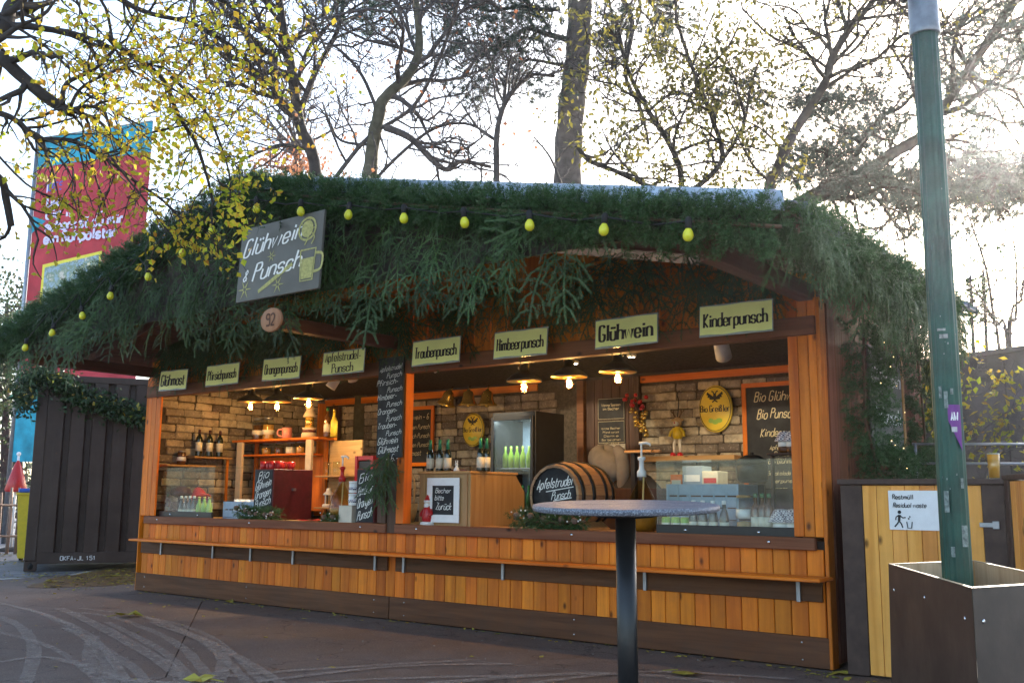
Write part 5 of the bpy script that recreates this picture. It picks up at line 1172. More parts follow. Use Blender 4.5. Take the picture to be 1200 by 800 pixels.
lathe_thing('candy_jar', 'clear storage jar with a white tag beside the tall crate', 'jar', (*onY(872, 612, .3).xy, ZC), [('glass', [(.05, 0), (.06, .01), (.06, .27), (.05, .29)], 'glass'), ('contents', [(.05, .004), (.056, .02), (.056, .1), (.001, .11)], 'straw'), ('tag', [(.0612, .13), (.0612, .2)], 'white'), ('lid', [(.055, .29), (.055, .31), (.001, .312)], 'counter')])

for i, (u0, u1, v0, v1, mat, lab) in enumerate(((806, 828, 546, 572, 'crate', 'blue printed carton at the back behind the right glass'), (829, 847, 552, 572, 'label', 'pale carton beside the blue one behind the right glass'), (792, 805, 556, 572, 'pine', 'small orange carton behind the right glass'))):
    a_, b_ = onY(u0, v1, 1.2), onY(u1, v0, 1.2); t = thing('carton', lab, 'box', ((a_.x + b_.x) / 2, 1.2, a_.z)); w_, h_ = (b_.x - a_.x) / 2, b_.z - a_.z
    MB().box(-w_, w_, -.1, .1, 0, h_, b=.003).build('body', M[mat], t); MB().box(-w_ * .8, w_ * .8, -.103, -.101, h_ * .3, h_ * .6).build('print', M[('white', 'red', 'label')[i]], t)
bs = thing('back_counter', 'low dark back counter carrying the cartons behind the right glass', 'counter', (7.0, 1.25, .1)); MB().box(-1.0, 1.2, -.25, .3, 0, onY(806, 572, 1.2).z - .102, b=.004).build('body', M['brown_z'], bs)
# ------------------------------------------------------------------ the bar table in front
p = CAM + ray(735, 590) * 4.05
bt = thing('bar_table', 'round bar table with a speckled grey top on a black pole', 'table', (p.x, p.y, .012), (0, 0, 0))
_ax = Vector((RT.x, RT.y, 0)).normalized()
bt.rotation_mode = 'QUATERNION'; bt.rotation_quaternion = Matrix.Rotation(rad(2.6), 3, _ax).to_quaternion() @ Matrix.Rotation(rad(-.7), 3, Vector((FW.x, FW.y, 0)).normalized()).to_quaternion()
h_ = p.z - .012
b = MB(); b.lathe([(.001, h_ - .026), (.365, h_ - .026), (.374, h_ - .022), (.377, h_ - .012), (.374, h_ - .002), (.366, h_), (.001, h_)], 64, smooth=False); b.build('table_top', M['tt'], bt)
MB().lathe([(.041, .03), (.041, h_ - .05)], 20).build('pole', M['black'], bt); MB().lathe([(.12, h_ - .05), (.12, h_ - .027)], 20).build('top_plate', M['black'], bt)
MB().lathe([(.23, .0), (.23, .012), (.06, .03), (.042, .06)], 30).build('foot_plate', M['black'], bt)

# ------------------------------------------------------------------ planter and lamp post
zp = .88
Lc, Ac, Bc = onZ(1041, 660, zp), onZ(1139, 689, zp), onZ(1141, 656, zp); Rc = Ac + (Bc - Lc)
cen = (Lc + Ac + Rc + Bc) / 4
pt = thing('planter', 'dark brown plywood planter box open at the top round the lamp post', 'planter', (cen.x, cen.y, .0))
cor = [Lc - cen, Ac - cen, Rc - cen, Bc - cen]; th = .03
for i in range(4):
    a, c_ = cor[i].copy(), cor[(i + 1) % 4].copy(); a.z = c_.z = 0
    inn = lambda q: q * (1 - .075)
    gap = (c_ - a).normalized() * .002
    def ring(q, z): return Vector((q.x, q.y, 0)) * (1.0 + .06 * (zp - z)) + Vector((0, 0, z))
    a0, c0 = a + gap, c_ - gap
    b = MB(); vs = [ring(a0, .012), ring(c0, .012), ring(c0, zp), ring(a0, zp), ring(inn(a0), .012), ring(inn(c0), .012), ring(inn(c0), zp), ring(inn(a0), zp)]
    b.add(vs, [(0, 1, 2, 3), (5, 4, 7, 6), (4, 5, 1, 0), (1, 5, 6, 2), (4, 0, 3, 7)]); s_ = b.build('side_panel', M['planter'], pt)
    MB().add([ring(inn(a0) * .998, .1), ring(inn(c0) * .998, .1), ring(inn(c0) * .998, zp - .001), ring(inn(a0) * .998, zp - .001)], [(3, 2, 1, 0)]).build('inner_face', M['ply_in'], pt)
    MB().add([ring(a0 * 1.002, zp + .001), ring(c0 * 1.002, zp + .001), ring(inn(c0), zp + .001), ring(inn(a0), zp + .001)], [(0, 1, 2, 3)]).build('cut_edge', M['ply_in'], pt)
    nrm = (c_ - a).cross(Vector((0, 0, 1))).normalized()
    for t, z in ((.08, zp - .12), (.92, zp - .12), (.08, .2), (.92, .2), (.5, zp - .1)):
        q = ring(a.lerp(c_, t), z); sc = MB(); sc.lathe([(.009, -.002), (.008, .003), (1e-6, .004)], 9, Matrix.Translation(q) @ nrm.to_track_quat('Z', 'Y').to_matrix().to_4x4()); sc.build('screw', M['screw'], s_)
soil = plain('dark_soil', (.04, .03, .022), .95, var=.5, scale=30, bump=.8)
MB().add([tuple(c_ * .92)[:2] + (.55,) for c_ in [Vector((q.x, q.y, 0)) for q in cor]], [(0, 1, 2, 3)]).build('soil', soil, pt)
MB().box(-.3, -.24, -.02, .3, .72, .78, mat=Matrix.Rotation(rad(-30), 4, 'Z')).build('inner_batten', M['ply_in'], pt)
P_ = CAM + ray(1123, 688) * 4.2
lp = thing('lamp_post', 'fluted dark green lamp post with stickers rising from the planter', 'lamp post', (P_.x, P_.y, .02))
def fluted(z0, z1, r, nfl, depth, taper=0.0):
    b = MB(); n = nfl * 4; vs = []
    for z, rr in ((z0, r), (z1, r - taper)):
        for i in range(n):
            a = 2 * pi * i / n; q = rr - depth * (.5 - .5 * math.cos(2 * pi * (i % 4) / 4)); vs.append((q * math.cos(a), q * math.sin(a), z))
    b.add(vs, [(i, (i + 1) % n, n + (i + 1) % n, n + i) for i in range(n)], True); return b
zs_ = (onY(1091, 38, P_.y).z)
fluted(0, zs_ + .02, .064, 14, .006, .006).build('shaft', M['post_green'], lp)
MB().lathe([(.066, zs_ - .03), (.068, zs_ - .025), (.068, zs_), (.066, zs_ + .005), (.0655, zs_ + 1.6), (.055, zs_ + 1.62), (.05, zs_ + 3.2), (.03, zs_ + 3.24)], 24).build('upper_sleeve', M['post_grey'], lp)
MB().lathe([(.012, 0), (.012, .03), (.02, .03), (.02, .04)], 10, Matrix.Translation((-.045, -.05, zs_ + .16)) @ Matrix.Rotation(rad(120), 4, Vector((1, -1, 0)).normalized())).build('bolt', M['black'], lp)
ln = MB(); ln.lathe([(.04, zs_ + 3.24), (.09, zs_ + 3.3), (.2, zs_ + 3.36), (.22, zs_ + 3.7), (.12, zs_ + 3.85), (.001, zs_ + 3.9)], 20); ln.build('lantern', M['white'], lp)
st = plain('violet_sticker', (.14, .02, .2), .4, var=.1); st2 = plain('worn_pale_sticker', (.2, .24, .22), .8, var=.7, scale=60)
vd = Vector((CAM.x - P_.x, CAM.y - P_.y, 0)).normalized(); va = math.atan2(vd.y, vd.x)
def sticker(u0, u1, v0, v1, mat, shape='rect', txt=None):
    zz0, zz1 = onY(1115, v1, P_.y - .05).z - .02, onY(1115, v0, P_.y - .05).z - .02; w0 = (u0 - 1112) / 15.5; b = MB(); vs = []; n = 6
    for i in range(n + 1):
        t = i / n; s_ = max(-.97, min(.97, (u0 + (u1 - u0) * t - 1117) / 17.0)); a = va + math.asin(s_)
        for z in (zz0, zz1):
            zt = z
            if shape == 'kite': zt = zz1 if z == zz1 else zz1 - (zz1 - zz0) * (.35 + .65 * t)
            vs.append((.0652 * math.cos(a), .0652 * math.sin(a), zt))
    b.add(vs, [(2 * i, 2 * i + 2, 2 * i + 3, 2 * i + 1) for i in range(n)]); o = b.build('sticker', mat, lp)
    if txt:
        k = INK()
        k.text(txt, 0, -.018, .035, w=.16, fit=.03); a = va + math.asin(((u0 + u1) / 2 - 1117) / 17.0)
        k.build('lettering', M['white_paint'], o, face((.0662 * math.cos(a), .0662 * math.sin(a), zz1 - .05), (-math.sin(a), math.cos(a), 0)))
    return o
sticker(1117, 1130, 474, 528, st, 'kite', 'AW'); sticker(1108, 1113, 575, 600, st2); sticker(1124, 1130, 615, 640, st2); sticker(1107, 1124, 380, 402, st2) if False else None
sticker(1120, 1126, 500, 506, M['metal'])
for a_ in ((1111, 1120, 384, 387), (1113, 1122, 391, 396), (1109, 1112, 452, 466), (1114, 1118, 458, 478), (1121, 1124, 455, 462), (1126, 1129, 560, 572), (1112, 1116, 640, 652)): sticker(*a_, st2)
for q in range(14):
    a = va + R.gauss(0, .7); z = R.choice([R.uniform(1.05, 1.3), R.uniform(1.8, 2.0), R.uniform(2.2, 2.6)]); s_ = R.uniform(.002, .005)
    MB().add([(.0649 * math.cos(a + dx), .0649 * math.sin(a + dx), z + dz) for dx, dz in ((-s_ * 8, -s_), (s_ * 9, -s_ * .7), (s_ * 7, s_ * 1.2), (-s_ * 6, s_))], [(0, 1, 2, 3)]).build('paint_chip', st2, lp)

# ------------------------------------------------------------------ bin enclosure
be = thing('bin_enclosure', 'waste bin enclosure of yellow larch planks in a dark frame', 'bin enclosure', (9.4, -.1, 0))
zt = 1.30
MB().box(-.52, -.37, -.01, .06, .02, zt, b=.004).build('frame_post', M['bin_dark'], be); MB().box(.40, .535, -.01, .06, .02, zt, b=.004).build('frame_post', M['bin_dark'], be)
npk = 8; wpk = .768 / npk
for i in range(npk): MB().box(-.368 + i * wpk, -.368 + (i + 1) * wpk - .003, .0 + R.uniform(-.0015, .0015), .022, .03, zt - .004, b=.002).build('plank', M['bin_plank'], be)
MB().box(-.535, .56, -.03, .9, zt + .002, zt + .04, b=.004).build('lid', M['bin_dark'], be)
MB().box(-.52, -.5, .062, .9, .02, zt, b=.003).build('end_panel', M['bin_dark'], be); MB().box(-.5, .53, .88, .9, .02, zt, b=.003).build('back_panel', M['bin_dark'], be)
MB().box(-.5, .5, .03, .05, .02, zt).build('lining', M['bin_dark'], be)
lt = MB(); lt.box(.38, .47, -.02, -.011, 1.03, 1.06, b=.002); lt.box(.46, .5, -.03, -.021, 1.02, 1.07, b=.002); lt.build('latch', M['metal'], be)
w2 = thing('bin_enclosure', 'second plank bin enclosure set at an angle behind the planter', 'bin enclosure', (9.96, -.13, 0), (0, 0, rad(-62)))
MB().box(.0, .09, -.02, .05, .02, zt + .03, b=.004).build('frame_post', M['bin_dark'], w2)
for i in range(7): MB().box(.093 + i * .1, .19 + i * .1, -.01, .014, .03, zt + .02, b=.002).build('plank', M['bin_plank'], w2)
MB().box(.8, .88, -.02, .05, .02, zt + .03, b=.004).build('frame_post', M['bin_dark'], w2); MB().box(-.0, .9, -.03, .6, zt + .032, zt + .062, b=.004).build('lid', M['bin_dark'], w2); MB().box(.87, .89, .052, .6, .02, zt + .03).build('end_panel', M['bin_dark'], w2)
ws = thing('waste_sign', 'white Restmüll and Residual waste sign with pictogram on the larch planks', 'sign', (9.375, -.108, 1.0))
MB().box(-.165, .165, -.004, .003, 0, .262, b=.001).build('plate', M['white_paint'], ws)
k = INK(); k.text('Restmüll', -.135, .205, .03, w=.17, fit=.135, align='l'); k.text('Residual waste', -.135, .15, .03, w=.15, slant=.2, fit=.215, align='l')
k.disc(-.095, .118, .012); k.stroke([(-.095, .1), (-.1, .06)], .017); k.stroke([(-.1, .06), (-.085, .04), (-.078, .015)], .009); k.stroke([(-.1, .06), (-.112, .04), (-.13, .02)], .009); k.stroke([(-.095, .098), (-.075, .08), (-.055, .083)], .008); k.stroke([(-.096, .098), (-.118, .085), (-.122, .065)], .008)
k.stroke([(-.05, .055), (-.044, .013), (-.02, .013), (-.014, .055)], .007); k.disc(-.036, .075, .006); k.disc(-.028, .088, .005)
k.build('print', M['ink'], ws, face((0, -.0045, 0), *FRONT))
q = CAM + ray(1165, 551) * 6.75
cu = thing('beer_glass', 'tall glass of amber drink standing on the bin enclosure lid', 'glass', (q.x, q.y, zt + .041))
MB().lathe([(.034, .012), (.04, .17), (.001, .171)], 18).build('drink', plain('amber_drink', (.72, .30, .03), .15, var=.12, bump=0), cu); MB().lathe([(.036, 0), (.042, .18), (.040, .18), (.035, .011), (.001, .011)], 18).build('glass', M['glass'], cu); MB().lathe([(.0395, .1715), (.0398, .178), (.001, .179)], 18).build('foam', M['cream'], cu)
# steel rail behind the enclosure, rendered wall further back
rl = thing('metal_railing', 'thin galvanised railing behind the bin enclosure', 'railing', (8.95, 1.5, 0))
for x in (0, .18, 1.4): MB().tube([(x, x * .6, 0), (x, x * .6, 1.66)], .012, 8).build('post', M['metal'], rl)
for z in (1.66, 1.5): MB().tube([(-.02, -.01, z), (2.2, 1.32, z)], .011, 8).build('rail', M['metal'], rl)
wa = thing('garden_wall', 'grey rendered wall standing behind the stall at the far right', 'wall', (9.2, 6.0, 0), (0, 0, rad(-22)))
MB().box(-1.7, 5.5, 0, .22, 0, 3.0, b=.01).build('wall_body', M['wall_grey'], wa); MB().box(-1.74, 5.54, -.03, .25, 3.001, 3.06, b=.006).build('coping', M['wall_grey'], wa)
for x in (-.5, .9, 2.3): MB().box(x - .008, x + .008, -.004, .0, .2, 2.9).build('joint_strip', M['inner_dark'], wa)

# ------------------------------------------------------------------ container
c0, cdv = Vector((-3.83, .44, 0)), Vector((.5, .866, 0)).normalized()
ca = math.atan2(cdv.y, cdv.x)
ct = thing('shipping_container', 'dark brown corrugated shipping container with a leaf garland beside the stall', 'container', c0, (0, 0, ca))
# local x runs along the visible side, local y points into the container (left, away from camera)
CL, CH, CWd = 6.06, 3.02, 2.44
b = MB(); prof = []; x = .2
while x < CL - .2:
    prof += [(x, .0), (x + .19, .0), (x + .215, .07), (x + .285, .07), (x + .31, .0)]; x += .31
prof = [(.16, .0)] + prof + [(CL - .16, .0)]
def corr(z0, z1, y0, sgn, bld):
    n = len(prof); bld.add([(x, y0 + sgn * d, z) for x, d in prof for z in (z0, z1)], [((2 * i, 2 * i + 2, 2 * i + 3, 2 * i + 1) if sgn > 0 else (2 * i, 2 * i + 1, 2 * i + 3, 2 * i + 2)) for i in range(n - 1)])
corr(.3, CH - .1, .02, 1, b); b.build('side_panel', M['cont'], ct); b = MB(); corr(.3, CH - .1, CWd - .03, -1, b); b.build('side_panel', M['cont'], ct)
for x0, x1 in ((0, .158), (CL - .158, CL)):
    for y0, y1 in ((0, .16), (CWd - .16, CWd)): MB().box(x0, x1, y0, y1, .178, CH - .12, b=.008).build('corner_post', M['cont'], ct)
for y0 in (0.01, CWd - .13):
    MB().box(.16, CL - .16, y0, y0 + .12, .13, .298, b=.006).build('bottom_rail', M['cont'], ct); MB().box(.16, CL - .16, y0, y0 + .1, CH - .098, CH, b=.006).build('top_rail', M['cont'], ct)
for x0 in (0, CL - .18):
    for y0 in (-.004, CWd - .156):
        for z0 in (.02, CH - .118):
            cc = MB(); n = 12
            cc.box(x0, x0 + .178, y0 + .012, y0 + .16, z0, z0 + .156, b=.01)
            o = cc.build('corner_casting', M['cont'], ct)
            MB().lathe([(.04, 0), (.04, .004), (.001, .004)], 14, Matrix.Translation((x0 + .09, y0 + .0118, z0 + .075)) @ Matrix.Rotation(pi / 2, 4, 'X') @ Matrix.Diagonal((1, 1.3, 1, 1))).build('casting_hole', M['blackmatt'], o)
MB().box(2.05, 2.45, .012, .02, .15, .26).build('fork_pocket', M['blackmatt'], ct) if False else MB().box(1.6, 2.0, -.0, .009, .14, .28).build('fork_pocket', M['blackmatt'], ct)
MB().box(.05, CL - .05, .02, CWd - .02, CH - .02, CH + .005).build('roof', M['cont'], ct); MB().box(.1, CL - .1, .1, CWd - .1, .25, .29).build('floor_panel', M['inner_dark'], ct)
MB().box(.02, .05, .161, CWd - .161, .2, CH - .1).build('end_panel', M['cont'], ct); MB().box(CL - .05, CL - .02, .161, CWd - .161, .2, CH - .1).build('end_panel', M['cont'], ct)
k = INK(); k.text('OKFA-JL 151', .75, .18, .06, w=.14, fit=.5); k.build('lettering', M['white_paint'], ct, face((0, .0095, 0), (1, 0, 0)))
# leafy garland slung across the container
def leaf_tris(n, rng, pts, spread, ln, wd, droop=.0, along=None):
    """n broad leaves: two folded triangles each"""
    pts = np.array(pts); seg = np.linalg.norm(np.diff(pts, axis=0), axis=1); cs = np.concatenate([[0], np.cumsum(seg)]); t = rng.uniform(0, cs[-1], n)
    base = np.stack([np.interp(t, cs, pts[:, i]) for i in range(3)], 1) + rng.normal(0, 1, (n, 3)) * spread
    return leaves_at(base, rng, ln, wd, droop)
def leaves_at(base, rng, ln, wd, droop=.0):
    n = len(base); d = rng.normal(size=(n, 3)); d[:, 2] -= droop; d /= np.linalg.norm(d, axis=1)[:, None]
    a = np.cross(d, rng.normal(size=(n, 3))); a /= np.linalg.norm(a, axis=1)[:, None]; nn = np.cross(d, a)
    l = (ln * rng.uniform(.65, 1.2, n))[:, None]; w = (wd * rng.uniform(.7, 1.15, n))[:, None]
    tip = base + d * l; m1 = base + d * l * .42 + a * w / 2 + nn * w * .14; m2 = base + d * l * .42 - a * w / 2 + nn * w * .14
    return np.stack([base, m1, tip, base, tip, m2], 1).reshape(-1, 3)
gv = thing('leaf_garland', 'dark leafy garland drooping across the front of the brown container', 'garland', c0 + Vector((0, 0, 2.6)), (0, 0, ca))
def ctp(u, v):
    # point of the photo on the container's side plane, in the garland's own frame
    nrm = Vector((cdv.y, -cdv.x, 0)); d = ray(u, v); t = (c0 - CAM).dot(nrm) / d.dot(nrm); q = CAM + d * t - c0 - Vector((0, 0, 2.6))
    return Vector((q.dot(cdv), -.12, q.z))
gpts = [ctp(u, v) for u, v in ((30, 478), (29, 455), (45, 440), (70, 447), (88, 463), (110, 471), (135, 478), (160, 488), (185, 492), (215, 494))]
gl_ = crom([tuple(q) for q in gpts], 5)
obj('leaves', tri_mesh('leaves', np.concatenate([leaf_tris(5200, rng, gl_, .09, .075, .05, .3), leaf_tris(220, rng, [(x, y - .1, z) for x, y, z in gl_], .08, .08, .06, .3)]), M['ivy']), gv, kind='stuff')
obj('dry_leaves', tri_mesh('dry_leaves', leaf_tris(60, rng, [(x, y - .12, z + .04) for x, y, z in gl_], .07, .09, .07), M['dry_leaf']), gv, kind='stuff')
MB().tube(gl_, .014, 5).build('cord', M['twig'], gv)

# ------------------------------------------------------------------ banner on its mast, yellow bin, fence, parasol
BD = 23.5
def bz(v, u=40): return (CAM + ray(u, v) * BD).z
bx0, bx1 = dep(12, 560, BD), dep(178, 165, BD)
bd_ = Vector((bx1.x - bx0.x, bx1.y - bx0.y, 0)); bw = bd_.length; bd_.normalize()
bn = thing('banner', 'tall red and turquoise printed banner on a mast behind the birch leaves', 'banner', (bx0.x, bx0.y, 0), (0, 0, math.atan2(bd_.y, bd_.x)))
MB().tube([(-.04, 0, 0), (-.04, 0, bz(125))], .055, 10).build('mast', M['metal'], bn); MB().tube([(-.04, 0, bz(139)), (bw, 0, bz(139))], .02, 8).build('top_bar', M['metal'], bn)
teal = plain('turquoise_print', (.0, .29, .42), .6, var=.4, scale=3); redp = plain('red_print', (.42, .018, .035), .65, var=.35, scale=1.4); lil = plain('pale_lilac_print', (.62, .58, .78), .6, var=.05); grn = plain('fir_green_print', (.02, .16, .1), .6, var=.7, scale=9); pnk = plain('magenta_print', (.5, .04, .2), .6, var=.3, scale=3); yel = plain('yellow_print', (.72, .62, .05), .6, var=.1)
def cloth_poly(name, pts, mat, y, par=bn): return MB().add([(x, y + .03 * math.sin(z * 1.6 + x), z) for x, z in pts], [tuple(range(len(pts)))]).build(name, mat, par)
def grid_cloth(name, x0, x1, z0, z1, mat, y, par=bn, n=6, m_=14):
    b = MB(); b.add([(x0 + (x1 - x0) * i / n, y + .05 * math.sin(1.3 * (z0 + (z1 - z0) * j / m_)) * math.sin(pi * i / n), z0 + (z1 - z0) * j / m_) for j in range(m_ + 1) for i in range(n + 1)], [(j * (n + 1) + i, j * (n + 1) + i + 1, (j + 1) * (n + 1) + i + 1, (j + 1) * (n + 1) + i) for j in range(m_) for i in range(n)], True); return b.build(name, mat, par)
grid_cloth('cloth', .02, bw, bz(541), bz(140), redp, 0)
grid_cloth('top_field', .02, bw, bz(178), bz(140), teal, -.012, m_=4)
grid_cloth('lower_field', .02, bw, bz(541), bz(468), teal, -.012, m_=4)
MB().add([(.02, -.014, bz(240)), (0.457, -.014, bz(248)), (.02, -.014, bz(262))], [(0, 2, 1)]).build('turquoise_flash', teal, bn)
def pic():
    k = NT('printed_photo'); v = k.coords((1, 1, 1), False); vo = k.n('ShaderNodeTexVoronoi'); vo.inputs['Scale'].default_value = 5; k.l(v, vo.inputs['Vector'])
    k.base(k.ramp(k.noise(v, 4, 5, .8), [(.3, (.06, .12, .3)), (.42, (.3, .4, .5)), (.52, (.12, .2, .1)), (.62, (.6, .55, .5)), (.72, (.3, .2, .1))])); k.rough(.6); return k.m
MB().add([(0.470, -.016, bz(405)), (2.285, -.016, bz(385)), (2.285, -.016, bz(293)), (0.470, -.016, bz(303))], [(0, 1, 2, 3)]).build('yellow_border', yel, bn)
MB().add([(0.548, -.02, bz(400)), (2.206, -.02, bz(381)), (2.206, -.02, bz(297)), (0.548, -.02, bz(307))], [(0, 1, 2, 3)]).build('printed_picture', pic(), bn)
fp = MB(); vs = leaf_tris(260, rng, [(.05, -.03, bz(350)), (.2, -.03, bz(430)), (.9, -.03, bz(420)), (1.8, -.03, bz(395))], .14, .3, .05, .2); vs = np.array(vs); vs[:, 1] = -.024 - .004 * rng.uniform(size=len(vs)) 
obj('printed_fir', tri_mesh('printed_fir', vs, grn), bn, kind='stuff')
fp2 = np.array(leaf_tris(240, rng, [(.1, -.03, bz(455)), (.5, -.03, bz(460)), (1.2, -.03, bz(470))], .12, .35, .06, .2)); fp2[:, 1] = -.03
obj('printed_fir', tri_mesh('printed_fir', fp2, grn), bn, kind='stuff')
MB().add([(0.392, -.016, bz(212)), (2.285, -.016, bz(211)), (2.285, -.016, bz(197)), (0.392, -.016, bz(198))], [(0, 1, 2, 3)]).build('lilac_strip', lil, bn)
k = INK(); k.text('BESCHERUNG', .47, bz(210), .19, w=.2, fit=1.7, align='l'); k.build('lettering', plain('blue_print', (.07, .08, .4), .6), bn, face((0, -.03, 0), *FRONT), .0)
k = INK()
for i, l in enumerate(('Die Freude', 'die ist groß', 'schenkst du mir', 'ein Ruhpolster')): k.text(l, .47, bz(230 + i * 15.6), .25, w=.26, fit=len(l) * .16, align='l')
k.build('lettering', lil, bn, face((0, -.03, 0), *FRONT), .0)
q = onZ(22, 664)
yb_ = thing('wheelie_bin', 'yellow wheelie bin with a blue lid behind the container corner', 'waste bin', c0 + Vector((-.866, .5, 0)) * 2.8 + cdv * -.02, (0, 0, ca))
yb_.scale = (1.15, 1.15, 1.2)
MB().add([(-.22, -.24, .06), (.22, -.24, .06), (.22, .24, .06), (-.22, .24, .06), (-.28, -.3, .96), (.28, -.3, .96), (.28, .3, .96), (-.28, .3, .96)], [(3, 2, 1, 0), (0, 1, 5, 4), (1, 2, 6, 5), (2, 3, 7, 6), (3, 0, 4, 7)]).build('body', M['yellow'], yb_)
MB().box(-.3, .3, -.33, .31, .961, 1.0, b=.012).build('rim', M['yellow'], yb_); MB().box(-.27, .27, -.34, .3, 1.001, 1.06, b=.015).build('lid', plain('blue_plastic', (.02, .1, .5), .35), yb_)
for sx in (-1, 1): MB().lathe([(.1, -.03), (.1, .03)], 14, Matrix.Translation((sx * .2, .26, .1)) @ Matrix.Rotation(pi / 2, 4, 'Y')).build('wheel', M['blackmatt'], yb_)
MB().tube([(-.24, .33, .93), (.24, .33, .93)], .018, 8).build('handle', M['yellow'], yb_)
f0, f1 = onZ(30, 649), onZ(-170, 652); fd = (f1 - f0)
fe = thing('picket_fence', 'rustic fence of rough pale pickets behind the yellow bin', 'fence', f0, (0, 0, math.atan2(fd.y, fd.x)))
pk = wood('grey_weathered_pickets', (.36, .25, .2), (.2, .13, .1), 2, .8, tint=.3)
for i in range(46):
    x = i * .17 + R.uniform(-.02, .02); h_ = 1.25 + R.uniform(-.12, .12); MB().tube([(x, 0, 0), (x + R.uniform(-.02, .02), 0, h_ * .5), (x + R.uniform(-.04, .04), 0, h_)], [.035, .032, .022], 6).build('picket', pk, fe)
for z in (.35, .95): MB().tube([(-.1, .045, z), (4, .05, z + .02), (8, .045, z - .01)], .022, 6).build('rail', pk, fe)
q = dep(20, 556, 20.5)
pa = thing('closed_parasol', 'closed red parasol standing behind the picket fence', 'parasol', (q.x, q.y, 0)); zz = q.z
MB().tube([(0, 0, 0), (0, 0, zz + .42)], .025, 8).build('pole', M['white_paint'], pa); MB().lathe([(.2, zz - .35), (.22, zz - .3), (.15, zz - .05), (.07, zz + .2), (.02, zz + .3)], 14).build('canopy', M['red'], pa); MB().ball((0, 0, zz + .43), .045).build('finial', M['white_paint'], pa)
MB().lathe([(.25, 0), (.25, .06), (.05, .1)], 16).build('foot', M['wall_grey'], pa)

# ------------------------------------------------------------------ fallen leaves
LV = []
for i in range(4):
    rr = random.Random(50 + i); b = MB(); n = 10; vs = [(0, 0, .01)]
    for j in range(n):
        a = 2 * pi * j / n; r_ = (.05 if j % 2 else .085) * rr.uniform(.8, 1.15); vs.append((r_ * math.cos(a), r_ * .8 * math.sin(a), max(0.001, .022 * rr.uniform(0, 1))))
    b.add(vs, [(0, 1 + j, 1 + (j + 1) % n) for j in range(n)]); b.tube([(.05, 0, .012), (.13, .015, .006)], .002, 4)
    LV.append(b.data('fallen_leaf', M['dry_leaf']))
FL = [(150, 722, 1.7, 'large greenish fallen leaf among the tyre tracks on the left'), (235, 798, 1.4, 'brown fallen leaf at the front edge below the left bay'), (805, 790, 1.5, 'large pale yellow maple leaf on the ground right of the bar table pole'),
      (270, 706, 1.0, 'fallen leaf against the skirting under the left bay'), (357, 713, 1.0, 'yellow fallen leaf by the skirting below the red dispenser'), (394, 717, 1.0, 'fallen leaf at the stall foot near the centre seam'),
      (630, 744, 1.1, 'small yellow leaf by the skirting left of the bar table pole'), (132, 675, 1.5, 'cluster leaf of green in front of the container'), (60, 682, 1.1, 'yellow leaf lying on the wet patch corner'), (985, 789, 1.2, 'fallen leaf at the right corner of the stall')]
for u, v, s_, lab in FL:
    p = onZ(u, v, .016 if u > 100 or True else .02); obj('fallen_leaf', R.choice(LV), None, (p.x, p.y, .0175), (R.uniform(-.1, .1), R.uniform(-.1, .1), R.uniform(0, 6)), None, lab, 'leaf', 'fallen leaves on the paving', scale=(s_, s_, s_ * 1.5))
gb = np.stack([rng.uniform(-4, 10, 1500), rng.uniform(-5, .3, 1500), np.full(1500, .0135)], 1); gt = leaves_at(gb, rng, .012, .01); gt[:, 2] = .0128 + np.abs(gt[:, 2] - .0135)
obj('grit', tri_mesh('grit', gt, plain('pale_grit', (.22, .19, .16), .9)), kind='stuff')
base = np.concatenate([np.stack([rng.uniform(-3.4, -.1, 620), rng.uniform(.2, 2.6, 620), np.full(620, .02)], 1), np.stack([rng.uniform(-4.2, -.4, 150), rng.uniform(-.6, .5, 150), np.full(150, .018)], 1), np.stack([rng.uniform(0, 8.7, 110), rng.normal(-.1, .05, 110), np.full(110, .017)], 1), np.stack([rng.uniform(8.6, 9.2, 40), rng.uniform(-.35, .1, 40), np.full(40, .018)], 1), np.stack([rng.uniform(-8, 9, 130), rng.uniform(-5, -.3, 130), np.full(130, .018)], 1)])  # first batch: golden leaves thickened over the damp patch in place of sunlight
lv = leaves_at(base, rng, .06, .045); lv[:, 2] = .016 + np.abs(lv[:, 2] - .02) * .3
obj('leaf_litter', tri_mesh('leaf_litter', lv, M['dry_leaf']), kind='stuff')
lv2 = leaves_at(np.stack([rng.uniform(-9, -5.5, 260), rng.uniform(.6, 3.5, 260), np.full(260, .02)], 1), rng, .1, .07); lv2[:, 2] = .012 + np.abs(lv2[:, 2] - .02) * .4
obj('leaf_litter', tri_mesh('leaf_litter', lv2, M['dry_leaf']), kind='stuff')
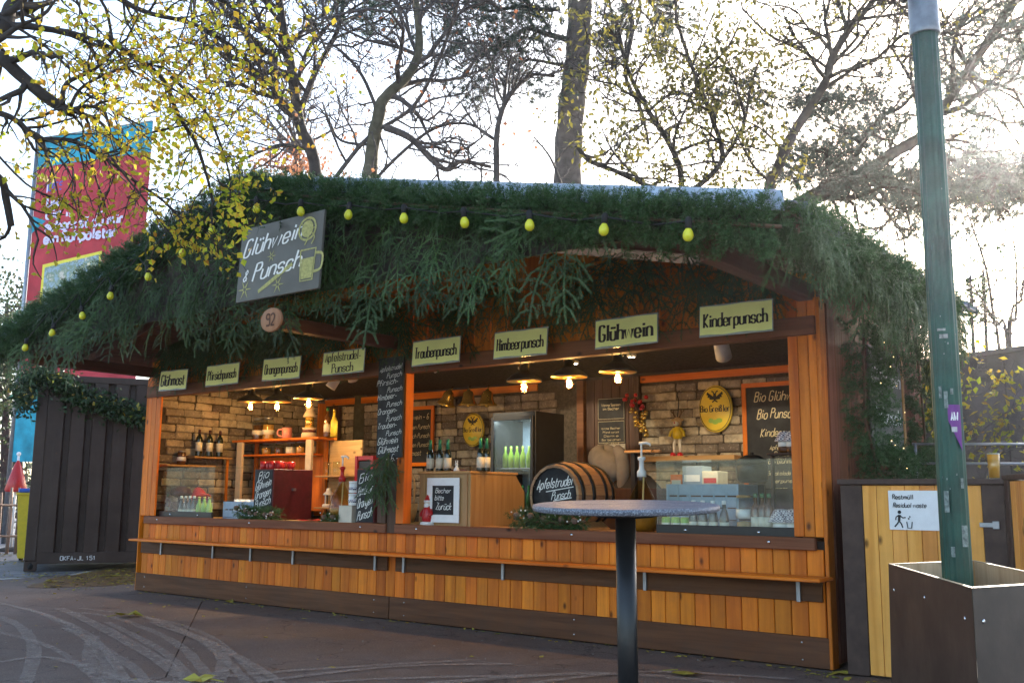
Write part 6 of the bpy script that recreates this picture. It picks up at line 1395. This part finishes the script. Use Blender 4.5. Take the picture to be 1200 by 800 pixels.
# ------------------------------------------------------------------ trees
class TreeB:
    def __init__(s, seed): s.tr = MB(); s.br = MB(); s.tips = []; s.r = random.Random(seed)
    def px(s, path, d0, d1=None):
        d1 = d1 or d0; n = len(path) - 1
        return [dep(u, v, d0 + (d1 - d0) * i / n) for i, (u, v) in enumerate(path)]
    def limb(s, pts, r0, r1, trunk=False, kids=0, klen=1.0, lvl=2, up=.05, wig=.22, kt=(.15, 1.0), kang=(35, 70), taperk=.6):
        q = [Vector(p) for p in crom([tuple(p) for p in pts], 5)]
        n = len(q); rs = [r0 + (r1 - r0) * i / (n - 1) for i in range(n)]
        if trunk: rs = [r_ * (1 + .06 * math.sin(i * 2.1)) for i, r_ in enumerate(rs)]
        (s.tr if trunk else s.br).tube(q, rs, 10 if trunk else 6)
        for i in range(kids):
            t = kt[0] + (kt[1] - kt[0]) * (i + s.r.random()) / kids; j = min(n - 2, int(t * (n - 1)))
            d = (q[j + 1] - q[j]).normalized(); s.grow(q[j], s.turn(d, kang), klen * s.r.uniform(.6, 1.25), rs[j] * taperk, lvl, up, wig)
        return q
    def turn(s, d, ang=(35, 70)):
        a = rad(s.r.uniform(*ang)); o = d.orthogonal().normalized(); o.rotate(Matrix.Rotation(s.r.uniform(0, 6.283), 3, d)); return (d * math.cos(a) + o * math.sin(a)).normalized()
    def grow(s, p, d, L, r, lvl, up=.05, wig=.22):
        n = 5; q = [p.copy()]; ds = [d]; r = max(r, .0022)
        for i in range(n):
            d = (d + Vector((s.r.gauss(0, wig), s.r.gauss(0, wig), s.r.gauss(0, wig) + up))).normalized(); q.append(q[-1] + d * L / n); ds.append(d)
        re = r * .35 if lvl else r * .3
        s.br.tube(q, [r + (re - r) * i / n for i in range(n + 1)], 5 if r > .012 else 3, cap=False)
        if lvl <= 0:
            for i in range(1, n + 1): s.tips.append((q[i], ds[i]))
            return
        k = s.r.choice((4, 4, 5, 5))
        for i in range(k):
            j = min(n, 1 + int((i + s.r.random()) / k * n)); s.grow(q[j], s.turn(ds[j], (28, 62)), L * s.r.uniform(.4, .7), r * .55, lvl - 1, up, wig)
        s.tips.append((q[-1], ds[-1]))
    def finish(s, name, label, bark, cat='tree', crown=None, base=None, group=None, twig=None):
        z = base if base else Vector((s.tr.v or s.br.v)[0]); base = Vector((z[0], z[1], 0))
        t = thing(name, label, cat, base, (0, 0, 0), group)
        def loc(m_): m_.v = [(a - base.x, b_ - base.y, c_) for a, b_, c_ in m_.v]; return m_
        if s.tr.v: loc(s.tr).build('trunk', bark, t)
        if s.br.v: loc(s.br).build('branches', twig or bark, t)
        for nm, V, mat in crown or []:
            V = np.array(V); V = V - np.array([base.x, base.y, 0]); obj(nm, tri_mesh(nm, V, mat), t, kind='stuff')
        return t
    def leaves(s, per, ln, wd, spread, droop=.4, keep=1.0):
        tp = [t for t in s.tips if s.r.random() < keep]; b_ = np.array([p for p, d in tp for _ in range(per)]); b_ = b_ + rng.normal(0, spread, b_.shape); return leaves_at(b_, rng, ln, wd, droop)
def tuft(seed, n=34, ln=.1, wd=.007):
    r_ = np.random.default_rng(seed); d = r_.normal(size=(n, 3)); d[:, 2] += .5; d /= np.linalg.norm(d, axis=1)[:, None]; a = np.cross(d, r_.normal(size=(n, 3))); a /= np.linalg.norm(a, axis=1)[:, None]
    l = ln * r_.uniform(.6, 1.1, (n, 1)); return np.stack([a * wd / 2, -a * wd / 2, d * l], 1).reshape(-1, 3)
def foot(u, v, d): q = dep(u, v, d); return Vector((q.x, q.y, 0))
TUF = [tuft(i) for i in range(5)]; TUFC = [tuft(20 + i, 24, .06, .008) for i in range(5)]
def tufts(pts, scale, var=TUF, spread=.05):
    pts = np.array(pts); n = len(pts); return place(var, rotmats(n, rng), pts + rng.normal(0, spread, pts.shape), scale * rng.uniform(.7, 1.3, n))
def wr_(d, pxr): return pxr * d / FPX
# bare tree with dark forked trunk, left of centre
T = TreeB(1); d = 17
q = T.px([(371, 212), (351, 145), (341, 78), (334, 44), (322, -30)], d); f_ = foot(378, 240, d); T.limb([f_, f_ * .5 + q[0] * .5] + q, wr_(d, 9), wr_(d, 4), True, 9, 2.2, 3, kt=(.5, 1))
for pth, r0, r1, kk in (([(348, 138), (324, 115), (322, 68), (304, 57), (270, 20), (245, -20)], 5, 2.5, 9), ([(354, 124), (372, 80), (395, 37), (405, -10)], 4, 2, 8), ([(324, 115), (300, 108), (277, 98), (240, 95)], 3, 1.2, 7), ([(360, 175), (330, 170), (300, 180), (270, 195)], 2.5, 1, 6), ([(345, 110), (360, 60), (385, 30), (430, 0)], 3, 1.2, 7)):
    T.limb(T.px(pth, d), wr_(d, r0), wr_(d, r1), False, kk, 1.5, 2, wig=.3)
lv = T.leaves(1, .09, .06, .05, .4, .05)
nd = [dep(R.gauss(425, 30), R.gauss(8, 16), d + R.uniform(-.6, .6)) for _ in range(110)]
T.finish('bare_tree', 'bare tree with a dark forked trunk behind the name sign end of the roof', M['bark_dark'], crown=[('crown', lv, M['birch_leaf']), ('needle_tufts', tufts([tuple(p) for p in nd], 1.7), M['needle'])])
# mossy tree with a bent low limb
T = TreeB(2); d = 15
q = T.px([(434, 203), (444, 135), (451, 115), (478, 88), (491, 57), (487, 0), (480, -40)], d); f_ = foot(432, 240, d); T.limb([f_, f_ * .5 + q[0] * .5] + q, wr_(d, 10), wr_(d, 3), True, 11, 1.7, 3, kt=(.5, 1))
for pth, r0, r1, kk in (([(451, 149), (481, 162), (508, 189), (525, 199), (542, 189), (576, 196)], 4.5, 2, 9), ([(372, 240), (400, 199), (434, 159), (484, 125), (515, 68), (535, 10), (540, -20)], 3, 1.5, 11), ([(425, 240), (444, 206), (501, 155), (545, 145), (579, 162)], 2.5, 1.2, 9), ([(444, 135), (425, 90), (400, 60), (380, 50)], 2.5, 1, 8), ([(440, 170), (400, 165), (385, 140), (378, 120)], 2, .8, 7)):
    T.limb(T.px(pth, d), wr_(d, r0), wr_(d, r1), False, kk, 1.1, 2, wig=.32)
T.finish('bare_tree', 'bare tree with a mossy trunk and one low crooked limb behind the roof', M['bark_olive'], crown=[('crown', T.leaves(1, .09, .06, .05, .4, .03), M['brown_leaf'])], twig=M['bark_grey'])
# slim tree
T = TreeB(3); d = 14
q = T.px([(582, 222), (582, 162), (589, 128), (603, 105), (623, 88), (650, 90)], d); f_ = foot(583, 250, d); T.limb([f_, f_ * .5 + q[0] * .5] + q, wr_(d, 5), wr_(d, 1.5), True, 12, .8, 2, kt=(.55, 1))
T.limb(T.px([(590, 126), (594, 86), (600, 66)], d), wr_(d, 2.5), wr_(d, 1), False, 6, .6, 1)
T.limb(T.px([(582, 165), (560, 150), (540, 120)], d), wr_(d, 2), wr_(d, .8), False, 6, .6, 1)
T.limb(T.px([(660, 222), (645, 185), (625, 160)], d), wr_(d, 2), wr_(d, .8), False, 6, .7, 1)
T.finish('bare_sapling', 'slim bare tree left of the big pine trunk', M['bark_grey'])
# big pine
T = TreeB(4); d = 18
q = T.px([(665, 223), (669, 135), (677, 68), (680, 0), (684, -90), (688, -170)], d); f_ = foot(664, 240, d); T.limb([f_, f_ * .5 + q[0] * .5] + q, wr_(d, 19), wr_(d, 12), True, 0)
pts = []
for pth, r0, r1, kk, L in (([(667, 47), (640, 40), (616, 34), (590, 55), (562, 64), (545, 91)], 3.5, 1.5, 11, 1.2), ([(672, 80), (650, 75), (620, 70), (600, 75)], 2.5, 1, 8, .9), ([(656, 10), (640, 12), (610, 8), (575, 13), (545, 5)], 3, 1.5, 10, 1.1), ([(690, 40), (700, 52), (716, 55)], 2, 1, 4, .6), ([(684, -10), (730, -20), (760, 0), (775, 25)], 4, 2, 9, 1.0), ([(690, -40), (600, -50), (520, -20), (480, 5)], 4, 2, 12, 1.1)):
    T.limb(T.px(pth, d - .4), wr_(d, r0), wr_(d, r1), False, kk, L, 2, up=.02, wig=.25)
pts = [tuple(p) for p, dd in T.tips for _ in range(1)]
tw = T.px([(724, -10), (741, 27), (733, 88), (751, 128), (760, 170)], d - 1.5)
T.limb(tw, wr_(d, 3.2), wr_(d, 1.6), False, 8, 1.0, 2, up=-.05)
T.finish('pine_tree', 'tall pine with a thick grey trunk behind the roof ridge', M['bark_pine'], crown=[('crown', tufts([p for p in pts if R.random() < .55], 1.15, TUF, .12), M['needle'])], twig=M['bark_dark'])
# late-leafed tree with drooping olive leaves
T = TreeB(5); d = 13.5
q = T.px([(800, 232), (790, 180), (760, 130), (735, 80), (722, 20)], d); f_ = foot(805, 260, d); T.limb([f_, f_ * .5 + q[0] * .5] + q, wr_(d, 5), wr_(d, 2), True, 12, 1.1, 2, kt=(.5, 1), up=-.02)
for pth, r0, r1, kk in (([(800, 232), (845, 190), (835, 140), (815, 90), (795, 30), (790, -10)], 3.5, 1.5, 13), ([(676, 170), (690, 188), (720, 200), (755, 216), (800, 232)], 3, 3, 8), ([(845, 190), (870, 150), (880, 100), (890, 70)], 2.5, 1, 9), ([(790, 180), (830, 165), (870, 170), (905, 180)], 2, .8, 8), ([(760, 130), (790, 110), (830, 120)], 2, .8, 8), ([(815, 90), (850, 60), (870, 20)], 2, .8, 7), ([(755, 216), (720, 180), (705, 150)], 2, .8, 6)):
    T.limb(T.px(pth, d), wr_(d, r0), wr_(d, r1), False, kk, .95, 2, up=-.03, wig=.3)
T.finish('leafy_tree', 'slender tree with drooping olive and yellow leaves right of the pine trunk', M['bark_dark'], crown=[('crown', T.leaves(1, .1, .05, .06, .9, .5), M['olive_leaf'])])
# dark leaning tree on the right
T = TreeB(6); d = 15
q = T.px([(901, 235), (911, 199), (928, 159), (965, 101), (975, 68), (994, 37), (1024, 0), (1045, -40)], d); f_ = foot(893, 262, d); T.limb([f_, f_ * .5 + q[0] * .5] + q, wr_(d, 8), wr_(d, 3), True, 12, 1.3, 3, kt=(.55, 1))
for pth, r0, r1, kk in (([(994, 37), (985, 10), (978, -20)], 3, 2, 5), ([(962, 106), (990, 88), (1016, 71), (1080, 66), (1120, 75)], 2.6, 1, 10), ([(970, 80), (940, 60), (900, 40), (870, 10)], 2, 1, 9), ([(905, 215), (880, 190), (850, 130)], 2.4, 1, 7), ([(920, 180), (890, 150), (835, 125)], 2, .8, 8), ([(975, 68), (1000, 60), (1030, 20), (1060, -10)], 2, 1, 7)):
    T.limb(T.px(pth, d), wr_(d, r0), wr_(d, r1), False, kk, 1.1, 2, wig=.3)
T.finish('bare_tree', 'dark leaning tree rising beyond the right end of the roof', M['bark_dark'], crown=[('crown', T.leaves(1, .09, .05, .05, .6, .12), M['olive_leaf'])])
# cedar with flat layers
T = TreeB(7); d = 19
q = T.px([(930, 262), (975, 224), (1012, 204), (1046, 180), (1080, 159), (1111, 118), (1138, 78), (1185, 7), (1210, -40)], d); f_ = foot(900, 300, d); T.limb([f_, f_ * .45 + q[0] * .55] + q, wr_(d, 9), wr_(d, 5), True, 10, 1.8, 3, kt=(.55, 1))
pl_ = []
for pth, r0, r1, kk in (([(928, 242), (975, 216), (1016, 203), (1057, 216), (1090, 235)], 7, 3, 8), ([(985, 220), (1016, 159), (1036, 135), (1057, 125), (1082, 95)], 4, 1.5, 8), ([(1080, 159), (1120, 190), (1160, 205), (1205, 215)], 4, 2, 9), ([(1111, 118), (1140, 112), (1175, 100), (1210, 85)], 3, 1.2, 9), ([(1138, 78), (1120, 55), (1130, 10)], 3, 1.5, 8), ([(1130, 90), (1165, 120), (1180, 150), (1200, 175)], 2, 1, 8), ([(1100, 60), (1090, 40), (1120, 40), (1180, 45)], 2.5, 1, 8)):
    T.limb(T.px(pth, d), wr_(d, r0), wr_(d, r1), False, kk, 1.4, 2, wig=.22, up=.0)
lay = [(972, 116, 48, 13, 240), (962, 178, 34, 10, 170), (1035, 212, 55, 20, 420), (1080, 232, 30, 18, 170), (1160, 208, 46, 22, 430), (1185, 235, 30, 18, 160), (850, 108, 55, 10, 120), (1010, 158, 30, 10, 110), (930, 205, 30, 10, 120)]
for u, v, sx, sy, n_ in lay:
    for _ in range(int(n_ * 1.25)):
        aa = R.uniform(0, 6.28); rr = math.sqrt(R.random()); pl_.append(tuple(dep(u + sx * rr * math.cos(aa) * 1.15, v + sy * rr * math.sin(aa) + 3 * math.sin(u * .2 + aa * 3), d + R.uniform(-1.1, 1.1))))
for u, v, sx, sy, n_ in lay:
    for _ in range(max(5, n_ // 22)):
        u0 = u + R.uniform(-sx, sx); a = R.choice((-1, 1)); L_ = R.uniform(.5, 1.0) * sx
        pth = [(u0, v + R.uniform(2, sy + 6)), (u0 + a * L_ * .5, v + R.uniform(-3, 4)), (u0 + a * L_, v + R.uniform(-sy, sy) * .7)]
        qq = T.px(pth, d + R.uniform(-.7, .7), d + R.uniform(-1, 1)); T.limb(qq, wr_(d, 1.5), wr_(d, .5), False, 6, .6, 1, up=-.02, wig=.2)
pl_ = [p for p in pl_ if R.random() < .7] + [tuple(p) for p, dd in T.tips if R.random() < .3]
T.finish('cedar_tree', 'cedar with flat dark layers of foliage and a thick slanting limb at the right', M['bark_dark'], crown=[('crown', tufts(pl_, 1.8, TUFC, .1), M['cedar'])])
# copper beech
T = TreeB(8); d = 24
f_ = foot(350, 260, d); q = T.px([(350, 225), (348, 195), (346, 170)], d); T.limb([f_] + q, .14, .06, True, 12, 1.8, 2, kt=(.55, 1), up=.0)
bp = np.array([tuple(dep(R.gauss(345, 26), R.gauss(192, 15), d + R.uniform(-1, 1))) for _ in range(900)])
T.finish('beech_tree', 'far tree with withered copper leaves between the bare trunks', M['bark_grey'], crown=[('crown', leaves_at(bp, rng, .12, .08, .5), M['brown_leaf'])])
# evergreen mass at the far left
for i, (u, v, sx, sy, n_, dd, lab) in enumerate(((8, 400, 22, 75, 1900, 27, 'dark shrubby tree behind the banner mast at the left edge'), (-60, 420, 50, 80, 1700, 26, 'dark bushy tree out beyond the left edge'))):
    T = TreeB(30 + i); f_ = foot(u, 600, dd); top = dep(u, v - sy * .6, dd); T.limb([f_, f_ * .5 + top * .5, top], .16, .05, True, 14, 1.2, 2)
    bp = np.array([tuple(dep(R.gauss(u, sx * .55), R.gauss(v + 20, sy * .62), dd + R.uniform(-1.2, 1.2))) for _ in range(n_)])
    T.finish('evergreen_tree', lab, M['bark_grey'], crown=[('crown', leaves_at(bp, rng, .16, .1, .3), M['hedge'])])
hb = np.array([(R.uniform(-18, -8), R.gauss(6.5, .5), abs(R.gauss(.9, .55))) for _ in range(4200)])
hd = thing('hedge', 'clipped dark hedge behind the picket fence', 'hedge', (-13, 6.5, 0)); obj('leaves', tri_mesh('leaves', leaves_at(hb - np.array([-13, 6.5, 0]), rng, .11, .07, .2), M['hedge']), hd, kind='stuff')
st_ = MB()
for i in range(24): x = -4.8 + i * .41; st_.tube([(x, R.uniform(-.2, .2), 0), (x + R.uniform(-.1, .1), R.uniform(-.3, .3), 1.4)], [.03, .01], 5)
st_.build('stems', M['bark_grey'], hd)
# shrub with late yellow leaves behind the railing
T = TreeB(9); d = 10.5
for k_, pth in enumerate(([(1075, 545), (1078, 500), (1090, 450), (1100, 400)], [(1082, 548), (1110, 500), (1135, 450), (1150, 425)], [(1090, 548), (1130, 520), (1170, 490), (1200, 470)], [(1078, 545), (1064, 480), (1068, 430), (1085, 395)], [(1095, 548), (1150, 540), (1190, 525), (1215, 520)])):
    q = T.px(pth, d); T.limb([foot(pth[0][0], 560, d)] + q, wr_(d, 1.6), wr_(d, .7), False, 16, .55, 2, wig=.35, kt=(.3, 1))
T.finish('leafy_shrub', 'twiggy shrub with a few yellow green leaves behind the railing', M['bark_grey'], 'shrub', crown=[('crown', T.leaves(1, .09, .055, .04, .6, .07), M['birch_leaf'])], base=foot(1085, 560, d))
T = TreeB(10); d = 15
for pth in ([(1182, 398), (1190, 375), (1191, 330), (1190, 296), (1184, 270)], [(1171, 410), (1165, 375), (1156, 317), (1142, 273), (1130, 240)], [(1180, 400), (1168, 380), (1150, 350), (1135, 330)], [(1184, 392), (1197, 350), (1203, 300)]):
    q = T.px(pth, d); T.limb([foot(1180, 420, d)] + q, wr_(d, 2.5), wr_(d, .8), False, 9, .7, 1, wig=.25, kt=(.3, 1))
T.finish('bare_sapling', 'young bare many stemmed tree behind the grey wall at the far right', M['bark_grey'], crown=[('crown', T.leaves(1, .08, .05, .04, .6, .2), M['hedge'])], base=foot(1180, 420, d))
for i, (u, v0, v1) in enumerate(((1137, 322, 420), (1152, 315, 420))):
    T = TreeB(40 + i); d = 16; f_ = foot(u, 430, d); top = dep(u, v0, d); T.limb([f_, f_ * .5 + top * .5, top], .05, .02, True, 0)
    bp = np.array([tuple(dep(u + R.gauss(0, 3.0), v0 + 8 + (v1 - v0) * R.random() * .55 + 0, d + R.uniform(-.1, .1))) for _ in range(170)])
    T.finish('slender_conifer', ('shorter slim conifer tip above the grey wall', 'taller slim conifer tip above the grey wall')[i], M['bark_grey'], crown=[('crown', leaves_at(bp, rng, .1, .05, -.5), M['hedge'])])
# birch overhanging from the left
T = TreeB(11); d = 6.6
tk = [Vector((dep(-150, 300, d).x, dep(-150, 300, d).y, z)) + Vector((.02 * z, .01 * z, 0)) for z in (0, 1.2, 2.6, 4.0, 5.5)]
T.limb(tk, .17, .11, True, 0)
for pth, r0, r1, kk, L in (([(-150, -20), (-60, 40), (0, 68), (20, 85), (51, 112), (74, 127), (86, 133)], 10, 6, 5, .5), ([(73, 122), (78, 98), (111, 81), (135, 57), (150, 45)], 3.5, 1.5, 10, .55), ([(83, 124), (98, 101), (142, 81), (180, 75)], 2.5, 1, 9, .5), ([(-150, -60), (-40, 10), (3, 34), (12, 8), (30, -8), (60, -30)], 12, 5, 8, .6),
                           ([(-150, 100), (-40, 180), (0, 210), (7, 233), (13, 265)], 6, 4.5, 4, .4), ([(-150, 60), (-50, 120), (0, 133), (20, 142), (44, 162), (84, 165), (111, 179), (128, 189), (159, 213), (192, 236), (215, 262)], 4.5, 1.4, 26, .5), ([(125, 40), (142, 57), (189, 91), (209, 135), (230, 169), (243, 209), (250, 240)], 3.5, 1.4, 18, .5),
                           ([(179, 155), (216, 147), (250, 140), (290, 150)], 1.5, .7, 9, .4), ([(60, -30), (118, 0), (135, 57), (160, 90)], 2.5, 1.2, 12, .55), ([(90, -40), (160, 10), (230, 30), (290, 70), (300, 110)], 3.5, 1.2, 18, .5), ([(150, -40), (240, -10), (300, 30), (330, 60)], 3, 1.2, 14, .5), ([(200, 90), (240, 130), (262, 180), (270, 215), (268, 250)], 2, .8, 6, .2), ([(130, 185), (170, 235), (205, 280), (225, 292)], 1.4, .6, 4, .15), ([(0, 20), (60, 60), (120, 120), (170, 150)], 2, .9, 14, .5), ([(-30, 150), (30, 215), (80, 240), (105, 262)], 1.6, .6, 6, .22)):
    T.limb(T.px(pth, d, d + .2), wr_(d, r0), wr_(d, r1), False, kk, L, 1, up=-.10, wig=.26, kt=(.2, 1))
lv1 = np.concatenate([T.leaves(1, .052, .042, .03, .9, .45), T.leaves(1, .036, .03, .03, .9, .3)])
sprays = np.array([tuple(dep(u + R.gauss(0, s1), v + R.gauss(0, s2), d - .1 + R.uniform(-.15, .15))) for u, v, s1, s2, n_ in ((272, 250, 9, 16, 40), (284, 272, 6, 14, 26), (228, 270, 10, 12, 8), (180, 290, 12, 8, 6), (200, 60, 60, 40, 330), (220, 130, 40, 35, 220), (120, 60, 60, 40, 130), (60, 150, 50, 40, 110), (260, 40, 40, 30, 150), (150, 160, 40, 40, 130)) for _ in range(int(n_ * (.55 if n_ > 60 else .8)))])
T.finish('birch_tree', 'birch leaning in from the left with yellow autumn leaves', M['bark_dark'], crown=[('crown', lv1, M['birch_leaf']), ('crown', leaves_at(sprays, rng, .052, .044, .9), M['birch_leaf'])])
# unseen broad evergreens added behind the stall to shade the container
for i, (x, y, h_, w_) in enumerate(((-9.5, 15, 5.6, 2.2), (.8, 15.5, 6.0, 2.4), (-15, 14, 6.4, 2.8))):
    T = TreeB(60 + i); T.limb([Vector((x, y, 0)), Vector((x + .1, y, h_ * .5)), Vector((x, y, h_ * .9))], .2, .06, True, 16, 1.6, 1)
    bp = []
    for _ in range(2600):
        z = h_ * (.08 + .92 * R.random()); a = R.uniform(0, 6.28); r_ = w_ * math.sin(pi * min(1, (.12 + z / h_ * .86))) ** .6 * math.sqrt(R.random()) * (.8 + .25 * math.sin(3 * a + z)); bp.append((x + r_ * math.cos(a), y + r_ * math.sin(a), z))
    T.finish('evergreen_tree', ('unseen evergreen added for shade behind the left half of the stall', 'unseen evergreen added for shade behind the right half of the stall', 'unseen evergreen added for shade behind the container')[i], M['bark_grey'], crown=[('crown', leaves_at(np.array(bp), rng, .26, .17, .3), M['hedge'])], base=Vector((x, y, 0)))
# far wood closing the square
fw = np.array([(60 * math.sin(a) + R.gauss(0, 1.5), 62 * math.cos(a) + R.gauss(0, 1.5), abs(R.gauss(0, 1)) * 1.6) for a in [R.uniform(-1.9, 1.6) for _ in range(9000)]])
obj('far_wood', tri_mesh('far_wood', leaves_at(fw, rng, .8, .5, .1), M['hedge']), kind='stuff')
# ------------------------------------------------------------------ thin bright air of a backlit winter morning
hz = NT('morning_haze'); hz.t.nodes.remove(hz.p)
pv = hz.n('ShaderNodeVolumePrincipled'); pv.inputs['Color'].default_value = (.95, .95, 1, 1); pv.inputs['Density'].default_value = .0010; pv.inputs['Anisotropy'].default_value = .86
hz.l(pv.outputs[0], hz.out.inputs['Volume'])
MB().box(-310, 310, -310, 310, -1, 24).build('haze', hz.m, kind='stuff')
us = {o.data.name: len(o.data.loops) - 2 * len(o.data.polygons) for o in bpy.data.objects if o.type == 'MESH'}
print('objects', len(bpy.data.objects), 'unique tris', sum(us.values()), sorted(us.items(), key=lambda a: -a[1])[:14])
